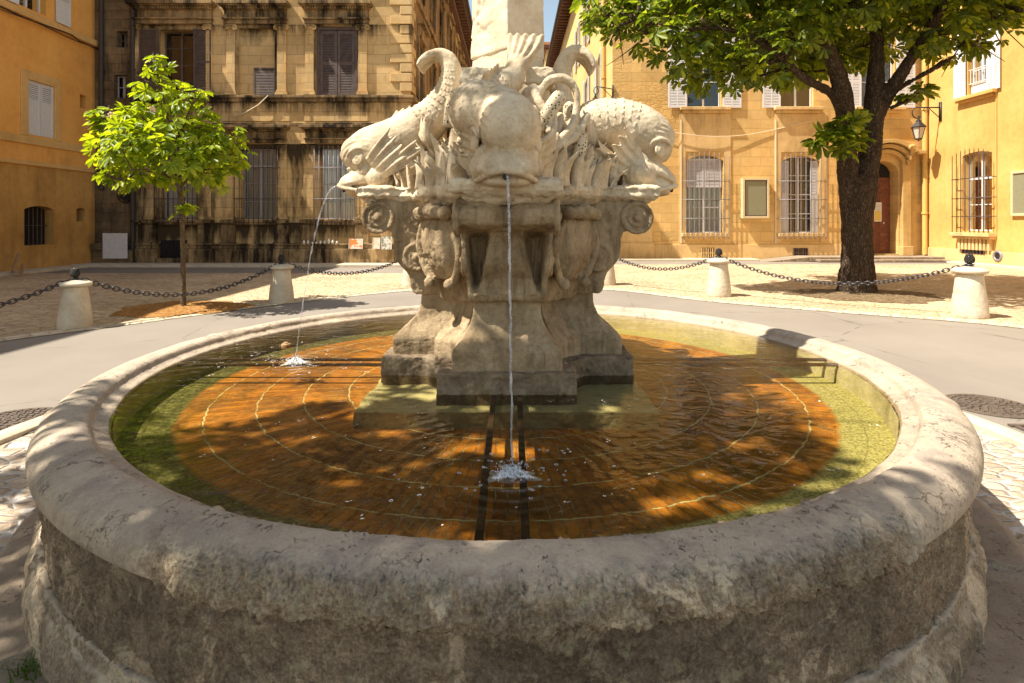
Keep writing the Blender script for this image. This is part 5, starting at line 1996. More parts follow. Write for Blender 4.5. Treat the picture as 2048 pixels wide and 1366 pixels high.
m_.tube([(YP - 0.5, 1.02, PAL_H + 0.42), (56.5, 1.02, PAL_H + 0.42)], 0.09, 8)
m_.build('gutter', 'drainpipe_dark', pal, smooth=True)
m_ = MB()
m_.add([(-15.75, YP - 0.3, PAL_H + 0.01), (XR + 0.9, YP - 0.3, PAL_H + 0.45), (XR + 0.9, 56.4, PAL_H + 0.45), (-15.75, 56.4, PAL_H + 0.01), (-10, YP + 4, PAL_H + 2.4), (-10, 56.4, PAL_H + 2.4)],
       [(0, 1, 4), (1, 2, 5, 4), (0, 4, 5, 3), (2, 3, 5)])
m_.build('roof', 'roof_tile', pal)

# loose things along the palace
tag(MB(Tp).box(ax(218), ax(266), 0.30, 0.34, az(516), az(466)).build('white_board', 'white_panel', loc=Tp(ax(242), 0.3, az(516)), bevel=0.006),
    'blank white panel fixed low in the sooty corner of the palace', 'panel')
pots = random.Random(2)
for k in range(9):
    x = 612 + k * 8.2
    m_ = MB(Tp)
    hgt = pots.uniform(0.07, 0.13) * (1.7 if k in (6, 7) else 1)
    c = Tp(ax(x), 0.215, az(487) - 0.002 + 0.004)
    m2 = MB()
    m2.lathe([(0.028, 0), (0.05, hgt * 0.35), (0.046, hgt * 0.6), (0.026, hgt * 0.8), (0.034, hgt)], (c[0], c[1] - 0.0, az(487)), 12)
    tag(m2.build('ornament', 'ornament_white', loc=(c[0], c[1], az(487)), smooth=True), 'small white ornament standing in a row on the palace ledge', 'ornament', 'small white ornaments on the ledge')

def mat_painting(name, cols, sc):
    k = NT(name)
    v = k.pos()
    a = k.voro(k.mapping(v, scale=(1, 1, 1.3)), sc, out='Color', rand=1)
    s = k.sep(a)
    col = k.ramp(s[0], [(i / (len(cols) - 1), c) for i, c in enumerate(cols)], 'CONSTANT')
    k.pbr(col, 0.6)
    M[name] = k.m
mat_painting('painting_orange', [(0.6, 0.55, 0.45), (0.65, 0.22, 0.05), (0.7, 0.6, 0.4), (0.75, 0.35, 0.08)], 9)
mat_painting('painting_grey', [(0.55, 0.5, 0.42), (0.25, 0.25, 0.2), (0.65, 0.6, 0.5), (0.12, 0.13, 0.1)], 12)
mat_painting('painting_cream', [(0.65, 0.55, 0.40), (0.6, 0.45, 0.3), (0.7, 0.62, 0.5), (0.5, 0.4, 0.28)], 8)
for x0, x1, y0, y1, mt, lb in ((703, 729, 497, 477, 'painting_orange', 'small orange and white painting leaning on the palace ledge'),
                               (750, 763, 497, 475, 'painting_cream', 'small pale cream painting leaning on the palace ledge'),
                               (767, 786, 498, 473, 'painting_grey', 'small grey painting with dark shapes leaning on the palace ledge')):
    pt = thing('painting', lb, 'painting', Tp((ax(x0) + ax(x1)) / 2, 0.30, az(497)), 'paintings on the palace ledge')
    m_ = MB(Tp)
    m_.prism_x([(0.30, az(y0)), (0.33, az(y0)), (0.275, az(y1)), (0.265, az(y1))], ax(x0), ax(x1))
    m_.build('canvas', mt, pt)
    m_ = MB(Tp)
    for a_, b_ in ((ax(x0) - 0.015, ax(x0)), (ax(x1), ax(x1) + 0.015)):
        m_.prism_x([(0.295, az(y0)), (0.34, az(y0)), (0.285, az(y1)), (0.26, az(y1))], a_, b_)
    m_.build('picture_frame', 'ornament_white', pt)
tag(MB().tube([Tp(ax(540), 0.17, az(193)), Tp(ax(520), 0.16, az(212)), Tp(ax(495), 0.15, az(226)), Tp(ax(470), 0.14, az(236))], 0.018, 6).build('cable', 'cable_cream', loc=Tp(ax(470), 0.14, az(236)), smooth='all'),
    'pale cable hanging from the small louvre on the palace front', 'cable')

# ------------------------------------------------------------------ the orange house on the left
XW = -15.7
def Tl(a, p, z): return (XW + p, a, z)
def lp(x, y):
    Y = XW * FPX / (x - 1024)
    return Y, PZ(y, Y)
org = thing('orange_house', 'orange plastered house in shade at the left edge, with closed white shutters', 'house', (XW, 16, 0))
w1 = (lp(55, 155)[0], lp(108, 170)[0], 4.47, 6.24)
hl = [(w1[0], w1[1], w1[2], w1[3], 0, 0.10), (lp(160, 200)[0], lp(173, 200)[0], lp(166, 217)[1], lp(166, 190)[1], 0, 0.25),
      (lp(35, 10)[0], lp(92, 30)[0], 8.55, 10.6, 0, 0.30), (12.6, 13.7, 4.47, 6.24, 0, 0.3), (9.0, 10.1, 4.47, 6.24, 0, 0.3)]
m_ = MB(Tl)
wall_mesh(m_, 0, YP, 3.45, 13.4, hl)
m_.build('wall', 'orange_plaster', org)
hl2 = [(lp(48, 440)[0], lp(108, 440)[0], lp(78, 490)[1], lp(78, 412)[1], 0.12, 0.32), (lp(153, 430)[0], lp(170, 430)[0], lp(161, 443)[1], lp(161, 416)[1], 0.05, 0.30)]
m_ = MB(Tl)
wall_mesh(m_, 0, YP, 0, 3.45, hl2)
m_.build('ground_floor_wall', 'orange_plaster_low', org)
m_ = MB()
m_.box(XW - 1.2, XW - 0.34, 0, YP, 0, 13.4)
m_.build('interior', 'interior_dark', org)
m_ = MB(Tl)
m_.box(hl2[0][0] + 0.25, hl2[0][1] - 0.02, -0.34, -0.28, hl2[0][2], hl2[0][3])
m_.build('recess_back', 'orange_plaster_low', org) if False else None
m_ = MB(Tl)
for k in range(6):
    a = hl2[0][0] + 0.12 + k * 0.17
    m_.bar((a, -0.24, hl2[0][2]), (a, -0.24, hl2[0][3] - 0.04), 0.016, 6)
m_.bar((hl2[0][0], -0.24, (hl2[0][2] + hl2[0][3]) / 2), (hl2[0][1], -0.24, (hl2[0][2] + hl2[0][3]) / 2), 0.016, 6)
m_.build('window_grille', 'brown_iron', org)
m_ = MB(Tl)
m_.box(0, YP, 0, 0.16, 8.20, 8.42)
m_.box(0, YP, 0, 0.07, 4.14, 4.40)
m_.box(0, YP, 0, 0.08, 3.46, 3.60)
m_.box(w1[0] - 0.28, w1[0], 0, 0.045, w1[2] - 0.06, w1[3] + 0.3)
m_.box(w1[1], w1[1] + 0.28, 0, 0.045, w1[2] - 0.06, w1[3] + 0.3)
m_.box(w1[0], w1[1], 0, 0.045, w1[3], w1[3] + 0.3)
m_.build('belt_course', 'belt_stone', org, bevel=0.012)
m_ = MB(Tl)
m_.tube([(a, 0.19 + 0.015 * math.sin(a * 3), 8.17 + 0.05 * math.sin(a * 1.3) - (0.12 if a > 20.3 else 0)) for a in np.linspace(2, YP, 60)], 0.022, 6)
m_.tube([(a, 0.17, 8.10 + 0.03 * math.sin(a * 2.1)) for a in np.linspace(6, YP, 50)], 0.014, 6)
m_.build('wall_cable', 'cable_black', org, smooth='all')
mid = (w1[0] + w1[1]) / 2
for x0, x1 in ((w1[0] + 0.01, mid - 0.006), (mid + 0.006, w1[1] - 0.01)):
    shutter(org, Tl, x0, x1, w1[2] + 0.01, w1[3] - 0.01, -0.05, 'white_shutter', (0.64,), 0.060, 0.065, 0.64)
a0, a1 = lp(108, 20)[0], lp(138, 40)[0]
shutter(org, Tl, a0 + 0.02, a1, 8.50, 10.6, 0.04, 'white_shutter', (0.36,), 0.065, 0.06, 0.36)
shutter(org, Tl, hl[2][0] - 0.75, hl[2][0] - 0.02, 8.50, 10.6, 0.04, 'white_shutter', (0.36,), 0.065, 0.06, 0.36)
window(org, Tl, hl[2][0], hl[2][1], hl[2][2], hl[2][3], -0.2, 'white_frame', 2, 3)
for h_ in hl[3:]:
    m = (h_[0] + h_[1]) / 2
    shutter(org, Tl, h_[0], m, h_[2], h_[3], -0.05, 'white_shutter', (0.64,), 0.06, 0.065, 0.64)
    shutter(org, Tl, m, h_[1], h_[2], h_[3], -0.05, 'white_shutter', (0.64,), 0.06, 0.065, 0.64)
m_ = MB()
m_.box(XW - 8, XW + 0.7, -0.5, YP + 0.2, 13.4, 13.6)
m_.box(XW - 8, XW - 1.2, 0, YP + 10, 0, 13.4)
m_.build('roof', 'roof_tile', org)
# a plank leaning on the house
pk = MB()
pk.bar((-15.45, 17.9, 0.62), (-14.9, 17.05, 0.12), 0.05, 4)
pk.bar((-15.2, 17.75, 0.30), (-14.55, 16.95, 0.06), 0.045, 4)
tag(pk.build('plank', 'plank_wood', loc=(-15.0, 17.3, 0.1)), 'grey wooden planks leaning at the foot of the orange house', 'planks')

# ------------------------------------------------------------------ the sunny stone house on the right of the street
YR = 24.4
def Tr(a, p, z): return (a, YR - p, z)
rx = lambda x: PX(x, YR)
rz = lambda y: PZ(y, YR)
XS = rx(1225)
XC = 17.6
rh = thing('stone_house', 'sunlit yellow stone house with barred ground floor windows and grey open shutters', 'house', (11, YR, 0))
RH = 17.0
LOWW = [(rx(1372), rx(1447), rz(466), rz(311)), (rx(1563), rx(1639), rz(466), rz(312))]
UPW = [(rx(1374), rx(1443), rz(215), rz(60)), (rx(1561), rx(1627), rz(215), rz(60)), (rx(1722), rx(1790), rz(215), rz(60))]
UPW2 = [(a, b, 11.0, 13.6) for a, b, _, _ in UPW]
DOOR = (rx(1740), rx(1797), rz(508), rz(322))
holes = [(*w, 0.22, 0.30) for w in LOWW] + [(*w, 0, 0.24) for w in UPW] + [(*w, 0, 0.24) for w in UPW2] + [(*DOOR, 0.42, 0.75)]
m_ = MB(Tr)
wall_mesh(m_, XS, XC + 0.05, 0, RH, holes)
m_.build('wall', 'right_stone', rh)
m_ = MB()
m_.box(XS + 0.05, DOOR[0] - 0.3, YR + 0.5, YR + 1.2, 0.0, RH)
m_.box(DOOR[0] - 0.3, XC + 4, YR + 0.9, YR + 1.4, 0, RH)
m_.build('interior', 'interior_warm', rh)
m_ = MB(Tr)
m_.box(XS - 0.05, DOOR[0] - 0.75, 0, 0.07, 0.0, rz(489))
m_.box(XS - 0.07, rx(1303), 0, 0.14, 0.0, rz(430))
m_.box(XS - 0.1, rx(1306), 0.02, 0.22, 0.0, rz(486))
for y_ in (443, 457, 471):
    pass
m_.build('plinth', 'right_trim', rh, bevel=0.012)
for (a, b, z0, z1) in UPW:
    m_ = MB(Tr)
    m_.box(a - 0.32, b + 0.32, 0, 0.24, z0 - 0.13, z0)
    m_.box(a - 0.22, b + 0.22, 0, 0.13, z0 - 0.25, z0 - 0.133)
    m_.build('window_sill', 'right_trim', rh, bevel=0.015)
for (a, b, z0, z1) in LOWW:
    m_ = MB(Tr)
    m_.box(a - 0.2, b + 0.2, 0, 0.20, z0 - 0.15, z0)
    m_.box(a - 0.14, b + 0.14, 0, 0.12, z0 - 0.24, z0 - 0.153)
    m_.build('window_sill', 'right_trim', rh, bevel=0.015)
for (a, b, z0, z1), (c, d, z2, z3) in zip(LOWW, UPW):
    m_ = MB(Tr)
    m_.box(a - 0.30, a - 0.02, 0, 0.035, 0.75, z2 - 0.26)
    m_.box(b + 0.02, b + 0.30, 0, 0.035, 0.75, z2 - 0.26)
    m_.box(a - 0.02, b + 0.02, 0, 0.035, z1 + 0.16, z2 - 0.26)
    m_.build('window_surround', 'right_trim', rh, bevel=0.006)
for i, w in enumerate(LOWW):
    z1 = w[3]
    if i == 0:
        window(rh, Tr, w[0] + 0.03, w[1] - 0.03, w[2], z1, -0.2, 'grey_shutter', 2, 3, dict(spans=((0.02, 0.98),)))
        m = (w[0] + w[1]) / 2
        for x0, x1 in ((w[0] + 0.05, m - 0.01), (m + 0.01, w[1] - 0.05)):
            shutter(rh, Tr, x0, x1, w[2] + 1.95, z1 - 0.12, -0.14, 'grey_shutter', (), 0.06, 0.07)
    else:
        window(rh, Tr, w[0] + 0.03, w[1] - 0.03, w[2], z1, -0.22, 'grey_shutter', 2, 4, dict(spans=((0.0, 0.20), (0.72, 1.0))))
        for x0, x1 in ((w[0] + 0.02, w[0] + 0.34), (w[1] - 0.34, w[1] - 0.02)):
            shutter(rh, Tr, x0, x1, w[2], z1 - 0.2, -0.12, 'grey_shutter', (0.55,), 0.06, 0.05, 0.55)
    grille(rh, Tr, w[0] - 0.14, w[1] + 0.16, w[2] - 0.16, z1 + 0.02, 0.24, 'pale_iron', 10, (w[2] + 0.62, w[2] + 1.42, w[2] + 2.2), 0.014, 0.12, 0.16, True, 0.0, 0.10)
for i, w in enumerate(UPW + UPW2):
    window(rh, Tr, w[0] + 0.02, w[1] - 0.02, w[2] + 0.03, w[3], -0.16, 'white_frame', 2, 3)
    wd = (w[1] - w[0]) * 0.53
    if i % 3 != 1 or True:
        shutter(rh, Tr, w[0] - wd - 0.04, w[0] - 0.03, w[2] - 0.02, w[3], 0.05, 'white_shutter' if i < 3 else 'grey_shutter', (0.33, 0.66), 0.062, 0.07, None, True)
    if i != 1:
        shutter(rh, Tr, w[1] + 0.03, w[1] + wd + 0.04, w[2] - 0.02, w[3], 0.05, 'white_shutter' if i < 3 else 'grey_shutter', (0.33, 0.66), 0.062, 0.07, None, True)
for x0, x1 in ((1402, 1428), (1586, 1613)):
    m_ = MB(Tr)
    m_.box(rx(x0), rx(x1), 0.072, 0.08, rz(515), rz(496))
    m_.build('cellar_vent', 'interior_dark', rh)
    m_ = MB(Tr)
    for k in range(7):
        xx = rx(x0 + (x1 - x0) * k / 6)
        m_.box(xx - 0.022, xx + 0.022, 0.085, 0.105, rz(515), rz(496))
    m_.box(rx(x0), rx(x1), 0.083, 0.10, rz(506.5), rz(504.5))
    m_.build('vent_bars', 'right_trim' if x0 < 1500 else 'brown_iron', rh)
# notice board
nb = thing('notice_board', 'glazed olive notice board in a pale stone frame between the barred windows', 'notice board', Tr(rx(1507), 0.05, rz(437)))
m_ = MB(Tr)
fx0, fx1, fz0, fz1 = rx(1480), rx(1533), rz(437), rz(357)
m_.box(fx0, fx0 + 0.09, 0.0, 0.30, fz0, fz1); m_.box(fx1 - 0.09, fx1, 0.0, 0.30, fz0, fz1)
m_.box(fx0 + 0.09, fx1 - 0.09, 0.0, 0.30, fz0, fz0 + 0.09); m_.box(fx0 + 0.09, fx1 - 0.09, 0.0, 0.30, fz1 - 0.09, fz1)
m_.build('board_frame', 'sign_frame', nb, bevel=0.01)
m_ = MB(Tr)
m_.box(fx0 + 0.09, fx1 - 0.09, 0.02, 0.25, fz0 + 0.09, fz1 - 0.09)
m_.build('board_panel', 'board_green', nb)
m_ = MB(Tr)
for xx in (fx0 + 0.09, fx1 - 0.13):
    m_.box(xx, xx + 0.04, 0.252, 0.275, fz0 + 0.09, fz1 - 0.09)
for zz in (fz0 + 0.09, fz1 - 0.13):
    m_.box(fx0 + 0.13, fx1 - 0.13, 0.252, 0.275, zz, zz + 0.04)
m_.build('board_rail', 'brown_iron', nb)
# portal: pilasters, carved brackets and arched hood
m_ = MB(Tr)
cx = (DOOR[0] + DOOR[1]) / 2
for s in (-1, 1):
    x0 = cx + s * 0.66
    xa, xb = (x0, x0 + s * 0.36) if s > 0 else (x0 - 0.36, x0)
    m_.box(xa, xb, 0, 0.20, 0.60, rz(322))
    m_.box(xa - 0.05, xb + 0.05, 0, 0.28, 0.2, 0.60)
    m_.box(cx + s * 1.02 if s > 0 else cx - 1.30, cx + 1.30 if s > 0 else cx - 1.02, 0, 0.12, 0.2, rz(290))
m_.build('portal_pilaster', 'portal_stone', rh, bevel=0.02)
m_ = MB(Tr)
arcs = []
for rad_o, rad_i, pp, top in ((1.02, 0.86, 0.50, rz(281)), (0.86, 0.74, 0.36, rz(290)), (0.74, 0.62, 0.24, rz(300))):
    n_ = 20
    def arcp(hw, ztop, rise):
        Rr = (hw * hw + rise * rise) / (2 * rise)
        return [(cx - hw + 2 * hw * k / n_, ztop - Rr + math.sqrt(max(0, Rr * Rr - (-hw + 2 * hw * k / n_) ** 2))) for k in range(n_ + 1)]
    o_ = arcp(rad_o * 1.12, top, 0.48)
    i_ = arcp(rad_i * 1.12, top - 0.15, 0.46)
    for k in range(n_):
        m_.prism([o_[k], o_[k + 1], i_[k + 1], i_[k]], 0.0, pp)
m_.box(cx - 1.50, cx - 1.10, 0.0, 0.46, rz(281) - 0.62, rz(281) - 0.47)
m_.box(cx + 1.10, cx + 1.50, 0.0, 0.46, rz(281) - 0.62, rz(281) - 0.47)
m_.build('portal_hood', 'portal_stone', rh, bevel=0.012)
for s in (-1, 1):
    m_ = MB()
    base = Vector(Tr(cx + s * 0.86, 0.26, rz(308)))
    rs = random.Random(5 + s)
    for k in range(16):
        t = k / 15
        m_.ball((base.x + rs.uniform(-0.12, 0.12) * (1.2 - t), base.y - 0.18 * (1 - t) + rs.uniform(-0.05, 0.05), base.z + 0.28 - 0.75 * t), rs.uniform(0.06, 0.12) * (1.15 - 0.6 * t), 10, 7)
    me = fuse(m_, 0.02, 1)
    displace(me, lambda co, no: fbm(co, 16, 3) * 0.03)
    finish(me, 'portal_stone')
    link('portal_bracket', me, rh)
# red door in two leaves
dr = MB(Tr)
dz0, dz1 = 0.26, rz(358)
dr.box(DOOR[0], cx - 0.006, -0.62, -0.55, dz0, dz1)
dr.box(cx + 0.006, DOOR[1], -0.62, -0.55, dz0, dz1)
for s in (0, 1):
    xa, xb = (DOOR[0] + 0.09, cx - 0.08) if s == 0 else (cx + 0.08, DOOR[1] - 0.09)
    for z0, z1 in ((dz0 + 0.12, dz0 + 0.95), (dz0 + 1.05, dz1 - 0.55), (dz1 - 0.45, dz1 - 0.1)):
        dr.box(xa, xb, -0.55, -0.525, z0, z1)
        dr.box(xa + 0.05, xb - 0.05, -0.525, -0.505, z0 + 0.05, z1 - 0.05)
    zc = dz0 + 0.53
    for k in range(4):
        b = PI / 4 + k * PI / 2
        dr.torus(((xa + xb) / 2 + 0.09 * math.cos(b), -0.50, zc + 0.17 * math.sin(b)), 0.085, 0.018, 'Y', 16, 6)
dr.box(DOOR[0], DOOR[1], -0.62, -0.52, dz1, dz1 + 0.10)
door = dr.build('door', 'door_wood', rh, bevel=0.008)
m_ = MB(Tr)
m_.box(DOOR[0], DOOR[1], -0.60, -0.57, dz1 + 0.10, DOOR[3])
m_.build('fanlight', 'interior_dark', door)
m_ = MB(Tr)
m_.box(rx(1763), rx(1778), -0.497, -0.49, rz(443), rz(404))
m_.build('paper_notice', 'paper', door)
m_ = MB(Tr)
m_.box(rx(1764.5), rx(1776.5), -0.489, -0.487, rz(441), rz(421))
m_.build('yellow_notice', 'yellow_paper', door)
m_ = MB(Tr)
for z_ in (409, 412, 415, 418):
    m_.box(rx(1765), rx(1776), -0.489, -0.487, rz(z_ + 0.8), rz(z_))
m_.build('printed_lines', 'grey_frame', door)
m_ = MB(Tr)
m_.ball((cx + 0.28, -0.47, rz(446)), 0.045, 12, 8)
m_.build('door_knob', 'sign_frame', door, smooth='all')
# stone landing in front of the door
m_ = MB()
m_.box(rx(1590), XC - 0.02, YR - 1.25, YR - 0.10, 0.02, 0.20)
m_.box(rx(1600), XC - 0.02, YR - 1.55, YR - 1.252, 0.02, 0.11)
m_.add([(rx(1500), YR - 1.2, 0.0), (rx(1590), YR - 1.2, 0.0), (rx(1590), YR - 1.2, 0.198), (rx(1500), YR - 0.1, 0.0), (rx(1590), YR - 0.1, 0.0), (rx(1590), YR - 0.1, 0.198)],
       [(0, 1, 2), (3, 5, 4), (0, 2, 5, 3), (1, 4, 5, 2)])
tag(m_.build('landing', 'step_stone', loc=(rx(1700), YR - 0.8, 0), bevel=0.015), 'low stone landing with a ramp before the red door', 'landing')
# drooping cable on the front
cb = [Tr(rx(1312) + (rx(1620) - rx(1312)) * t, 0.10 + 0.05 * math.sin(6 * t), rz(259) - 0.55 * math.sin(PI * t) * (1 - 0.3 * t) + 0.35 * t) for t in np.linspace(0, 1, 30)]
tag(MB().tube(cb, 0.016, 6).build('cable', 'cable_cream', loc=cb[0], smooth='all'), 'thin pale cable sagging across the sunny stone house', 'cable')
for x_ in (1361.5, 1550.5):
    MB(Tr).box(rx(x_) - 0.022, rx(x_) + 0.022, 0.036, 0.06, rz(487), rz(240)).build('wall_conduit', 'cable_cream', rh)
# its side along the street
def Tt(a, p, z): return (XS - p, a, z)
sh = []
for k in range(8):
    a = YR + 3.0 + k * 4.6
    for zb, zt in ((6.9, 9.9), (11.6, 14.4), (1.6, 4.2)):
        sh.append((a, a + 1.25, zb, zt, 0.35 if zb < 8 else 0.0, 0.3))
m_ = MB(Tt)
wall_mesh(m_, YR, 64, 0, RH, sh)
m_.build('side_wall', 'street_plaster', rh)
for h_ in sh:
    window(rh, Tt, h_[0] + 0.02, h_[1] - 0.02, h_[2], h_[3], -0.2, 'white_frame', 2, 3)
    shutter(rh, Tt, h_[0] - 0.66, h_[0] - 0.03, h_[2], h_[3], 0.05, 'white_shutter', (0.5,), 0.08, 0.07)
    shutter(rh, Tt, h_[1] + 0.03, h_[1] + 0.66, h_[2], h_[3], 0.05, 'white_shutter', (0.5,), 0.08, 0.07)
m_ = MB()
m_.box(XS + 0.3, XS + 0.9, YR + 0.3, 64, 0, RH)
m_.build('side_interior', 'interior_warm', rh)
pipe(rh, Tt, [(YR + 1.7, 0.12, RH), (YR + 1.7, 0.12, 0.3)], 0.09, 'drainpipe_ochre')
m_ = MB(Tt)
m_.box(YR - 0.6, 64.5, -0.2, 0.85, RH, RH + 0.12)
for k in range(66):
    a = YR - 0.4 + k * 0.62
    m_.box(a, a + 0.16, 0.0, 0.78, RH - 0.16, RH - 0.002)
m_.build('eaves', 'eave_wood', rh, bevel=0.01)
m_ = MB(Tt)
m_.tube([(YR - 0.6, 0.92, RH + 0.10), (64.5, 0.92, RH + 0.10)], 0.09, 8)
m_.build('gutter', 'drainpipe_dark', rh, smooth=True)
m_ = MB()
m_.box(XS - 0.85, 24, YR - 0.6, 64.5, RH + 0.13, RH + 0.3)
m_.build('roof', 'roof_tile', rh)

# a taller house farther down the street
fh = thing('far_house', 'yellow house with dark eaves farther down the street beside the obelisk', 'house', (4, 72, 0))
m_ = MB()
m_.box(3.86, 14, 66, 90, 0, 21.6)
m_.build('wall', 'street_plaster', fh)
m_ = MB()
m_.box(3.05, 14, 65.3, 90, 21.6, 21.9)
m_.box(3.30, 3.86, 65.6, 90, 21.1, 21.6)
m_.build('eaves', 'eave_wood', fh)
m_ = MB()
m_.box(2.9, 14, 65.2, 90.5, 21.9, 22.2)
m_.build('roof', 'roof_tile', fh)
for k in range(3):
    m_ = MB()
    m_.box(3.80, 3.85, 68 + k * 6, 69.4 + k * 6, 15.5, 18.2)
    m_.build('shutter', 'white_shutter', fh)

# ------------------------------------------------------------------ the yellow plastered house on the right edge
def Tw(a, p, z): return (XC - p, a, z)
def rp(x, y):
    Y = XC * FPX / (x - 1024)
    return Y, PZ(y, Y)
yh = thing('plastered_house', 'ochre plastered house at the right edge with a barred window and white shutters', 'house', (XC, 18, 0))
LW = (rp(1984, 400)[0], rp(1925, 400)[0], rp(1955, 462)[1], rp(1955, 303)[1])
UW = (rp(1976, 100)[0], rp(1936, 100)[0], rp(1955, 186)[1], rp(1955, 40)[1])
LW2 = (LW[0] - 4.6, LW[1] - 4.6, LW[2], LW[3])
UW2 = (UW[0] - 4.6, UW[1] - 4.6, UW[2], UW[3])
UW3 = (UW[0], UW[1], UW[3] + 1.8, UW[3] + 4.2)
m_ = MB(Tw)
wall_mesh(m_, 2, YR, 0, 15.5, [(*LW, 0.10, 0.3), (*LW2, 0.10, 0.3), (*UW, 0, 0.25), (*UW2, 0, 0.25), (*UW3, 0, 0.25)])
m_.build('wall', 'right_plaster', yh)
m_ = MB()
m_.box(XC + 0.4, XC + 1.2, 2, YR, 0, 15.5)
m_.build('interior', 'interior_dark', yh)
m_ = MB()
m_.box(XC - 0.7, XC + 10, 1.5, YR + 0.5, 15.5, 15.8)
m_.build('roof', 'roof_tile', yh)
for w in (LW, LW2):
    window(yh, Tw, w[0] + 0.03, w[1] - 0.03, w[2], w[3], -0.22, 'white_frame', 2, 3, top_rail=2)
    grille(yh, Tw, w[0] - 0.16, w[1] + 0.16, w[2] - 0.10, w[3] + 0.02, 0.28, 'brown_iron', 9, (w[2] + 0.55, w[2] + 1.25, w[2] + 2.0), 0.016, 0.14, 0.18, True)
    m_ = MB(Tw)
    m_.box(w[0] - 0.24, w[1] + 0.24, 0, 0.34, w[2] - 0.20, w[2] - 0.06)
    m_.box(w[0] - 0.20, w[1] + 0.20, 0, 0.26, w[2] - 0.30, w[2] - 0.203)
    m_.build('window_sill', 'right_trim', yh, bevel=0.012)
    for k in range(9):
        a = w[0] + (w[1] - w[0]) * k / 8
        MB(Tw).box(a - 0.05, a + 0.05, 0, 0.16, w[2] - 0.72, w[2] - 0.303).build('sill_bracket', 'right_trim', yh, bevel=0.01)
for w in (UW, UW2, UW3):
    window(yh, Tw, w[0] + 0.02, w[1] - 0.02, w[2], w[3], -0.18, 'white_frame', 2, 3)
    wd = (w[1] - w[0]) * 0.62
    shutter(yh, Tw, w[0] - wd - 0.03, w[0] - 0.03, w[2] - 0.05, w[3], 0.06, 'white_shutter', (0.33, 0.66), 0.062, 0.075, None, True)
    shutter(yh, Tw, w[1] + 0.03, w[1] + wd + 0.03, w[2] - 0.05, w[3], 0.06, 'white_shutter', (0.33, 0.66), 0.062, 0.075, None, True)
    m_ = MB(Tw)
    m_.box(w[0] - 0.45, w[1] + 0.45, 0, 0.22, w[2] - 0.16, w[2] - 0.03)
    m_.box(w[0] - 0.30, w[1] + 0.30, 0, 0.12, w[2] - 0.26, w[2] - 0.163)
    m_.build('window_sill', 'right_plaster', yh, bevel=0.01)
    m_ = MB(Tw)
    for k in range(7):
        a = w[0] + (w[1] - w[0]) * (k + 0.5) / 7
        m_.bar((a, -0.05, w[2] + 0.42), (a, -0.05, w[2] + 0.95), 0.012, 6)
    m_.bar((w[0], -0.05, w[2] + 0.95), (w[1], -0.05, w[2] + 0.95), 0.02, 6)
    m_.bar((w[0], -0.05, w[2] + 0.42), (w[1], -0.05, w[2] + 0.42), 0.02, 6)
    m_.box(w[0] + 0.04, w[1] - 0.04, -0.12, -0.10, w[2] + 0.03, w[2] + 0.40)
    m_.build('window_guard', 'white_frame', yh)
m_ = MB(Tw)
m_.box(2, YR, 0, 0.06, 0, 0.55)
m_.build('plinth', 'right_trim', yh, bevel=0.015)
vz0, vz1 = rp(1950, 508)[1], rp(1950, 498)[1]
m_ = MB(Tw)
m_.box(rp(1972, 500)[0], rp(1928, 500)[0], 0.062, 0.07, vz0, vz1)
m_.build('cellar_vent', 'interior_dark', yh)
m_ = MB(Tw)
for k in range(8):
    a = rp(1972, 500)[0] + (rp(1928, 500)[0] - rp(1972, 500)[0]) * k / 7
    m_.box(a - 0.02, a + 0.02, 0.072, 0.09, vz0, vz1)
m_.build('vent_bars', 'brown_iron', yh)
m_ = MB(Tw)
m_.torus((rp(1999, 512)[0], 0.06, rp(1999, 512)[1]), 0.16, 0.05, 'Y', 24, 8)
pr = m_.build('drain_hole', 'pale_iron', yh, smooth='all')
m_ = MB(Tw)
m_.prism([(rp(1999, 512)[0] + 0.14 * math.cos(2 * PI * k / 20), rp(1999, 512)[1] + 0.14 * math.sin(2 * PI * k / 20)) for k in range(20)], 0.06, 0.072)
m_.build('hole_back', 'interior_dark', pr)
pipe(yh, Tw, [(YR - 0.22, 0.13, 15.2), (YR - 0.22, 0.13, 0.25)], 0.10, 'drainpipe_ochre')
m_ = MB(Tw)
m_.tube([(rp(1994, 300)[0], 0.03, 15), (rp(1994, 300)[0], 0.03, rp(1994, 470)[1])], 0.02, 6)
m_.build('wall_conduit', 'drainpipe_ochre', yh)
wb = thing('wall_plaque', 'olive wall plaque in a pale frame at the right edge of the ochre house', 'plaque', Tw(rp(2040, 400)[0], 0.05, rp(2040, 430)[1]))
bz0, bz1 = rp(2036, 432)[1], rp(2036, 342)[1]
ba1, ba0 = rp(2026, 390)[0], rp(2026, 390)[0] - 0.95
m_ = MB(Tw)
m_.box(ba0, ba0 + 0.09, 0, 0.10, bz0, bz1); m_.box(ba1 - 0.09, ba1, 0, 0.10, bz0, bz1); m_.box(ba0 + 0.09, ba1 - 0.09, 0, 0.10, bz0, bz0 + 0.09); m_.box(ba0 + 0.09, ba1 - 0.09, 0, 0.10, bz1 - 0.09, bz1)
m_.build('plaque_frame', 'sign_frame', wb, bevel=0.01)
m_ = MB(Tw)
m_.box(ba0 + 0.09, ba1 - 0.09, 0.01, 0.06, bz0 + 0.09, bz1 - 0.09)
m_.build('plaque_panel', 'board_green', wb)

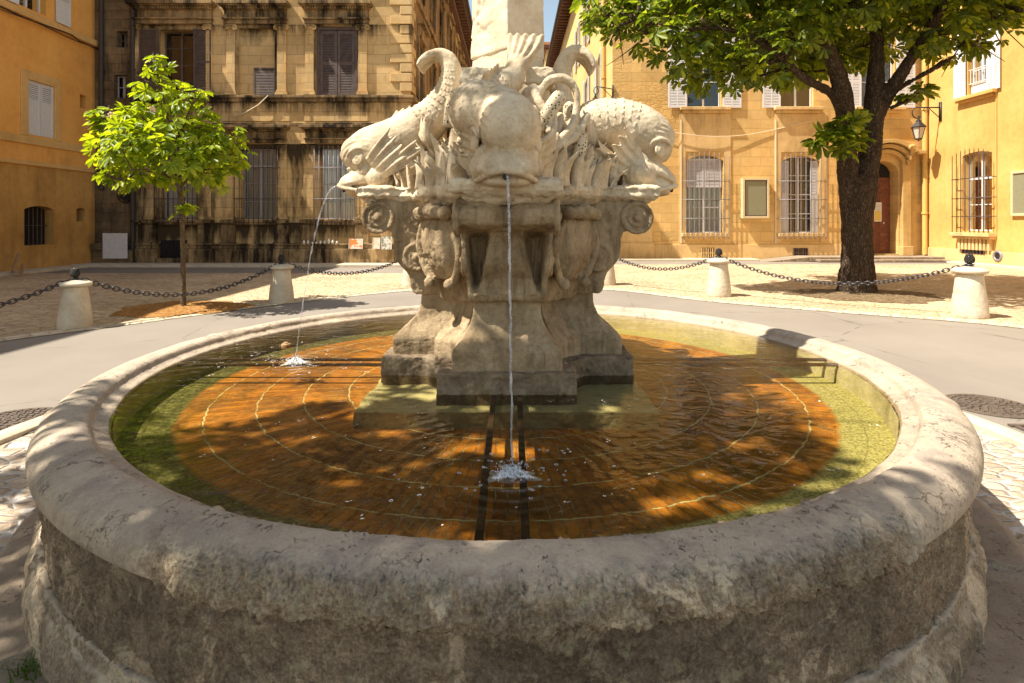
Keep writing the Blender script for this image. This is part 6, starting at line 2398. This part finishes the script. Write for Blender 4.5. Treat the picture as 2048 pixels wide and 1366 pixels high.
# ------------------------------------------------------------------ street lanterns on wall brackets
def lantern_parts(root, c, s=1.0):
    """six-sided lantern hanging with its top at c"""
    x, y, z = c
    m_ = MB()
    m_.lathe([(0.02, 0.0), (0.05, -0.05), (0.035, -0.09), (0.10, -0.13), (0.115, -0.20), (0.29, -0.40), (0.285, -0.43)], (x, y, z), 6)
    m_.ball((x, y, z + 0.02), 0.035, 8, 6)
    m_.build('lantern_roof', 'dark_iron', root)
    m_ = MB()
    for k in range(6):
        a = 2 * PI * k / 6
        b = 2 * PI * (k + 1) / 6
        m_.bar((x + 0.25 * math.cos(a), y + 0.25 * math.sin(a), z - 0.43), (x + 0.14 * math.cos(a), y + 0.14 * math.sin(a), z - 0.88), 0.013, 5)
        m_.bar((x + 0.14 * math.cos(a), y + 0.14 * math.sin(a), z - 0.88), (x + 0.14 * math.cos(b), y + 0.14 * math.sin(b), z - 0.88), 0.013, 5)
        m_.bar((x + 0.14 * math.cos(a), y + 0.14 * math.sin(a), z - 0.88), (x, y, z - 0.95), 0.010, 5)
    m_.ball((x, y, z - 0.96), 0.028, 8, 6)
    m_.build('lantern_frame', 'dark_iron', root)
    m_ = MB()
    m_.lathe([(0.24, -0.435), (0.13, -0.875)], (x, y, z), 6)
    m_.build('lantern_pane', 'lantern_glass', root)

ly = 23.45
ls = thing('street_lantern', 'black lantern hanging from a curled bracket on the ochre house beside the portal', 'street lantern', (XC, ly, 6.3), 'wall lanterns')
bz = 6.32
m_ = MB()
m_.box(XC - 0.05, XC, ly - 0.06, ly + 0.06, bz - 0.55, bz + 0.22)
m_.bar((XC - 0.03, ly, bz), (XC - 0.98, ly, bz), 0.028, 8)
m_.bar((XC - 0.03, ly, bz - 0.45), (XC - 0.50, ly, bz - 0.02), 0.018, 8)
m_.tube([(XC - 0.98 - 0.20 * math.sin(t), ly, bz - 0.22 + 0.22 * math.cos(t)) for t in np.linspace(0, 3.9, 22)], 0.022, 8)
m_.tube([(XC - 0.62 + 0.09 * math.cos(t), ly, bz - 0.10 + 0.09 * math.sin(t)) for t in np.linspace(0, 5.5, 20)], 0.014, 6)
m_.build('bracket', 'dark_iron', ls, smooth='all')
lantern_parts(ls, (XC - 0.92, ly, bz - 0.40))

ls2 = thing('street_lantern', 'lantern bracket with an iron curl on the street corner, behind the scaly dolphin', 'street lantern', (XS, YR + 0.1, 6.7), 'wall lanterns')
bz2, by2 = rz(176), YR - 0.02
bx2 = XS - 0.02
m_ = MB()
m_.box(bx2, bx2 + 0.05, by2 - 0.05, by2 + 0.05, bz2 - 0.42, bz2 + 0.12)
m_.bar((bx2, by2, bz2 - 0.05), (bx2 - 0.62, by2, bz2 + 0.06), 0.022, 8)
m_.bar((bx2, by2, bz2 - 0.40), (bx2 - 0.44, by2, bz2 + 0.02), 0.015, 8)
m_.tube([(bx2 - 0.62 - 0.02 * t - 0.13 * math.sin(t), by2, bz2 - 0.10 + 0.16 * math.cos(t)) for t in np.linspace(0, 5.6, 26)], 0.018, 8)
m_.build('bracket', 'dark_iron', ls2, smooth='all')
lantern_parts(ls2, (bx2 - 0.72, by2, bz2 - 0.30))

# ------------------------------------------------------------------ trees
def leaf_template(nl=5):
    """a palmate leaf: drooping leaflets spread like a hand; each leaflet is two quads folded along its midrib"""
    V, Q = [], []
    angs = {5: (-78, -38, 0, 38, 78), 6: (-95, -55, -18, 18, 55, 95), 7: (-105, -68, -34, 0, 34, 68, 105)}[nl]
    for a in angs:
        L_ = 1.0 - 0.28 * (abs(a) / 100) ** 1.5
        ca, sa = math.cos(R(a)), math.sin(R(a))
        o = len(V)
        for x, y, z in ((0.04, 0, 0), (0.5, 0.13, 0.02), (0.80, 0.185, -0.10), (1.0, 0, -0.26), (0.5, -0.13, 0.02), (0.80, -0.185, -0.10)):
            x, y = x * L_, y * L_
            V.append((x * ca - y * sa, x * sa + y * ca, z * L_ - 0.03 * abs(a) / 78))
        Q += [(o, o + 3, o + 2, o + 1), (o, o + 4, o + 5, o + 3)]
    return np.array(V), np.array(Q)

def leaves_mesh(name, P, out, size, mat, rg, droop=0.35, nl=5):
    """P (n,3) leaf bases, out (n,3) directions away from the crown's middle"""
    TV, TQ = leaf_template(nl)
    n = len(P)
    f = out + rg.normal(0, 0.55, (n, 3))
    f[:, 2] = f[:, 2] * 0.5 - droop
    f /= np.linalg.norm(f, axis=1, keepdims=True)
    up = np.array([0, 0, 1.0]) + out * 0.45 + rg.normal(0, 0.38, (n, 3))
    s = np.cross(up, f); s /= np.linalg.norm(s, axis=1, keepdims=True)
    u = np.cross(f, s)
    sc = size * rg.uniform(0.65, 1.25, n)
    V = P[:, None, :] + (TV[None, :, 0:1] * f[:, None, :] + TV[None, :, 1:2] * s[:, None, :] + TV[None, :, 2:3] * u[:, None, :]) * sc[:, None, None]
    Q = TQ[None] + (np.arange(n) * len(TV))[:, None, None]
    return mesh_quads(name, V.reshape(-1, 3), Q.reshape(-1, 4), mat)

def crown_points(lobes, dens, rg, flat=0.8):
    Ps, Os = [], []
    C0 = np.mean([l[:3] for l in lobes], axis=0)
    for x, y, z, r in lobes:
        n = max(6, int(dens * r * r))
        d = rg.normal(0, 1, (n, 3)); d /= np.linalg.norm(d, axis=1, keepdims=True)
        rad = r * (0.30 + 0.75 * np.sqrt(rg.uniform(0, 1, n)))
        p = d * rad[:, None]
        p[:, 2] *= flat
        c = np.array([x, y, z])
        o = d + 0.5 * (c - C0) / (np.linalg.norm(c - C0) + 0.5)
        o /= np.linalg.norm(o, axis=1, keepdims=True)
        Ps.append(p + c); Os.append(o)
    return np.vstack(Ps), np.vstack(Os)

def limb(mb, pts, n=24, seg=14):
    """pts rows x,y,z,r"""
    S = catmull(pts, n)
    mb.tube([tuple(p[:3]) for p in S], [max(0.004, p[3]) for p in S], seg)

def limb_px(pts, Y, yo=None):
    k = FPX / Y
    return [((x - 1024) / k, Y + (yo[i] if yo else 0), HC + (HZ - y) / k, r / k) for i, (x, y, r) in enumerate(pts)]

def twigs(mb, lobes, anchors, rg, r=0.02):
    """a thin branch from the nearest limb point to each lobe of the crown"""
    A = np.array(anchors)
    for x, y, z, rad in lobes:
        c = np.array([x, y, z])
        d = np.linalg.norm(A - c, axis=1) + np.maximum(0, A[:, 2] - c[2]) * 1.0
        a = A[d.argmin()]
        m = (a + c) / 2 + rg.normal(0, 0.12, 3) + np.array([0, 0, 0.12])
        limb(mb, [(*a, r * 1.5), (*m, r), (*c, r * 0.45)], 10, 7)
        for q in range(4):
            e = c + rg.normal(0, 1, 3) * rad * 0.55
            limb(mb, [(*((m + c) / 2), r * 0.5), (*((c + e) / 2 + np.array([0, 0, .05])), r * 0.4), (*e, r * 0.2)], 6, 5)

# the old chestnut on the right
TY = 12.8
big = thing('chestnut_tree', 'big old chestnut with a forked dark trunk and wide leafy crown on the right', 'tree', (7.7, TY, 0))
limbs = [
    [(1712, 596, 44), (1713, 570, 37), (1714, 530, 33), (1714, 470, 30), (1714, 420, 31), (1714, 375, 30), (1712, 350, 20)],
    [(1706, 430, 22), (1700, 380, 20), (1695, 320, 20), (1688, 250, 18), (1664, 175, 15), (1632, 110, 13), (1602, 50, 11), (1575, -10, 9), (1540, -120, 7), (1520, -220, 4)],
    [(1696, 300, 14), (1700, 220, 13), (1703, 160, 11), (1690, 90, 9), (1672, 10, 8), (1660, -100, 6), (1655, -210, 3)],
    [(1682, 225, 9), (1650, 190, 8), (1610, 176, 8), (1575, 165, 7), (1530, 130, 6), (1480, 100, 5), (1420, 82, 4), (1340, 80, 3), (1260, 60, 2)],
    [(1722, 430, 24), (1730, 370, 23), (1740, 310, 22), (1746, 240, 20), (1751, 170, 17), (1754, 80, 13), (1750, -20, 10), (1762, -150, 7), (1765, -260, 3)],
    [(1750, 240, 14), (1768, 195, 13), (1790, 145, 12), (1817, 90, 10), (1842, 30, 9), (1880, -60, 7), (1925, -150, 4)],
    [(1772, 195, 5), (1800, 172, 4), (1850, 140, 3), (1905, 100, 2), (1970, 50, 1)],
]
yos = [None, [0, 0, 0, -.1, -.3, -.5, -.6, -.7, -.8, -.8], [0, .1, .3, .5, .8, 1.1, 1.4], [0, -.2, -.4, -.6, -.7, -.8, -.8, -.8, -.7], None, [0, -.1, -.3, -.5, -.7, -1, -1.2], [0, -.2, -.5, -.7, -.9]]
mb = MB()
anch = []
for l_, yo in zip(limbs, yos):
    pts = [(x, y, z, r * 0.87) for x, y, z, r in limb_px(l_, TY, yo)]
    limb(mb, pts, 40, 20)
    anch += [tuple(p[:3]) for p in catmull(pts, 20)]
me = fuse(mb, 0.035, 2)
displace(me, lambda co, no: (1 - np.abs(fbm(co * np.array([1, 1, 0.4]), 11, 4, 0.65)) * 2) * 0.022 + fbm(co, 3, 3) * 0.045 + fbm(co, 22, 3) * 0.01)
finish(me, 'bark')
link('trunk', me, big)
kx = FPX / TY
def lob(x, y, dy, r):
    return ((x - 1024) / kx, TY + dy, HC + (HZ - y) / kx, r)
big_lobes = [lob(1205, 30, 0.2, 0.75), lob(1235, 70, -0.2, 0.70), lob(1290, 95, -0.5, 0.85), lob(1300, 10, 0.4, 1.1), lob(1350, 130, -0.3, 0.85), lob(1385, 60, -0.8, 0.95), lob(1420, 140, 0.5, 0.95), lob(1440, 20, 0.3, 1.3),
             lob(1495, 150, -0.8, 0.85), lob(1465, 175, -0.2, 0.60), lob(1510, 60, 0.9, 1.2), lob(1560, 100, -0.9, 1.0), lob(1570, 0, -0.2, 1.5), lob(1610, 120, 1.0, 1.0), lob(1640, 50, -1.4, 1.2), lob(1690, 70, 1.2, 1.2), lob(1660, -20, 0.4, 1.6),
             lob(1720, 20, -1.0, 1.2), lob(1770, 70, 0.9, 1.2), lob(1790, -40, -0.6, 1.5), lob(1835, 95, -0.9, 0.95), lob(1870, 20, 0.4, 1.3), lob(1890, 110, -0.4, 0.70), lob(1935, 75, -0.6, 0.85), lob(1950, -10, 0.2, 1.3), lob(2000, 45, -0.3, 0.70),
             lob(2040, 0, 0.2, 0.9), lob(1990, -110, 0, 1.7), lob(1860, -160, 0.4, 2.0), lob(1700, -170, -0.8, 2.1), lob(1540, -140, 0.3, 2.0), lob(1400, -110, 0.2, 1.6), lob(1290, -80, 0.3, 1.2), lob(1620, -280, 0.2, 2.0), lob(1800, -290, 0, 2.0),
             lob(1700, 40, 2.8, 1.6), lob(1560, 10, 2.6, 1.6), lob(1850, 0, 2.6, 1.6), lob(1680, -60, -3.0, 1.7), lob(1520, -60, -2.4, 1.3), lob(1840, -80, -2.6, 1.4)]
bt = MB()
twigs(bt, big_lobes, anch, rng, 0.030)
bt.build('branches', 'bark', big, smooth='all')
bt = MB()
limb(bt, limb_px([(1688, 262, 4), (1668, 262, 3), (1645, 268, 2), (1622, 280, 1)], TY, [-.4, -.6, -.7, -.8]), 10, 6)
bt.build('twig', 'bark', big, smooth='all')
bt = MB()
limb(bt, limb_px([(1762, 222, 4), (1785, 210, 3), (1802, 195, 2)], TY, [-.3, -.5, -.6]), 8, 6)
bt.build('twig', 'bark', big, smooth='all')
big_lobes = [(x, y, z + (0.30 if z < 7.0 else 0.1), r * (0.84 if z < 7.0 else 1.0)) for x, y, z, r in big_lobes]
P_, O_ = crown_points(big_lobes, 98, rng)
tuft = [lob(1650, 255, -0.75, 0.26), lob(1625, 280, -0.85, 0.24), lob(1665, 285, -0.7, 0.22), lob(1650, 305, -0.8, 0.20), lob(1600, 292, -0.85, 0.14), lob(1800, 193, -0.6, 0.17), lob(1790, 205, -0.5, 0.14)]
P2, O2 = crown_points(tuft, 330, rng)
link('crown', leaves_mesh('crown', np.vstack([P_, P2]), np.vstack([O_, O2]), 0.28, 'leaf_old', rng), big)

# the young chestnut on the left
SY = 10.57
sm = thing('young_chestnut_tree', 'slim young chestnut with bright green leaves in a bark mulch bed', 'tree', ((367 - 1024) / FPX * SY, SY, 0))
ks = FPX / SY
def slob(x, y, dy, r):
    return ((x - 1024) / ks, SY + dy, HC + (HZ - y) / ks, r)
limbs = [[(368, 622, 8), (367, 600, 6.3), (366, 520, 6), (364, 440, 5.8), (361, 380, 5.6), (352, 320, 5), (338, 250, 4), (325, 190, 3), (312, 140, 2), (306, 105, 1)],
         [(358, 372, 4), (330, 345, 3.4), (290, 320, 3), (240, 300, 2), (205, 290, 1)], [(360, 376, 4), (395, 345, 3.4), (430, 315, 2.8), (470, 290, 1.5), (495, 280, 1)],
         [(350, 315, 3), (310, 280, 2.6), (260, 245, 2), (215, 225, 1)], [(346, 290, 3), (380, 250, 2.4), (405, 210, 1.5), (412, 185, 1)],
         [(356, 350, 3), (350, 345, 2), (330, 350, 1.5)], [(356, 345, 3), (370, 340, 2), (380, 345, 1.5)]]
yos = [None, [0, -.1, -.2, -.3, -.3], [0, -.1, -.1, 0, 0], [0, .2, .3, .4], [0, -.2, -.3, -.3], [0, -.6, -1.0], [0, .6, 1.0]]
mb = MB()
anch = []
for l_, yo in zip(limbs, yos):
    pts = limb_px(l_, SY, yo)
    limb(mb, [(x, y, z, r * 0.76) for x, y, z, r in pts], 30, 12)
    anch += [tuple(p[:3]) for p in catmull(pts, 16)]
tr = mb.build('trunk', 'bark_young', sm, smooth='all')
small_lobes = [slob(305, 115, 0, .16), slob(312, 140, 0, .24), slob(335, 170, 0.1, .36), slob(285, 165, -.1, .26), slob(375, 200, -.2, .40), slob(412, 192, -.2, .24), slob(425, 215, -.1, .26), slob(330, 215, -.2, .50), slob(275, 235, .1, .50),
               slob(225, 232, .1, .40), slob(192, 222, .1, .30), slob(208, 260, -.1, .38), slob(250, 285, -.3, .55), slob(305, 285, -.6, .60), slob(360, 270, -.4, .60), slob(400, 255, .2, .45), slob(425, 285, 0, .50), slob(465, 275, 0, .40), slob(490, 278, 0, .28),
               slob(480, 310, .1, .36), slob(440, 325, -.2, .50), slob(390, 320, -.7, .55), slob(340, 325, .6, .60), slob(285, 330, .4, .50), slob(230, 320, -.2, .42), slob(195, 310, -.1, .26), slob(205, 345, -.1, .22), slob(240, 355, 0, .26), slob(300, 355, -.4, .36),
               slob(370, 352, .3, .40), slob(430, 355, .1, .30), slob(475, 345, 0, .24), slob(330, 300, -1.0, .5), slob(380, 290, 1.0, .55)]
small_lobes = [(-6.16 + (x + 6.16) * 0.88, y, z, r * 0.80) for x, y, z, r in small_lobes]
bt = MB()
twigs(bt, small_lobes, anch, rng, 0.010)
bt.build('branches', 'bark_young', sm, smooth='all')
P_, O_ = crown_points(small_lobes, 138, rng, 0.85)
P2, O2 = crown_points([slob(374, 412, -.05, .06), slob(358, 425, -.05, .05)], 900, rng)
link('crown', leaves_mesh('crown', np.vstack([P_, P2[:7]]), np.vstack([O_, O2[:7]]), 0.225, 'leaf_young', rng, 0.45), sm)
# pink flower spikes
mb = MB()
rs = random.Random(9)
for x, y, dy in ((345, 236, -.62), (262, 246, -.55)):
    bx, by, bz_, _ = slob(x, y, dy, 0)
    for k in range(16):
        t = rs.random() * 0.5
        mb.ball((bx + rs.gauss(0, 0.035) * (1.2 - t), by + rs.gauss(0, 0.035), bz_ + t * 0.2), rs.uniform(0.010, 0.022), 6, 4)
mat_simple('blossom', (0.72, 0.50, 0.40), 0.8, var=0.2)
mb.build('blossoms', 'blossom', sm)['kind'] = 'stuff'

# the chestnut beside the photographer that shades the near half of the basin
sh_ = thing('shade_chestnut_tree', 'chestnut beside the viewer whose leaves dapple the front of the basin with shade', 'tree', (-5.6, -1.3, 0))
mb = MB()
limbs3 = [[(-5.6, -1.3, -0.1, .40), (-5.58, -1.3, 0.6, .33), (-5.5, -1.2, 2.0, .29), (-5.4, -1.0, 3.4, .26), (-5.1, -.6, 4.8, .20), (-4.8, -.1, 6.2, .14), (-4.5, .2, 7.8, .06)],
          [(-5.45, -1.1, 3.0, .16), (-4.6, -.6, 4.3, .13), (-3.5, -.2, 5.4, .09), (-2.6, .0, 6.2, .04)], [(-5.4, -1.0, 3.4, .15), (-5.3, .0, 4.8, .12), (-5.0, 1.2, 5.8, .08), (-4.6, 2.1, 6.5, .04)],
          [(-5.5, -1.2, 2.9, .14), (-6.3, -1.6, 4.6, .10), (-6.9, -1.8, 6.0, .05)]]
anch = []
for l_ in limbs3:
    limb(mb, l_, 24, 14)
    anch += [tuple(p[:3]) for p in catmull(l_, 14)]
lob3 = [(-4.4, 2.3, 6.3, 1.0), (-5.6, 1.9, 6.6, 1.15), (-3.4, 1.7, 6.6, 1.05), (-2.5, 1.0, 6.2, 1.0), (-4.3, 1.0, 7.3, 1.3), (-5.6, .5, 7.0, 1.3), (-3.1, .3, 7.2, 1.1), (-2.2, .0, 6.5, 1.0), (-4.4, -.3, 7.6, 1.3), (-6.2, -.8, 6.6, 1.2),
        (-3.4, -.9, 6.8, 1.2), (-2.4, -1.0, 6.2, .9), (-5.0, -1.6, 7.4, 1.3), (-4.0, -1.9, 6.4, 1.0), (-6.6, 1.2, 5.9, .9), (-5.0, .6, 8.4, 1.2), (-5.0, 1.2, 5.6, .9), (-3.9, .5, 5.6, .8), (-4.6, -.9, 5.6, .8), (-7.0, 2.5, 6.2, 1.0), (-7.6, 1.6, 6.4, 1.0), (-7.2, .6, 6.9, 1.1)]
lob3 = [(x - 0.15, y - 0.75, z, r) for x, y, z, r in lob3] + [(-3.75, 1.95, 7.8, 0.72), (-3.0, 2.0, 6.7, 0.55), (-3.5, 1.75, 7.2, 0.55)]
twigs(mb, lob3, anch, rng, 0.03)
mb.build('trunk', 'bark', sh_, smooth='all')
P_, O_ = crown_points(lob3, 92, rng)
link('crown', leaves_mesh('crown', P_, O_, 0.26, 'leaf_old', rng), sh_)

def patch(name, cx_, cy_, rx_, ry_, z, mat, seed):
    rs = random.Random(seed)
    n_ = 72
    ph = [rs.uniform(0, 6.28) for _ in range(6)]
    V, F = [], []
    rings = 9
    for i in range(rings):
        t = i / (rings - 1)
        for k in range(n_):
            a = 2 * PI * k / n_
            w = 1 + 0.07 * math.sin(3 * a + ph[0]) + 0.05 * math.sin(7 * a + ph[1]) + 0.035 * math.sin(13 * a + ph[2]) + 0.03 * math.sin(23 * a + ph[3])
            V.append((cx_ + rx_ * t * w * math.cos(a), cy_ + ry_ * t * w * math.sin(a), z + 0.05 * (1 - t ** 2) + (0.008 * math.sin(k * 1.7 + i * 2.1) if 0 < i < rings - 1 else 0)))
    for i in range(rings - 1):
        for k in range(n_):
            F.append((i * n_ + k, i * n_ + (k + 1) % n_, (i + 1) * n_ + (k + 1) % n_, (i + 1) * n_ + k))
    o = link(name, mesh_np(name, V, F, mat, True), None, (cx_, cy_, z))
    tag(o, kind='stuff')
    return o
tag(patch('mulch', -6.12, 10.62, 1.12, 1.0, 0.013, 'mulch', 1), 'orange bark mulch around the young chestnut', 'mulch')
tag(patch('soil', 7.75, 12.55, 1.55, 1.2, 0.013, 'soil', 2), 'bare brown soil around the old chestnut trunk', 'soil')

# ------------------------------------------------------------------ bollards and chains
def make_bollard():
    b = thing('stone_bollard', '', 'bollard', (0, 0, 0), 'stone bollards with pine cone tops')
    mb = MB()
    mb.lathe([(0.225, -0.03), (0.240, 0.0), (0.238, 0.06), (0.228, 0.18), (0.205, 0.36), (0.182, 0.54), (0.172, 0.642), (0.166, 0.655)], (0, 0, 0), 40)
    me = fuse(mb, 0.014, 1)
    displace(me, lambda co, no: fbm(co, 8, 4, 0.55) * 0.006 + fbm(co, 35, 3) * 0.003)
    finish(me, 'pale_stone')
    link('shaft', me, b)
    mb = MB()
    mb.lathe([(0.15, 0.650), (0.205, 0.656), (0.232, 0.672), (0.238, 0.694), (0.226, 0.715), (0.18, 0.738), (0.10, 0.755), (0.04, 0.762)], (0, 0, 0), 40)
    me = fuse(mb, 0.012, 2)
    displace(me, lambda co, no: fbm(co, 9, 4, 0.55) * 0.005)
    finish(me, 'pale_stone')
    link('cap', me, b)
    mb = MB()
    mb.lathe([(0.055, 0.748), (0.058, 0.768), (0.030, 0.785), (0.026, 0.80), (0.042, 0.812), (0.058, 0.845), (0.060, 0.875), (0.048, 0.915), (0.026, 0.945), (0.006, 0.958)], (0, 0, 0), 16)
    for i in range(7):
        z = 0.826 + i * 0.018
        r_ = np.interp(z, [0.812, 0.845, 0.875, 0.915, 0.945], [0.044, 0.058, 0.060, 0.048, 0.028])
        for k in range(10):
            a = 2 * PI * (k + 0.5 * (i % 2)) / 10
            mb.ball((r_ * math.cos(a), r_ * math.sin(a), z), 0.013, 6, 5)
    f = mb.build('pine_cone_finial', 'finial_iron', b, smooth='all')
    mb = MB()
    mb.torus((0, 0, 0.790), 0.052, 0.010, 'Z', 20, 6)
    mb.build('chain_ring', 'chain_iron', b, smooth='all')
    return b
BOLL = [((-6.66, 8.71), 0.94, 0.3, 'stained stone bollard nearest the orange house, with chains on both sides'),
        ((-4.61, 11.43), 1.0, 1.2, 'grey stone bollard just right of the young chestnut'),
        ((-2.53, 14.4), 1.02, 2.0, 'stone bollard almost hidden behind the left side of the pedestal'),
        ((2.42, 14.7), 1.04, 2.9, 'stone bollard almost hidden behind the right side of the pedestal'),
        ((4.50, 12.44), 1.08, 3.7, 'bright stone bollard in front of the two barred windows of the stone house'),
        ((7.75, 9.68), 1.11, 4.4, 'big pale bollard at the right, beside the shade of the old chestnut'),
        ((-8.45, 5.5), 0.95, 5.0, 'stone bollard just outside the left edge carrying the end of the chain')]
proto = make_bollard()
for i, ((x, y), s, rz_, lb) in enumerate(BOLL):
    o = proto if i == 0 else copy_tree(proto)
    o['label'] = lb
    o.location = (x, y, 0.012)
    o.scale = (s, s, s)
    o.rotation_euler = (0, 0, rz_)

def chain(i, j, sag, label):
    (a, sa_), (b, sb_) = BOLL[i][:2], BOLL[j][:2]
    A = Vector((a[0], a[1], 0.79 * sa_)); B = Vector((b[0], b[1], 0.79 * sb_))
    d = (B - A); d.z = 0; d.normalize()
    A = A + d * 0.06; B = B - d * 0.06
    N_ = 400
    pts = [A.lerp(B, t / N_) - Vector((0, 0, sag * 4 * (t / N_) * (1 - t / N_))) for t in range(N_ + 1)]
    pitch = 0.075
    mb = MB()
    acc, k, last = 0.0, 0, pts[0]
    for q in range(1, N_ + 1):
        acc += (pts[q] - pts[q - 1]).length
        if acc >= pitch:
            acc -= pitch
            c = pts[q]
            t = (pts[min(q + 2, N_)] - pts[q - 2]).normalized()
            side = t.cross(Vector((0, 0, 1))).normalized()
            up = side.cross(t)
            if k % 2: y_, z_ = side, up
            else: y_, z_ = up, side
            m3 = Matrix((t, y_, z_)).transposed()
            mb.torus(tuple(c), 0.034, 0.0095, n=12, m=6, sx=1.55, M_=m3)
            k += 1
    tag(mb.build('chain', 'chain_iron', loc=tuple((A + B) / 2), smooth='all'), label, 'chain', 'iron chains between the bollards')
chain(0, 1, 0.42, 'iron chain hanging behind the slim trunk of the young chestnut')
chain(1, 2, 0.34, 'iron chain running from the grey bollard towards the pedestal, behind the left jet')
chain(3, 4, 0.34, 'iron chain between the pedestal and the bollard before the stone house')
chain(4, 5, 0.44, 'iron chain passing in front of the old chestnut trunk')
chain(6, 0, 0.40, 'iron chain leaving the picture at the left edge')

# ------------------------------------------------------------------ iron covers in the road, small things
def manhole(x, y, r, label, rows):
    m = thing('manhole_cover', label, 'manhole cover', (x, y, 0), 'cast iron covers in the road')
    mb = MB()
    mb.lathe([(r, -0.01), (r, 0.010), (r - 0.01, 0.014), (r - 0.035, 0.014), (r - 0.038, 0.006)], (x, y, 0), 48)
    mb.build('cover_frame', 'cast_iron', m, smooth=True)
    mb = MB()
    for i in range(1, rows + 1):
        rr_ = (r - 0.05) * i / rows
        nn = max(5, int(2 * PI * rr_ / 0.055))
        for k in range(nn):
            a = 2 * PI * k / nn + i * 0.3
            mb.V += []
            c, s = math.cos(a), math.sin(a)
            w, h = 0.018, (r / rows) * 0.30
            V = []
            for z in (0.004, 0.017):
                for dx, dy in ((-h, -w), (h, -w), (h, w), (-h, w)):
                    V.append((x + c * (rr_ + dx) - s * dy, y + s * (rr_ + dx) + c * dy, z))
            mb.add(V, [(0, 3, 2, 1), (4, 5, 6, 7), (0, 1, 5, 4), (1, 2, 6, 5), (2, 3, 7, 6), (3, 0, 4, 7)])
    mb.lathe([(r - 0.04, 0.0), (r - 0.04, 0.008), (0.001, 0.009)], (x, y, 0), 40)
    mb.build('cover_plate', 'cast_iron', m, bevel=0.002)
manhole(4.16, 4.98, 0.33, 'round studded manhole cover in the road right of the basin', 6)
manhole(-3.98, 4.52, 0.40, 'round studded iron cover in the road left of the basin', 7)
mb = MB()
for k in range(7):
    mb.box(3.92 + k * 0.075, 3.955 + k * 0.075, 4.12, 4.46, 0.004, 0.016)
mb.box(3.90, 4.44, 4.08, 4.12, 0.004, 0.017); mb.box(3.90, 4.44, 4.46, 4.50, 0.004, 0.017)
tag(mb.build('drain_grate', 'cast_iron', loc=(4.17, 4.3, 0)), 'slotted iron drain grate beside the kerb at the right', 'drain grate')

mb = MB()
mb.lathe([(0.034, -0.02), (0.038, 0.0), (0.034, 0.010), (0.02, 0.014), (0.018, 0.022), (0.004, 0.024)], (-1.78, 4.50, WZ), 16)
tag(mb.build('float', 'plank_wood', loc=(-1.78, 4.50, WZ), smooth=True), 'small rusty float on the water behind the left jet', 'float')

# fallen petals drifting on the water
rs = random.Random(21)
V, F = [], []
for k in range(130):
    a = rs.uniform(0, 2 * PI); r_ = 2.2 * math.sqrt(rs.random())
    if rs.random() < 0.55: a = -PI / 2 + rs.gauss(0, 0.9)
    x, y = FCX + r_ * math.cos(a), FCY + r_ * math.sin(a)
    if abs(x - FCX) < 0.84 and abs(y - FCY) < 0.84: continue
    for q in range(rs.choice((1, 1, 2, 3))):
        xx, yy = x + rs.gauss(0, 0.012), y + rs.gauss(0, 0.012)
        b = rs.uniform(0, PI); s = rs.uniform(0.003, 0.006)
        o_ = len(V)
        V += [(xx + s * math.cos(b + c_) * (1.5 if c_ in (0, PI) else 0.8), yy + s * math.sin(b + c_) * (1.5 if c_ in (0, PI) else 0.8), WZ + 0.004) for c_ in (0, PI / 2, PI, 3 * PI / 2)]
        F.append((o_, o_ + 1, o_ + 2, o_ + 3))
mat_simple('petal', (0.72, 0.66, 0.55), 0.7, var=0.2)
tag(link('petals', mesh_np('petals', V, F, 'petal'), None, (FCX, FCY, WZ)), 'pale fallen petals floating on the basin water', 'petals', None, 'stuff')

def tuft_grass(x, y, n_, h, label, seed):
    rs = random.Random(seed)
    V, F = [], []
    for k in range(n_):
        bx, by = x + rs.gauss(0, 0.03), y + rs.gauss(0, 0.03)
        a = rs.uniform(0, 2 * PI); l = rs.uniform(0.03, 0.09); hh = h * rs.uniform(0.5, 1.2); w = 0.004
        dx, dy = math.cos(a), math.sin(a)
        o_ = len(V)
        for t in (0, 0.5, 1):
            cx_, cy_, cz = bx + dx * l * t * t, by + dy * l * t * t, 0.045 + hh * t * (1 - 0.25 * t)
            ww = w * (1 - 0.9 * t)
            V += [(cx_ - dy * ww, cy_ + dx * ww, cz), (cx_ + dy * ww, cy_ - dx * ww, cz)]
        F += [(o_, o_ + 1, o_ + 3, o_ + 2), (o_ + 2, o_ + 3, o_ + 5, o_ + 4)]
    tag(link('grass_tuft', mesh_np('grass_tuft', V, F, 'leaf_grass'), None, (x, y, 0.045)), label, 'grass')
tuft_grass(-1.66, 1.98, 60, 0.065, 'green grass tuft at the foot of the basin at the lower left', 3)
